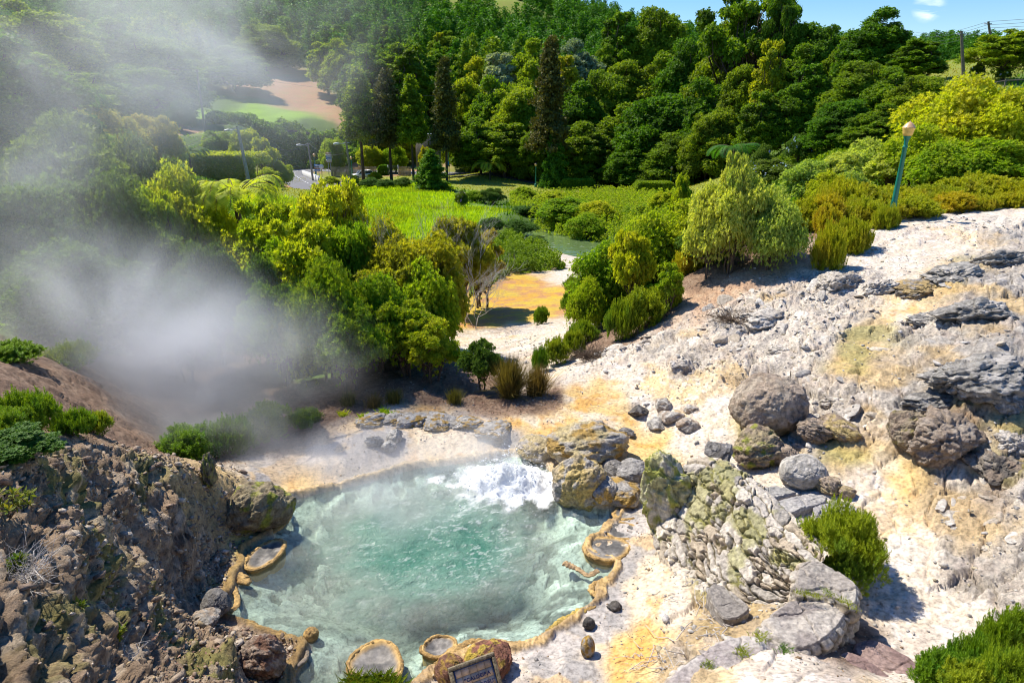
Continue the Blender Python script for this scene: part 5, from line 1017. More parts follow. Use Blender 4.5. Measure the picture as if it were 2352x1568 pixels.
# metal gate
a = P(892, 397, 140); b_ = P(915, 397, 140); o = empty('metal_gate', (a[0], 140, float(H(a[0], 140))), 0, 'dark metal bar gate between the bamboo fences', 'gate'); Wg = b_[0]-a[0]
mb = MB(); [mb.box((Wg/2, 0, z_), (Wg, .05, .06)) for z_ in np.linspace(.2, 1.9, 8)]; obj('bars', mb.me('bars'), plain('gate_green', (.04, .08, .06)), o)
for x_ in (0, Wg): mb = MB(); mb.box((x_, 0, 1), (.14, .14, 2.1)); obj('gate_post', mb.me('gate_post'), M_metal, o)
# slatted building
a = P(956, 364, 131); b_ = P(1008, 309, 131); Wb = b_[0]-a[0]; zb_ = float(H(a[0], 131)); hb = P(958, 309, 131)[2]-zb_
o = empty('slatted_building', (a[0], 131, zb_), 0, 'tall building clad in vertical timber slats behind the conifers', 'building')
mb = MB(); mb.box((Wb/2, 1.5, hb/2), (Wb, 2.6, hb-.2)); obj('wall', mb.me('wall'), plain('dark_wall', (.16, .17, .19), .5), o)
mb = MB(); rg = np.random.RandomState(4)
for i in range(int(Wb/.16)): mb.box((i*.16, .1, hb/2+rg.uniform(-.05, .05)), (.09, .08, hb))
obj('slats', mb.me('slats'), surf('slat_wood', (.34, .28, .22), var=.35, scale=3), o)
mb = MB(); mb.box((Wb/2, 1.4, hb+.03), (Wb+.3, 3.0, .14)); obj('roof', mb.me('roof'), M_metal, o)
mb = MB(); mb.box((Wb*.88, .02, hb*.78), (1.0, .05, .35)); obj('vent', mb.me('vent'), M_whitep, o)
# tiled shrine
a = P(620, 376, 112); o = empty('tiled_shrine', (a[0], 112, P(620, 378, 112)[2]), .5, 'little roadside shrine with orange tile roof and white arched front', 'shrine')
mb = MB(); mb.box((0, 0, .5), (1.9, 1.2, 1.5)); obj('wall', mb.me('wall'), M_whitep, o)
mb = MB(); V, F = tube([(-1.2, 0, 1.0), (.95, 0, 1.0)], .75, 16); V[:, 2] = np.maximum(V[:, 2], .95); mb.add(V, F); obj('roof', mb.me('roof', False), plain('roof_tile', (.50, .20, .12), .7, scale=20, var=.4), o)
mb = MB(); th = np.linspace(0, math.pi, 14); mb.tube([(1.0, math.cos(t)*.8, 1.0+math.sin(t)*.85) for t in th], .16, 6); mb.box((1.0, 0, .5), (.12, 1.5, 1.0)); obj('arch', mb.me('arch', True), M_whitep, o)
# parked car
def car(x, y, rz, label):
    o = empty('parked_car', (x, y, float(H(x, y))), rz, label, 'car')
    sec = [(-2.05, .45, .80, .82), (-1.95, .35, .95, .88), (-1.2, .3, 1.02, .9), (-.7, .3, 1.05, .9), (0, .3, 1.05, .9), (1.0, .3, 1.05, .9), (1.7, .32, 1.0, .88), (2.0, .4, .9, .82)]
    V = []; 
    for x_, z0, z1, hw in sec: V += [(x_, -hw, z0), (x_, -hw*1.0, z1-.12), (x_, -hw*.92, z1), (x_, hw*.92, z1), (x_, hw, z1-.12), (x_, hw, z0)]
    n = len(sec); F = [[i*6+j, i*6+(j+1) % 6, (i+1)*6+(j+1) % 6, (i+1)*6+j] for i in range(n-1) for j in range(6)]+[[0, 1, 2, 3], [0, 3, 4, 5], [6*n-6, 6*n-5, 6*n-4, 6*n-3], [6*n-6, 6*n-3, 6*n-2, 6*n-1]]
    mb = MB(); mb.add(V, F)
    cab = [(-1.15, 1.03, .84), (-.55, 1.62, .70), (1.55, 1.62, .70), (1.95, 1.0, .82)]; V = []
    for x_, z1, hw in cab: V += [(x_, -hw, z1), (x_, hw, z1)]
    mb.add([(-.5, -.70, 1.64), (1.5, -.70, 1.64), (1.5, .70, 1.64), (-.5, .70, 1.64), (-.5, -.70, 1.58), (1.5, -.70, 1.58), (1.5, .70, 1.58), (-.5, .70, 1.58)], [[0, 1, 2, 3], [0, 1, 5, 4], [1, 2, 6, 5], [2, 3, 7, 6], [3, 0, 4, 7]])
    for x_, xt in ((-1.12, -.52), (.2, .25), (1.92, 1.5)):
        for s_ in (-1, 1): mb.tube([(x_, s_*.84, 1.0), (xt, s_*.70, 1.6)], .05, 5)
    bo = obj('body', mb.me('body'), plain('car_white', (.72, .74, .76), .25), o)
    mb = MB(); v8 = [(-1.1, -.82, 1.02), (-.55, -.68, 1.58), (1.5, -.68, 1.58), (1.88, -.82, 1.02), (-1.1, .82, 1.02), (-.55, .68, 1.58), (1.5, .68, 1.58), (1.88, .82, 1.02)]
    mb.add(v8, [[0, 1, 2, 3], [4, 5, 6, 7], [0, 1, 5, 4], [3, 2, 6, 7]]); obj('windows', mb.me('windows'), M_glassd, o)
    for x_ in (-1.3, 1.3):
        for s_ in (-1, 1):
            mb = MB(); mb.tube([(x_, s_*.72, .33), (x_, s_*.93, .33)], .33, 16); mb.tube([(x_, s_*.9, .33), (x_, s_*.92, .33)], [.33, .01], 16); w_ = obj('wheel', mb.me('wheel', True), M_blk, o)
            mb = MB(); mb.tube([(x_, s_*.93, .33), (x_, s_*.945, .33)], [.2, .02], 12); obj('rim', mb.me('rim', True), M_metal, w_)
    for s_ in (-1, 1): mb = MB(); mb.box((-2.03, s_*.62, .72), (.08, .3, .16)); obj('headlight', mb.me('headlight'), M_whitep, o)
q = P(833, 396, 133); car(q[0], 133, R(28), 'white hatchback parked by the bamboo fence behind a conifer trunk')
# signs
def sign(u, vt, vb, y, wpx, rows, label, name='direction_sign', post=M_metal):
    a = P(u, vt, y); z0 = float(H(a[0], y)); s = depth(u, vt, y)/1568; o = empty(name, (a[0], y, z0), 0, label, 'sign'); mb = MB()
    W_ = wpx*s; 
    for sx in (-.2, .2): mb.tube([(W_*sx, .08, -.2), (W_*sx, .08, a[2]-z0)], .05, 6)
    obj('post', mb.me('post'), post, o); n = len(rows); hh = (vb-vt)*s/n
    for i, mt in enumerate(rows): mb = MB(); mb.box((0, 0, a[2]-z0-hh*(i+.5)), (W_, .05, hh*.86)); pn = obj('panel', mb.me('panel'), mt, o); mb = MB(); mb.box((0, -.03, a[2]-z0-hh*(i+.5)), (W_*.7, .012, hh*.22)); mb.box((W_*.42, -.03, a[2]-z0-hh*(i+.5)), (W_*.06, .012, hh*.5)); obj('lettering', mb.me('lettering'), M_brown if mt is M_whitep else M_whitep, pn)
sign(754, 350, 373, 134, 13, [M_brown, M_whitep, M_bluep, M_bluep, M_whitep, M_brown], 'tall stack of white blue and brown direction panels on posts')
sign(728, 378, 394, 128, 14, [M_bluep, M_brown, M_bluep], 'low dark blue and brown information panels before the road bend')
a = P(738, 383, 127); z0 = float(H(a[0], 127)); o = empty('traffic_mirror', (a[0], 127, z0), .3, 'round white backed traffic mirror on a rusty post', 'mirror')
mb = MB(); mb.tube([(0, 0, -.2), (0, 0, a[2]-z0)], .05, 6); obj('post', mb.me('post'), M_brown, o); mb = MB(); mb.tube([(0, -.1, a[2]-z0), (0, -.12, a[2]-z0), (0, -.13, a[2]-z0)], [.42, .42, .01], 18); obj('mirror', mb.me('mirror', True), M_whitep, o)
a = P(1030, 339, 122); z0 = float(H(a[0], 122)); hb = a[2]-z0; o = empty('banner_flag', (a[0], 122, z0), 0, 'narrow yellow and blue upright banner on a green post by the conifer', 'banner')
mb = MB(); mb.tube([(0, 0, -.2), (0, 0, hb)], .06, 6); obj('post', mb.me('post'), M_green, o)
mb = MB(); mb.box((-.25, 0, hb*.72), (.5, .03, hb*.55), col=(.65, .60, .12)); mb.box((-.25, -.02, hb*.52), (.45, .03, hb*.12), col=(.10, .38, .62)); obj('banner', mb.me('banner'), surf('banner_cloth', vcol=True, var=.1), o)
# rustic rail on the rise
mb = MB()
pr = [P(u, v, 66) for u, v in ((2140, 142), (2200, 143), (2260, 141), (2320, 139), (2370, 138))]; pr = np.array([[q[0], q[1], float(H(q[0], q[1]))] for q in pr])
o = empty('rail_fence', tuple(pr[0]), 0, 'low rustic wooden rail fence on the grassy rise', 'fence')
mb.tube(pr-pr[0]+[0, 0, .9], .05, 6); obj('rail', mb.me('rail'), M_pole, o)
for q in pr: mb = MB(); mb.tube([q-pr[0]+[0, 0, -.2], q-pr[0]+[0, 0, 1.0]], .07, 6); obj('fence_post', mb.me('fence_post'), M_pole, o)

# ================================================================== VEGETATION
def ab(key, name, u, vt, y, w_, label, cat='shrub', group=None, **k): return grow_px(key, name, u, vt, y, w_, label, cat, group, **k)
# --- tree ferns and cycad
def fern(x, y, h, rad, label, mat, n=15, seed=0, name='tree_fern', upr=.55, npin=26, z=None):
    rg = np.random.RandomState(seed); z = float(H(x, y)) if z is None else z; o = empty(name, (x, y, z), 0, label, 'tree fern')
    mb = MB(); mb.tube([(0, 0, -.3), (.03, 0, h*.5), (0, 0, h)], [.14, .11, .12], 9); obj('trunk', mb.me('trunk', True), M_bark, o)
    V = []; F = []; rb = MB(); k = 0
    for i in range(n):
        a = i*2.4+rg.uniform(-.2, .2); up = upr*rg.uniform(.5, 1.4); L = rad*rg.uniform(.85, 1.1); t = np.linspace(0, 1, 10)
        r_ = L*np.sin(t*1.45)/1.0; zz = h+L*(up*t-(.55+up*.55)*t**2.2); c = np.stack([np.cos(a)*r_, np.sin(a)*r_, zz], 1); rb.tube(c, np.linspace(.022, .006, 10), 4)
        side = np.array([-math.sin(a), math.cos(a), 0])
        for m_ in range(npin):
            tt = .10+.9*m_/npin; p = np.array([np.interp(tt, t, c[:, q]) for q in range(3)]); p2 = np.array([np.interp(min(1, tt+.05), t, c[:, q]) for q in range(3)]); d = (p2-p); d /= np.linalg.norm(d)+1e-9
            pl_ = L*.30*math.sin(math.pi*min(1, (tt*.92+.06)))**.7; wd = L*.9/npin*.62
            for s_ in (-1, 1):
                e = side*s_+d*.35; e /= np.linalg.norm(e); dr = np.array([0, 0, -.22*pl_]); 
                V += [p-d*wd*.5, p+e*pl_*.5+d*wd+dr*.2, p+e*pl_+dr, p+e*pl_*.5-d*wd+dr*.2]; F.append([k, k+1, k+2, k+3]); k += 4
    me = mesh('fronds', np.array(V), np.array(F)); obj('fronds', me, mat, o); obj('stalks', rb.me('stalks', True), M_twig, o); return o
q = P(540, 440, 27); fern(q[0], q[1], P(540, 452, 27)[2]-float(H(q[0], q[1])), 1.9, 'bright yellow green tree fern below the concrete pole', L_fern, 17, 1, upr=1.05)
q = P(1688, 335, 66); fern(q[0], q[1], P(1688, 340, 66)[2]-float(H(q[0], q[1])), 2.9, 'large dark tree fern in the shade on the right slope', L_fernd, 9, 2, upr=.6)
q = P(1125, 372, 120); fern(q[0], q[1], P(1125, 376, 120)[2]-float(H(q[0], q[1])), 3.2, 'tree fern at the wood edge near the banner', L_fern, 12, 3)
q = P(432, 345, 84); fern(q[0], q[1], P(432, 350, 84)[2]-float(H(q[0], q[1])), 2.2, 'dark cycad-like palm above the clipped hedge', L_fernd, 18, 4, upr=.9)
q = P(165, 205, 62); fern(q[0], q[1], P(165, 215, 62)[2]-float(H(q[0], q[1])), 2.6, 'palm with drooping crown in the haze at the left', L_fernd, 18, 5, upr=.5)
# --- rush clumps
def rush(u, vb, y, rad, h, n, label, seed):
    rg = np.random.RandomState(seed); p = P(u, vb, y); x = p[0]; z = float(H(x, y)); V = []; F = []
    for i in range(n):
        a = rg.uniform(0, 6.28); sp = abs(rg.normal())*.45; L = h*rg.uniform(.55, 1.08); b0 = np.array([rg.normal()*.08, rg.normal()*.08, 0]); d = np.array([math.cos(a)*math.sin(min(sp, 1.3)), math.sin(a)*math.sin(min(sp, 1.3)), math.cos(min(sp, 1.3))])
        b1 = b0+d*L*.55; b2 = b0+d*L+np.array([math.cos(a)*.05, math.sin(a)*.05, -.12*sp*L]); s_ = np.array([-math.sin(a+.5), math.cos(a+.5), 0])*.006; k = len(V)
        V += [b0-s_, b0+s_, b1+s_, b1-s_, b2]; F += [[k, k+1, k+2, k+3], [k+3, k+2, k+4, k+4]]
    V = np.array(V); F = np.array(F); return tag(obj('rush_clump', mesh('rush_clump', V, [F[0::2], F[1::2][:, :3]]), L_rush, None, (x, y, z)), label, 'rush', 'rush clumps on the stream bank')
rush(1170, 905, 15.9, .6, 1.12, 1900, 'large spiky brown green rush clump on the bank', 1); rush(1232, 900, 16.0, .4, .85, 1000, 'smaller rush clump just right of the large one', 2)
for i, (u, v) in enumerate(((800, 930), (860, 935), (1045, 925), (905, 925))): q = on_ray(u, v); rush(u, v, q[1], .2, .42, 260, 'low dark rush tuft on the soil bank, %s from the left' % ['first', 'second', 'fourth', 'third'][i], 5+i)
# --- near and middle shrubs
ab('laurel2', 'laurel_shrub', 415, 400, 26, 255, 'rounded olive green shrub tree left of the tree fern', seed=1)
ab('laurel1', 'laurel_shrub', 352, 440, 24, 150, 'sparse shrub filling the left side of the rounded shrub tree')
ab('laurel3', 'laurel_shrub', 610, 462, 24.5, 165, 'open branched shrub right of the tree fern')
ab('laurel1', 'laurel_shrub', 735, 425, 24, 235, 'tall open branched shrub in front of the road bend')
ab('laurel3', 'laurel_shrub', 700, 505, 21, 200, 'see-through twiggy shrub below the tall open one')
ab('laurel0', 'laurel_shrub', 805, 520, 22.5, 150, 'dense leafy shrub between the open shrub and the dead branches')
ab('laurel2', 'laurel_shrub', 735, 612, 17.5, 225, 'flat topped bright shrub above the soil bank')
ab('laurel1', 'laurel_shrub', 640, 655, 17.5, 190, 'shrub half veiled by the right edge of the steam')
ab('laurel1', 'laurel_shrub', 790, 700, 16.6, 200, 'low spreading shrub over the dark soil bank')
ab('laurel0y', 'laurel_shrub', 955, 545, 21.5, 230, 'yellowing shrub below the bleached branches')
ab('laurel1y', 'laurel_shrub', 1060, 500, 31, 170, 'yellowed right hand shrub over the moss flat')
ab('laurel3y', 'laurel_shrub', 880, 610, 20, 180, 'thin yellowing shrub with grey twigs showing')
ab('laurel2y', 'laurel_shrub', 870, 520, 22.6, 190, 'yellow green shrub under the first bleached branches')
ab('laurel0', 'laurel_shrub', 965, 600, 20.2, 180, 'full green and yellow shrub between the two dead branch crowns')
ab('laurel2', 'laurel_shrub', 850, 640, 18.6, 220, 'dense green shrub in the middle of the shrub mass')
ab('laurel0', 'laurel_shrub', 660, 560, 22.4, 200, 'leafy shrub filling under the see-through twiggy one')
ab('laurel2', 'laurel_shrub', 540, 545, 25, 190, 'bright shrub below the tree fern')
ab('laurel3y', 'laurel_shrub', 1105, 530, 33, 110, 'yellowing outermost shrub reaching over the moss flat')
ab('laurel1', 'laurel_shrub', 930, 690, 17.8, 190, 'green shrub hanging low beside the ochre flat')
ab('laurel3', 'laurel_shrub', 985, 730, 17.2, 130, 'small open shrub with tips over the white flat')
ab('laurel1d', 'laurel_shrub', 1108, 785, 16.6, 100, 'small dark green shrub behind the rush clump')
ab('laurel2d', 'laurel_shrub', 120, 290, 27, 380, 'huge dark shrub mass behind the left steam', cat='shrub')
ab('laurel0d', 'laurel_shrub', 30, 420, 20, 330, 'dark shrub cut by the left edge of the view')
ab('laurel2d', 'laurel_shrub', 230, 420, 21, 280, 'dark green shrub left of the rounded shrub tree')
ab('laurel0d', 'laurel_shrub', 150, 560, 17, 300, 'shadowy shrub low at the left behind the plume')
ab('laurel2d', 'laurel_shrub', 300, 330, 36, 220, 'pale tipped green shrub above the dark shrub mass')
ab('laurel1d', 'laurel_shrub', 480, 560, 19, 170, 'dim shrub seen through the top of the dense steam')
ab('laurel2d', 'laurel_shrub', 590, 600, 20, 150, 'dark gap-filling shrub left of the bright flat topped one')
ab('laurel1d', 'laurel_shrub', 400, 640, 17, 200, 'shrub buried inside the dense steam')
ab('broad0', 'broadleaf_tree', 10, 90, 42, 260, 'tall leafy crown touching the left edge high up', 'tree')
# right middle
ab('laurel0', 'laurel_shrub', 1400, 560, 23.5, 165, 'bright yellow green shrub on the left end of the right bank')
ab('laurel2', 'laurel_shrub', 1350, 640, 22, 90, 'bright shrub hanging over the path beside the ochre flat')
ab('laurel2', 'laurel_shrub', 1500, 495, 25, 170, 'bright shrub in the middle of the right bank')
ab('laurel1', 'laurel_shrub', 1460, 530, 22, 110, 'twiggy shrub in front of the middle bank shrubs')
ab('laurel0', 'laurel_shrub', 1600, 455, 25, 160, 'bright green shrub behind the pale one on the bank top')
ab('laurel2p', 'laurel_shrub', 1775, 432, 20.8, 140, 'right arm of the tall pale shrub above the soil bank')
ab('laurel0p', 'laurel_shrub', 1640, 425, 20.9, 110, 'left arm of the tall pale shrub above the soil bank')
ab('laurel0p', 'laurel_shrub', 1702, 388, 20.5, 130, 'tall pale leaved shrub crowning the soil bank')
ab('laurel3p', 'laurel_shrub', 1700, 350, 20.6, 70, 'pale spire of leaves rising from the tall pale shrub')
ab('laurel2p', 'laurel_shrub', 1790, 455, 20, 130, 'low cream tipped shrub at the right of the tall pale one')
ab('laurel3', 'laurel_shrub', 1545, 600, 19.5, 60, 'little young shrub at the top of the leafy soil slope')
ab('laurel2d', 'laurel_shrub', 1640, 500, 22, 130, 'dark under-shrub behind the tall pale shrub')
for i, (u, vt, y, w_) in enumerate(((1860, 370, 31, 120), (1930, 350, 33, 130), (2000, 322, 36, 140), (1905, 395, 29.5, 90), (2050, 345, 34, 120), (1960, 395, 30.5, 100))):
    ab('laurel%d%s' % (i % 3, 'p' if i != 3 else ''), 'pale_shrub', u, vt, y, w_, ['pale grey green shrub left of the heather band', 'pale shrub with creamy tips, second from the left behind the heather', 'tallest pale shrub left of the leaning lamp', 'small round green shrub in front of the pale ones', 'pale shrub directly behind the leaning lamp', 'broad pale shrub touching the heather left of the lamp'][i], group='pale shrubs behind the heather')
ab('laurel2', 'laurel_shrub', 2230, 188, 36, 300, 'big rounded glossy shrub behind the heather at the right', seed=2)
ab('laurel0', 'laurel_shrub', 2130, 290, 33.5, 180, 'glossy shrub lobe between the lamp and the big rounded shrub')
ab('laurel2', 'laurel_shrub', 2320, 215, 34, 220, 'glossy green shrub at the right edge behind the heather')
ab('laurel0', 'laurel_shrub', 2280, 320, 31.5, 200, 'lower glossy shrub in front at the right edge')
ab('laurel2', 'laurel_shrub', 2180, 330, 31.5, 170, 'bright shrub just above the heather right of the lamp')
ab('laurel0', 'laurel_shrub', 2400, 300, 33, 200, 'glossy shrub half outside the right edge')
# heather
rg = np.random.RandomState(9)
hl = [(1895, 445, 24.5, 100), (1945, 412, 27, 130), (1910, 470, 22.8, 70), (1990, 455, 24.3, 110), (2010, 425, 27, 140), (2075, 430, 26.5, 130), (2110, 450, 25, 110), (2160, 425, 27, 130), (2210, 408, 28, 130), (2260, 400, 28.5, 130), (2300, 405, 28, 120), (2350, 415, 27.5, 120), (2190, 440, 26, 100), (2250, 445, 26.3, 90), (1850, 455, 24.5, 90), (2040, 472, 23.2, 60), (2400, 410, 28, 130), (2320, 440, 26.5, 80)]
where = ['left end of the band', 'left part, tall', 'left front, low', 'left of the lamp foot, low', 'left of the lamp, tall', 'at the lamp foot', 'right of the lamp foot', 'second right of the lamp', 'third right of the lamp, tall', 'under the big rounded shrub', 'near the right edge, tall', 'at the right edge', 'right front, low', 'right front, lower edge', 'beside the pale shrub', 'tiny, in front of the lamp foot', 'outside the right edge', 'right front beside the edge']
for i, (u, vt, y, w_) in enumerate(hl): ab('heath%d' % (i % 2), 'heather_bush', u, vt, y, w_, 'olive gold heather bush, %s' % where[i], 'heather', 'heather band along the plateau')
ab('heath1', 'heather_bush', 1915, 515, 19.6, 75, 'isolated golden heather tuft on the edge of the white slope', 'heather')
ab('heath1', 'heather_bush', 1965, 502, 21, 80, 'flat golden heather mat behind the isolated tuft', 'heather')
for i, (u, vt, y, w_, g_) in enumerate([(1480, 660, 19.5, 100, 'g'), (1430, 690, 19.3, 70, 'g'), (1540, 640, 20, 70, 'g'), (1340, 735, 20.5, 70, 'g'), (1280, 775, 18.8, 60, 'g'), (1240, 795, 18.3, 40, 'g'), (1312, 672, 31, 44, 'g'), (1316, 635, 37, 44, 'g'), (1242, 704, 28, 36, 'g'), (1590, 565, 23, 80, ''), (1320, 760, 19.2, 50, 'g'), (1650, 470, 24, 90, '')]):
    ab('heath%d%s' % (i % 2, g_), 'heather_bush', u, vt, y, w_, ['spreading green heather on the leafy bank slope', 'green heather left of the spreading one', 'heather above the spreading one on the bank', 'heather at the corner of the bank', 'low heather clump on the white flat edge', 'small heather knob left of the low clump', 'heather dotting the path side, upper', 'heather dotting the path side, topmost', 'lone round heather tuft on the moss flat', 'golden heather among the bank shrubs', 'heather just above the low clump', 'golden heather peeping behind the bank shrubs'][i], 'heather')
# left bank plants
for i, (u, vt, y, w_) in enumerate([(25, 790, 12.5, 120), (40, 900, 8.6, 150), (15, 960, 7.8, 110), (160, 785, 14.5, 110), (215, 972, 9.9, 70), (170, 1000, 9.2, 90), (420, 985, 12.2, 130), (520, 960, 13, 120), (600, 935, 14, 130), (700, 940, 14.6, 80)]):
    ab('heath%dg' % (i % 2), 'heather_bush', u, vt, y, w_, ['yellow green heather at the left edge in thin steam', 'large green heather bush above the rocks at the left', 'heather at the left edge beside the large bush', 'pale heather fading into the dense steam', 'small heather sprig clump on the ridge', 'heather clump left of the ridge peak', 'heather in the gully behind the ridge', 'heather veiled by steam behind the mossy stump', 'heather veiled by steam at the back of the terrace', 'low heather by the steaming terrace corner'][i], 'heather')
ab('laurel3d', 'leafy_shrub', 45, 1090, 6.6, 170, 'leafy dark green shrub on the rocks at the left edge')
def sprig(u, v, y, n, h, label, seed):
    rg = np.random.RandomState(seed); p = P(u, v, y); z = float(H(p[0], y)); o = empty('leafy_sprig', (p[0], y, z), 0, label, 'plant', 'red tinged sprigs on the left bank'); mb = MB(); V = []; D = []
    for i in range(n):
        e = np.array([rg.uniform(-.1, .35)*h*2, rg.uniform(-.3, .1)*h, h*rg.uniform(.5, 1.1)]); q = bend(rg, (0, 0, -.02), e, 6, .12); mb.tube(q, np.linspace(.006, .002, 6), 4)
        for k in range(9): V.append(q[rg.randint(2, 6)]+rg.normal(size=3)*.01); D.append(rg.normal(size=3)*.5+[0, 0, 1])
        V.append(q[-1]); D.append(np.array([0, 0, 1.]))
    obj('stems', mb.me('stems', True), M_twig, o); T = t_rosette(5, 1.1, .17, 4); Vv, Ff = place(T[0], T[1], np.array(V), np.array(D), rg.uniform(0, 6, len(V)), rg.uniform(.06, .11, len(V))*.9); obj('leaves', mesh('leaves', Vv, Ff), L_red, o)
sprig(20, 1175, 5.6, 5, .5, 'red stemmed sprig arching over the left rocks', 1); sprig(40, 1335, 4.9, 5, .16, 'red tipped leafy sprig at the left edge', 2); sprig(150, 1330, 5.2, 4, .14, 'small red tipped sprig left of the ravine', 3); sprig(240, 1360, 5.4, 3, .12, 'tiny sprig at the lip of the ravine', 4)
# grey dry twigs on the left bank
def drytangle(u, v, y, rad, h, n, label, seed, r=.004, up=.5, name='dry_shrub', mat=None):
    rg = np.random.RandomState(seed); p = P(u, v, y); z = float(H(p[0], y)); mb = MB()
    for i in range(n):
        a = rg.uniform(0, 6.28); e = np.array([math.cos(a)*rad*rg.uniform(.4, 1.1), math.sin(a)*rad*rg.uniform(.4, 1.1), h*rg.uniform(.1, 1)]); q = bend(rg, (rg.normal()*.05, rg.normal()*.05, 0), e, 7, .12); mb.tube(q, np.linspace(r*1.6, r*.5, 7), 4)
        for k in range(3): s_ = q[rg.randint(2, 6)]; d = rg.normal(size=3); d[2] = abs(d[2]); mb.tube(bend(rg, s_, s_+d*rad*.25, 4, .1), np.linspace(r*.7, r*.3, 4), 3)
    return tag(obj(name, mb.me(name, True), mat or M_dead, None, (p[0], y, z)), label, 'dry shrub')
drytangle(55, 1440, 4.75, .45, .16, 60, 'grey tangle of dead twigs at the left edge', 1)
drytangle(290, 1500, 5.2, .35, .12, 14, 'few bleached twigs low on the left bank', 2)
drytangle(1745, 455, 22.5, 1.1, .9, 110, 'grey dry shrub between the tall pale shrub and the heather', 3, .008)
drytangle(1800, 478, 21.5, .9, .55, 80, 'low grey dry shrub left of the heather band', 4, .007)
drytangle(1360, 790, 18.3, .8, .3, 70, 'purplish dry roots hanging under the bank shrubs', 5, .007, mat=M_twig)
drytangle(1700, 560, 17.2, .8, .25, 60, 'dry roots at the lip of the soil bank under the pale shrub', 6, .006, mat=M_twig)
# bleached dead branches
def deadtree(u, vb, vt, y, w_, label, seed):
    rg = np.random.RandomState(seed); t = P(u, vt, y); z = float(H(t[0], y)); h = t[2]-z; rx = w_/1568*depth(u, vt, y)/2; mb = MB()
    def br(p, d, L, r, lv):
        q = bend(rg, p, p+d*L, 6, .07); mb.tube(q, np.linspace(r, r*.55, 6), 5)
        if lv == 0: return
        for k in range(rg.randint(3, 5)):
            nd = d+rg.normal(size=3)*.45*np.array([rx/h*2.2, rx/h*2.2, .5]); nd /= np.linalg.norm(nd); br(q[rg.randint(2, 6)], nd, L*rg.uniform(.5, .8), r*.55, lv-1)
    for s_ in range(4): d = np.array([rg.normal()*.22, rg.normal()*.2, 1]); d /= np.linalg.norm(d); br(np.array([rg.normal()*.3, rg.normal()*.2, -.1]), d, h*.5, .02, 4)
    V = mb.me('dead_branches', True); o = obj('dead_branches', V, M_dead, None, (t[0], y, z)); mz = max(v.co[2] for v in V.vertices); o.scale = (1, 1, h/mz); return tag(o, label, 'dead shrub')
deadtree(885, 640, 432, 21.8, 150, 'bleached leafless branches rising above the yellowing shrub', 1)
deadtree(1020, 620, 430, 30, 150, 'grey dead branches before the right part of the meadow', 2)
deadtree(1085, 700, 560, 28, 120, 'pale dead branches leaning over the moss flat', 3)
# front plants
ab('heathb', 'green_shrub', 1955, 1172, 8.2, 215, 'dense bright green shrub overhanging the path at the wall end', sink=.0)
for i, (u, vt, y, w_) in enumerate([(2180, 1500, 5.7, 130), (2260, 1470, 5.8, 140), (2330, 1400, 6.0, 120), (2345, 1500, 5.3, 150), (2240, 1530, 5.2, 120)]):
    ab('heath%dg' % (i % 2), 'heather_bush', u, vt, y, w_, 'bright green heather in the bottom right corner, %s' % ['leftmost', 'second', 'tallest spire at the edge', 'lowest at the edge', 'front low one'][i], 'heather', 'heather in the bottom right corner')
mb = MB(); rg = np.random.RandomState(12)
def tuft(mb, c, n, h, spread, wd=.004):
    for i in range(n):
        a = rg.uniform(0, 6.28); b0 = np.array(c)+np.array([rg.normal(), rg.normal(), 0])*spread; L = h*rg.uniform(.5, 1.1); d = np.array([math.cos(a)*.5, math.sin(a)*.5, 1])*L; s_ = np.array([-math.sin(a), math.cos(a), 0])*wd
        mb.add([b0-s_, b0+s_, b0+d*.6, b0+d+np.array([math.cos(a), math.sin(a), -.3])*L*.25], [[0, 1, 2], [1, 3, 2]])
for i, (u, v, z_) in enumerate([(1745, 1465, 1.3), (1805, 1495, 1.23), (1705, 1500, 1.25), (1630, 1533, 1.2), (1835, 1535, 1.2), (1780, 1545, 1.2), (1790, 1568, 1.2)]):
    mb = MB(); c = G(u, v, z_); tuft(mb, c, 90, .07, .045, .003); tag(obj('grass_tuft', mb.me('grass_tuft'), L_heathg), 'small grass tuft on the pale ledge, %s' % ['by the broad slab', 'at the wall corner', 'left of the slab corner', 'leftmost', 'lower right', 'lower middle', 'lowest'][i], 'grass', 'grass tufts on the stone ledge')
mb = MB()
for (u0, v0), (u1, v1), k in (((1832, 1360), (1885, 1375), 9), ((1895, 1358), (1915, 1372), 4), ((1930, 1378), (1965, 1398), 6)):
    for i in range(k): c = G(u0+(u1-u0)*i/k, v0+(v1-v0)*i/k+rg.uniform(-4, 4), 1.39); tuft(mb, c, 26, .04, .03, .003)
tag(obj('grass_in_cracks', mb.me('grass_in_cracks'), L_heathg), 'grass and moss filling the cracks of the wall capping', 'grass', kind='stuff')
mb = MB()
for i in range(40): c = P(rg.uniform(800, 915), 1600, 6.45+rg.uniform(-.1, .1)); c[2] = P(850, 1572, 6.45)[2]-.05; tuft(mb, c, 30, .16, .05, .003)
tag(obj('grass_clump', mb.me('grass_clump'), L_red), 'dark green grass clump at the bottom edge left of the plaque', 'grass')
for u, v, w_ in ((1610, 1395, 0),(1650, 1440, 0)): pass
for i, (u, v) in enumerate(((880, 950), (895, 958), (835, 962), (700, 960), (790, 955))):
    q = on_ray(u, v); mb = MB(); tuft(mb, q, 70, .16, .06, .008); tag(obj('weed', mb.me('weed'), L_fern), 'small bright weed at the back of the terrace, %s from the left' % ['fourth', 'fifth', 'third', 'first', 'second'][i], 'weed', 'weeds behind the terrace')
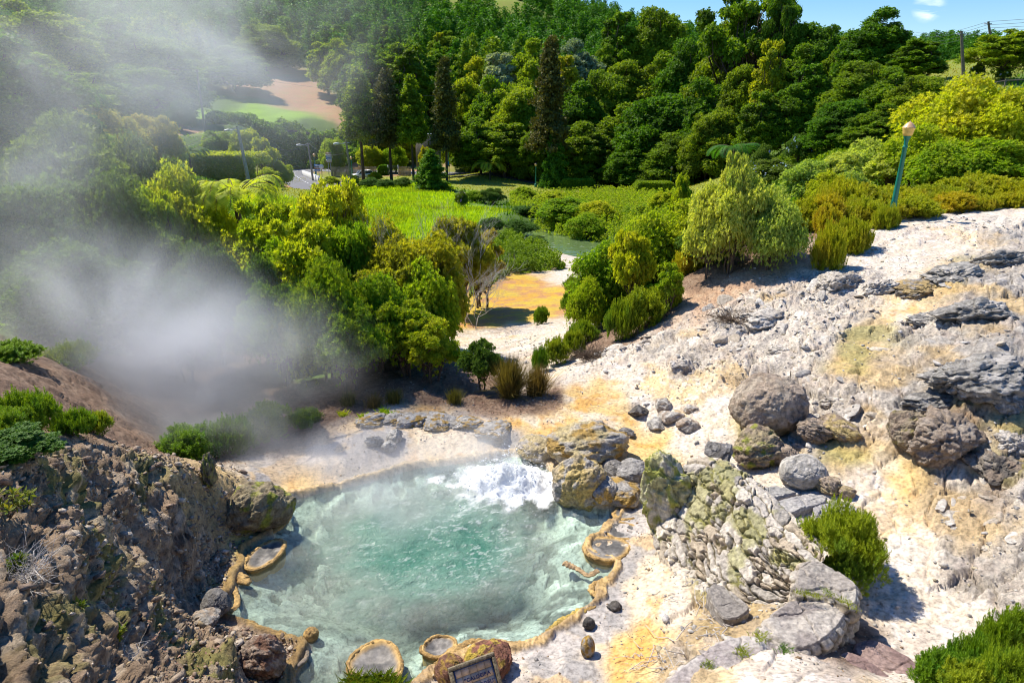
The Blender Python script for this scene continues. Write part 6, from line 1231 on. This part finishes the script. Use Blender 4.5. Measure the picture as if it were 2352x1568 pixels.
# ---------------------------------------------------------------- meadow grass, ground cover, brambles
def blades(name, n, rt, zs, mat, h, wd, seed, label, thr=.3):
    rg = np.random.RandomState(seed); th = rg.uniform(*rt[0], n*6); r = np.exp(rg.uniform(math.log(rt[1][0]), math.log(rt[1][1]), n*6)); x = np.sin(th)*r; y = np.cos(th)*r
    z_ = zone_at(x, y); wv = sum(z_[..., zk.index(k)] for k in zs); ok = wv > thr+.4*rg.rand(len(x)); x = x[ok][:n]; y = y[ok][:n]; n = len(x); z = H(x, y)
    k_ = np.sqrt(np.hypot(x, y)/60.); L = h*rg.uniform(.5, 1.2, n)*(.6+.8*fbm(x*.3, y*.3, 4)); a = rg.uniform(0, 6.28, n)
    T = np.array([[-.5, 0, -.05], [.5, 0, -.05], [.35, .1, .6], [0, .35, 1]]); V = np.stack([T[:, 0][None]*wd*k_[:, None]*np.cos(a)[:, None]-T[:, 1][None]*L[:, None]*np.sin(a)[:, None], T[:, 0][None]*wd*k_[:, None]*np.sin(a)[:, None]+T[:, 1][None]*L[:, None]*np.cos(a)[:, None], T[:, 2][None]*L[:, None]], -1)+np.stack([x, y, z], 1)[:, None]
    i = np.arange(n)[:, None]*4; F = np.concatenate([i+[0, 1, 2], i+[0, 2, 3]]); return tag(obj(name, mesh(name, V.reshape(-1, 3), F), mat), label, 'grass', kind='stuff')
blades('meadow_grass', 60000, ((-.42, .05), (30, 125)), 'G', L_grass, .32, .10, 1, 'bright yellow green meadow grass')
blades('lawn', 30000, ((-.55, .75), (20, 140)), 'H', L_lawn, .14, .10, 3, 'short yellowish lawn by the park path')
blades('rough_grass', 26000, ((-.55, .75), (28, 150)), 'g', L_cover, .35, .16, 2, 'rough green grass and weeds on banks and slopes')
def cover(name, n, poly, mat, sz, hh, seed, label, y=None, cat='ground cover'):
    """leaf clumps over ground seen inside a pixel polygon's ground footprint"""
    rg = np.random.RandomState(seed); p = np.array([P(u, v, yy)[:2] for u, v, yy in poly]); lo, hi = p.min(0), p.max(0); x = rg.uniform(lo[0], hi[0], n*4); yv = rg.uniform(lo[1], hi[1], n*4)
    ok = sdist(x, yv, p) < 0; x = x[ok][:n]; yv = yv[ok][:n]; n = len(x); k = fbm(x*.45/sz*.5, yv*.45/sz*.5, seed, 3); hv = hh*(sstep(.3, .65, k))
    z = H(x, yv)+hv*rg.uniform(.2, 1.05, n); V, F = place(CL[0], CL[1], np.stack([x, yv, z], 1), rg.normal(size=(n, 3))*.5+[0, -.3, 1], rg.uniform(0, 6.28, n), sz*rg.uniform(.6, 1.3, n))
    return tag(obj(name, mesh(name, V, F), mat), label, cat, kind='stuff')
cover('bramble_bank', 20000, [(560, 390, 150), (640, 390, 154), (760, 390, 157), (880, 390, 157), (900, 300, 178), (700, 300, 164), (480, 300, 158), (480, 300, 145)], L_cover, .55, 1.8, 1, 'tangled green brambles over the bank behind the road', cat='brambles')
cover('stream_bank_scrub', 26000, [(1180, 440, 98), (1440, 440, 98), (1560, 450, 80), (1560, 520, 50), (1390, 540, 62), (1240, 525, 68), (1170, 470, 85)], L_laurel, .15, 1.4, 2, 'green creepers and ferns on the far stream bank', cat='scrub')
cover('stream_bank_scrub', 14000, [(1160, 540, 60), (1250, 560, 56), (1300, 622, 47), (1170, 625, 44), (1080, 640, 36), (1080, 560, 50)], L_cover, .13, 1.0, 3, 'dark green creepers on the near stream bank', cat='scrub')
cover('bank_scrub', 14000, [(1330, 700, 24), (1400, 560, 40), (1560, 460, 60), (1800, 420, 45), (1850, 450, 30), (1640, 530, 24), (1500, 640, 22), (1400, 720, 21)], L_cover, .16, .6, 4, 'leafy scrub between the shrubs of the right bank', cat='scrub')
cover('left_scrub', 14000, [(-200, 500, 20), (0, 330, 60), (500, 330, 70), (640, 420, 55), (640, 560, 28), (560, 700, 21), (0, 760, 15)], L_cover, .22, .8, 5, 'mixed green scrub filling between the left shrubs', cat='scrub')
cover('slope_scrub', 12000, [(1700, 400, 60), (1800, 330, 78), (2000, 250, 80), (2150, 300, 50), (2150, 380, 40), (1850, 400, 42)], L_cover, .28, .7, 6, 'grass and ferns on the shaded right slope', cat='scrub')
cover('wood_floor', 9000, [(1100, 400, 132), (1400, 420, 125), (1700, 410, 95), (1700, 300, 110), (1200, 300, 175)], with_mat and L_tree, .6, 1.2, 7, 'dark undergrowth at the foot of the wood', cat='undergrowth')
# small shrubs of the middle distance
for i, (k, u, vt, y, w_, lb) in enumerate([
 ('laurel1', 1420, 458, 82, 90, 'leafy shrub on the grassy bank below the clipped hedges'), ('laurel0', 1480, 470, 70, 90, 'bright shrub further right on the far stream bank'), ('laurel1', 1270, 440, 84, 80, 'light shrub above the yellow green one'), ('laurel2', 1345, 490, 66, 90, 'low bright shrub right above the water'), ('laurel1', 1520, 440, 66, 70, 'shrub between the bank and the longer hedge'), ('laurel0', 1300, 455, 72, 130, 'yellow green leafy shrub on the far stream bank'), ('laurel2', 1370, 462, 70, 100, 'bright shrub right of the yellow one on the stream bank'), ('laurel0d', 1215, 470, 76, 70, 'dark shrub left of the yellow stream bank shrub'),
 ('laurel2d', 1190, 505, 66, 90, 'dark round shrub at the end of the meadow above the stream'), ('laurel0d', 1225, 545, 58, 70, 'dark bushy shrub overhanging the stream'), ('laurel2d', 1130, 500, 62, 70, 'dark shrub along the meadow edge near the stream'),
 ('laurel1', 1205, 430, 90, 60, 'slender shrub at the top of the stream bank'), ('laurel2', 1085, 438, 88, 60, 'small shrub at the right meadow edge'), ('laurel0d', 1130, 432, 88, 60, 'dark small shrub at the right meadow edge'),
 ('laurel1', 1570, 402, 42, 55, 'small leafy tree at the right end of the clipped hedge'),
 ('laurel0', 560, 300, 108, 70, 'leafy shrub behind the concrete pole'), ('laurel1', 600, 318, 104, 70, 'feathery shrub right of the concrete pole'), ('laurel0', 500, 302, 112, 80, 'green shrub on the edge of the bare earth'),
 ('laurel2', 640, 372, 104, 60, 'rounded bush above the grassy road bank'), ('laurel0', 612, 385, 100, 60, 'bush half way down the grassy road bank'),
 ('laurel2y', 255, 262, 62, 150, 'sunlit yellow green shrub crown beyond the dark shrubs'), ('laurel0y', 340, 268, 66, 120, 'glowing green shrub left of the bare earth'), ('laurel2y', 180, 262, 58, 110, 'yellow green crown at the left beyond the steam'), ('laurel0', 375, 300, 70, 80, 'green shrub below the glowing one'),
 ('laurel2d', 410, 235, 130, 60, 'dark round bush at the left end of the green field'),
 ('laurel0', 860, 395, 125, 34, 'small round bush in front of the parked car'), ('laurel2d', 850, 408, 108, 50, 'dark border shrub at the meadow top left'), ('laurel0d', 885, 412, 106, 40, 'dark border shrub below the second trunk'), ('laurel2d', 925, 408, 108, 46, 'border shrub left of the juniper'),
 ('laurel0', 760, 320, 142, 60, 'bright round shrub left of the first trunk'), ('laurel2', 905, 335, 146, 60, 'bright shrub behind the bamboo fence'), ('laurel0', 850, 335, 145, 60, 'light green shrub above the long fence'), ('laurel1', 760, 405, 116, 40, 'small plants inside the white wall'), ('laurel0d', 810, 402, 112, 30, 'plant bed shrub by the meadow pole')]):
    ab(k, 'shrub', u, vt, y, w_, lb, 'shrub')
# flowering shrubs
def flowers(u, vt, y, w_, n, mat, label, key='laurel0d', sz=.22):
    o = ab(key, 'flowering_shrub', u, vt, y, w_, label, 'flowering shrub'); rg = np.random.RandomState(int(u)); h = PROTO[key][1]; wd = PROTO[key][2]
    d = rg.normal(size=(n, 3)); d[:, 2] = np.abs(d[:, 2])*.9; d[:, 1] -= .4; d /= np.linalg.norm(d, axis=1)[:, None]; p = d*[wd*.47, wd*.47, h*.55]+[0, 0, h*.42]
    T = ICO[2]; s = sz*.55/o.scale[0]; 
    hm = mesh('flower_head', T[0]*(1+.15*np.sin(T[0][:, :1]*9)), T[1]); hm.materials.append(mat)
    for i in range(n): k = s*rg.uniform(.6, 1.1); obj('flower_head', hm, None, o, p[i], (rg.uniform(0, 3), 0, rg.uniform(0, 6)), (k, k, k*.7*o.scale[0]/o.scale[2]))
    return o
flowers(1775, 365, 52, 110, 60, L_blue, 'hydrangea with pale blue heads on the lower right slope', sz=.13); flowers(1840, 308, 62, 60, 40, L_blue, 'blue hydrangea higher on the grassy slope', sz=.14); flowers(1755, 335, 58, 60, 26, L_blue, 'small hydrangea above the lower blue one', sz=.13)
flowers(805, 403, 106, 36, 40, L_purple, 'purple flowering shrub beside the meadow pole', sz=.25); flowers(1060, 437, 80, 30, 22, L_purple, 'purple flowers at the right corner of the meadow', sz=.2); flowers(2310, 150, 74, 30, 16, L_blue, 'blue hydrangea under the flat topped tree'); flowers(2250, 143, 76, 30, 10, L_blue, 'blue flowering shrub by the rustic rail')
# hedges: clipped boxes of leaves
def hedge(u0, u1, vt, vb, y, dpt, label, mat, sz=.22):
    a = P(u0, vb, y); b_ = P(u1, vb, y); zt = P(u0, vt, y)[2]; z0 = float(H((a[0]+b_[0])/2, y)); Wd = b_[0]-a[0]; hh = zt-z0; rg = np.random.RandomState(int(u0)); n = int(min(9000, 240*(Wd*dpt+2*hh*Wd)/ (sz/.22)**2*.6))
    x = rg.uniform(0, Wd, n); yy = rg.uniform(0, dpt, n); z = rg.uniform(0, hh, n); f = rg.rand(n); z = np.where(f < .45, hh*(.93+.1*fbm(x, yy, 3)), z); yy = np.where(f > .45, rg.uniform(-.05, .1, n), yy); z *= sstep(-.2, .6, np.minimum(x, Wd-x))*.35+.65
    V, F = place(CL[0], CL[1], np.stack([x, yy, z], 1), rg.normal(size=(n, 3))*.5+[0, -.3, 1], rg.uniform(0, 6, n), sz*rg.uniform(.6, 1.1, n)); o = empty('hedge', (a[0], y, z0), 0, label, 'hedge'); obj('foliage', mesh('foliage', V, F), mat, o)
    mb = MB(); [mb.tube([(x_, dpt/2, -.2), (x_+.1, dpt/2, hh*.8)], .04, 5) for x_ in np.arange(.3, Wd, .6)]; obj('stems', mb.me('stems'), M_twig, o)
hedge(1290, 1366, 413, 430, 108, 2.0, 'low clipped hedge by the path right of the dark conifer', L_cover)
hedge(1460, 1550, 420, 442, 92, 2.5, 'longer clipped hedge beside the small lamp', L_cover)
hedge(432, 585, 356, 408, 88, 7, 'tall clipped green hedge behind the concrete pole', L_laurel, .30)
hedge(868, 893, 380, 397, 140, 1, 'hedge section between the bamboo fence and gate', L_cover)
# --- conifers by the road (tall trunks)
for k, u, vt, y, w_, lb in [('cedar3', 818, 160, 128, 85, 'tall conifer with bare trunk, leftmost of the row by the car park'), ('cedar0', 886, 165, 126, 85, 'thick trunked conifer, second of the row by the car park'), ('cedar3', 940, 178, 124, 70, 'green topped conifer, third of the row by the car park'), ('cedar1', 1019, 138, 122, 75, 'ragged brown conifer, fourth of the row beside the banner'), ('cedar1', 1265, 92, 112, 95, 'tall dark shaggy conifer beside the park path')]:
    grow_px(k, 'conifer_tree', u, vt, y, w_, lb, 'tree', seed=1)
grow_px('cone', 'dark_conifer', 1275, 282, 111, 62, 'lower shaggy growth round the dark conifer trunk', 'tree'); 
grow_px('cone', 'juniper_bush', 988, 345, 104, 85, 'broad dark juniper bush at the top of the meadow', 'conifer bush'); grow_px('laurel1y', 'laurel_shrub', 978, 338, 112, 34, 'bright leafy top behind the juniper bush', 'shrub')
grow_px('small', 'orange_conifer', 258, 212, 95, 60, 'little orange green conifer in the steam at the left', 'tree')
# --- broadleaf wood, one by one
T_ = [ # key, u, vtop, y, width px, label
 ('broad0y', 1098, 138, 178, 80, 'olive crown at the left end of the wood below the hill'), ('broad2s', 1146, 126, 174, 72, 'silver leaved poplar, the left one'), ('broad0y', 1218, 98, 178, 95, 'dark yellow green tree between the two silver poplars'), ('broad0s', 1325, 98, 182, 100, 'silver leaved poplar, the right broader one'), ('broad2g', 1302, 132, 168, 60, 'golden yellow tree in front of the right poplar'),
 ('broad1y', 1080, 190, 145, 110, 'light green layered tree right of the conifer row'), ('broad0y', 1130, 185, 140, 100, 'sunlit tree with drooping layers left of the dark conifer'), ('broad1y', 1190, 205, 132, 120, 'bright bushy tree directly left of the dark conifer'), ('broad0', 1100, 275, 126, 100, 'green tree overhanging the grassy bank'), ('broad2', 1165, 285, 122, 90, 'green tree leaning over the earth bank'), ('broad0y', 1215, 150, 150, 90, 'yellow green crown behind the dark conifer'), ('broad1', 1225, 300, 120, 70, 'shaded tree left of the dark conifer trunk'),
 ('broad0', 1330, 195, 135, 110, 'dark green tree right of the shaggy conifer'), ('broad1', 1385, 170, 142, 120, 'layered dark tree below the golden one'), ('broad0', 1345, 285, 118, 120, 'dark tree low over the clipped hedge'), ('broad1', 1450, 150, 145, 130, 'rounded dark tree in the middle of the wood'), ('broad0', 1430, 245, 122, 130, 'big layered tree above the middle path'), ('broad1', 1520, 225, 112, 150, 'large dark tree in the centre right wood'), ('broad0', 1470, 320, 110, 110, 'low shadowy tree above the longer hedge'), ('broad1', 1560, 310, 104, 120, 'low dark tree behind the small lamp'),
 ('broad0', 1515, 135, 150, 120, 'dark layered tree under the big ridge tree'), ('broad1', 1590, 100, 140, 130, 'tall dark crown left of the airy tree'), ('broad0', 1620, 190, 108, 120, 'dark billowing tree left of the shaded fern'), ('broad1', 1640, 260, 98, 100, 'dark billowing tree above the shaded fern'), ('broad2', 1427, 33, 200, 80, 'tall cone shaped tree at the foot of the hill'), ('broad1', 1510, 28, 200, 120, 'large round topped tree against the ridge'), ('broad0', 1395, 108, 190, 60, 'dark tree left of the cone shaped tree'),
 ('airy', 1725, -30, 118, 240, 'tall airy tree with open limbs against the sky'), ('airy', 1810, -20, 112, 110, 'thin crowned airy tree right of the tall one'), ('broad0', 1690, 60, 124, 150, 'dense crown under the tall airy tree'), ('broad2y', 1777, 98, 96, 62, 'slim light green tree on a bare stem'), ('broad1', 1720, 160, 100, 110, 'dark tree left of the slim light one'), ('broad2', 1750, 212, 84, 74, 'olive green small tree above the hydrangeas'), ('broad1', 1880, 62, 110, 130, 'rounded green tree on the skyline'), ('broad0', 1840, 110, 98, 110, 'green tree below the rounded skyline tree'), ('broad2', 1868, 150, 86, 80, 'olive tree with hanging branches'), ('broad0', 1820, 200, 84, 90, 'dark tree on the slope left of the grass'),
 ('broad0', 2025, 26, 92, 130, 'tall tree with knobbly crown on the skyline'), ('broad1', 1985, 145, 74, 120, 'dark olive tree below the knobbly skyline tree'), ('broad0', 1960, 82, 96, 90, 'green tree left of the knobbly skyline tree'), ('broad2', 2110, 92, 84, 90, 'feathery tree right of the knobbly one'), ('broad1', 1950, 232, 60, 120, 'dark shrubby tree above the grass slope'), ('broad0', 2060, 160, 62, 120, 'dark grey green tree in the right middle'), ('broad1', 2120, 175, 58, 110, 'dusky tree behind the big rounded shrub'), ('broad0', 2030, 240, 52, 110, 'dark tree behind the pale shrubs'), ('broad1', 2110, 250, 50, 100, 'dark tree behind the leaning lamp'),
 ('broad3y', 2325, 72, 74, 125, 'flat topped spreading tree on the grassy rise'),
 ('broad2y', 742, 100, 222, 60, 'light tree at the top of the brown field'), ('broad0y', 778, 95, 214, 70, 'pale green tree behind the brown field'), ('broad2', 800, 150, 186, 40, 'slim stemmed tree at the edge of the brown field'), ('broad0', 850, 110, 190, 120, 'dark feathery tree behind the conifer row'), ('broad2', 930, 105, 190, 90, 'dark spire tree behind the conifer row'), ('broad0', 860, 290, 160, 60, 'shaded tree behind the trunks'), ('broad1y', 925, 300, 158, 50, 'green tree left of the slatted building'), ('broad0', 1085, 290, 150, 80, 'shaded tree right of the slatted building'),
 ('broad3', 60, 20, 95, 230, 'spreading brownish cedar high at the left in thin steam'), ('broad0', 240, 50, 150, 140, 'green tree in the steam at upper left'), ('broad1', 330, 85, 150, 170, 'layered tree in the steam at upper left'), ('broad0', 160, 110, 110, 160, 'tree behind the palm at the left'), ('broad1', 400, 110, 205, 110, 'dim tree behind the tall wooden pole'), ('broad0', 530, 110, 205, 120, 'dim tree in the steam above the green field'), ('broad1', 610, 60, 250, 110, 'tree at the upper edge of the brown field'), ('broad0', 60, 130, 70, 220, 'big green tree at the left edge'), ('broad1', 330, 160, 140, 130, 'dark tree behind the orange conifer'), ('broad2', 200, 170, 85, 110, 'dark tree left of the orange conifer')]
for k, u, vt, y, w_, lb in T_: grow_px(k, 'broadleaf_tree', u, vt, y, w_, lb, 'tree')
# --- conifer forest on the hill
HC = []
for k, (seed, rx, n) in enumerate([(61, .34, 1000), (62, .42, 1100), (63, .28, 900), (64, .48, 1100)]):
    conifer('hc%d' % k, seed, rx, .06, 13, n, .055, L_con, .012, .08, .45); HC.append(PROTO['hc%d' % k][0])
rg = np.random.RandomState(99); pos = []
for r_ in np.arange(185, 560, 9.0):
    for u in np.arange(-250, 2700, 9.5/r_*1568):
        uu = u+rg.uniform(-.45, .45)*9.5/r_*1568; yy = r_+rg.uniform(-4, 4); x = (uu-1176)/1568*yy*1.02; zt = float(H(x, yy)); dd = zone_at(np.array([x]), np.array([yy]))[0]
        if dd[zk.index('B')]+dd[zk.index('H')] > .35: continue
        hgt = rg.uniform(9, 17)
        # place in the picture
        dv_ = np.array([x, yy, zt+hgt-EYE]); dz = dv_@UP; df = dv_@FW; vv = 784-1568*dz/df; uv = 1176+1568*x/df
        if vv < -90 and zt > 120: continue
        if (uv > 1040 and yy < 235) or (uv < 850 and yy < 215 and uv > 380) : continue
        pos.append((yy, x, zt, hgt, vv, uv))
pos.sort(); ind = [p for p in pos if p[4] > -15 and -20 < p[5] < 2370][:280]; inds = set(id(p) for p in ind); rest = [p for p in pos if id(p) not in inds]
for i, (yy, x, zt, hgt, _, _) in enumerate(ind):
    k = rg.randint(0, 4); bt = rg.rand() < .3; o = empty('hill_tree', (x, yy, zt-.3), rg.uniform(0, 6.28), 'dark green tree in the dense stand covering the hillside', 'tree', 'trees massed on the hillside'); o.scale = (hgt*rg.uniform(.8, 1.3),)*2+(hgt*(.85 if bt else 1),)
    for nm, me in (PROTO[['broad0', 'broad1', 'broad2y', 'broad2'][k]][0] if bt else HC[k]): obj(nm, me, None, o)
mb = [[], []]; off = 0
for k in range(4):
    me = HC[k][0][1]; nv = len(me.vertices); V = np.zeros(nv*3, np.float32); me.vertices.foreach_get('co', V); V = V.reshape(-1, 3); nf = len(me.polygons); F = np.zeros(nf*4, np.int32); me.loops.foreach_get('vertex_index', F); F = F.reshape(-1, 4)
    keepf = rg.rand(nf) < .55; F = F[keepf]; used, inv_ = np.unique(F, return_inverse=True); V = V[used]; F = inv_.reshape(-1, 4); nv = len(V)
    V = (V-V.mean(0))*1.0+V.mean(0)
    for (yy, x, zt, hgt, _, _) in rest[k::4]:
        a = rg.uniform(0, 6.28); c, s = math.cos(a), math.sin(a); wdt = hgt*rg.uniform(.9, 1.4); W_ = np.stack([(V[:, 0]*c-V[:, 1]*s)*wdt+x, (V[:, 0]*s+V[:, 1]*c)*wdt+yy, V[:, 2]*hgt+zt-.3], 1); mb[0].append(W_.astype(np.float32)); mb[1].append(F+off); off += nv
print('forest', len(ind), len(rest), off)
tag(obj('forest', mesh('forest', np.concatenate(mb[0]), np.concatenate(mb[1])), L_con), 'dense conifer forest covering the upper hill', 'forest', kind='stuff')

# ================================================================== STEAM
def steam_mat(name, dens, nscale, lo, hi, seed, pw=1.0, col=(.98, .985, 1.0)):
    m = bpy.data.materials.new(name); m.use_nodes = True; nt = m.node_tree; nt.nodes.clear(); out = nt.nodes.new('ShaderNodeOutputMaterial')
    v = nt.nodes.new('ShaderNodeVolumePrincipled'); v.inputs['Color'].default_value = (*col, 1); v.inputs['Anisotropy'].default_value = .45
    tc = N(nt, 'TexCoord'); ge = N(nt, 'NewGeometry')
    ln = N(nt, 'VectorMath', operation='LENGTH'); nt.links.new(tc.outputs['Object'], ln.inputs[0])
    fo = N(nt, 'MapRange'); nt.links.new(ln.outputs['Value'], fo.inputs[0]); fo.inputs[1].default_value = 1.0; fo.inputs[2].default_value = .0; fo.interpolation_type = 'SMOOTHSTEP'
    n1 = N(nt, 'TexNoise'); n1.inputs['Scale'].default_value = nscale; n1.inputs['Detail'].default_value = 3.5; n1.inputs['Roughness'].default_value = .55; n1.inputs['Distortion'].default_value = .5
    mp = N(nt, 'Mapping'); mp.inputs['Location'].default_value = (seed*3.1, seed*1.7, seed*.9); nt.links.new(ge.outputs['Position'], mp.inputs[0]); nt.links.new(mp.outputs[0], n1.inputs['Vector'])
    nr = N(nt, 'MapRange'); nt.links.new(n1.outputs[0], nr.inputs[0]); nr.inputs[1].default_value = lo; nr.inputs[2].default_value = hi
    mu = N(nt, 'Math', operation='MULTIPLY'); nt.links.new(fo.outputs[0], mu.inputs[0]); nt.links.new(nr.outputs[0], mu.inputs[1])
    m2 = N(nt, 'Math', operation='MULTIPLY'); nt.links.new(mu.outputs[0], m2.inputs[0]); m2.inputs[1].default_value = dens
    nt.links.new(m2.outputs[0], v.inputs['Density']); nt.links.new(v.outputs[0], out.inputs['Volume']); return m
def steam(c, r, dens, nscale=.45, lo=.40, hi=.68, seed=0, rot=(0, 0, 0), label=''):
    V, F = ICO[3]; me = mesh('steam', V, F, smooth=True); o = obj('steam', me, steam_mat('steam_%d' % seed, dens, nscale, lo, hi, seed), None, c, rot, r); tag(o, label, 'steam', kind='stuff'); return o
steam(P(330, 790, 15.0), (4.9, 2.2, 3.1), 1.35, .38, .34, .62, 1, label='dense grey steam plume drifting left of the pool')
steam(P(120, 600, 15.5), (4.2, 2.0, 3.2), .22, .40, .38, .70, 2, label='thin steam rising before the dark left shrubs')
steam(P(430, 90, 20), (7.0, 2.6, 5.2), .60, .24, .42, .70, 3, label='bluish steam cloud high at the upper left')
steam(P(90, 270, 19), (5.6, 2.4, 4.6), .26, .28, .42, .70, 4, label='pale steam veil at the left edge')
steam(P(800, 1060, 12.8), (3.6, 1.3, 1.0), 1.9, .8, .34, .68, 5, label='low steam skimming the far edge of the pool')
steam(P(900, 1150, 11.2), (2.9, 1.9, .9), 1.1, .7, .38, .68, 6, label='thin steam lying over the pool water')
steam(P(700, 830, 14.2), (2.2, 1.3, 1.9), .40, .6, .42, .66, 7, label='wispy steam before the shrubs right of the dense plume')
steam(P(450, 980, 13.0), (2.8, 1.4, 1.3), 1.0, .6, .36, .64, 8, label='steam rolling down into the gully behind the ridge')
steam(P(1120, 1050, 12.3), (1.8, 1.0, .9), 1.8, .9, .36, .66, 9, label='white steam puff rising over the boiling vent')
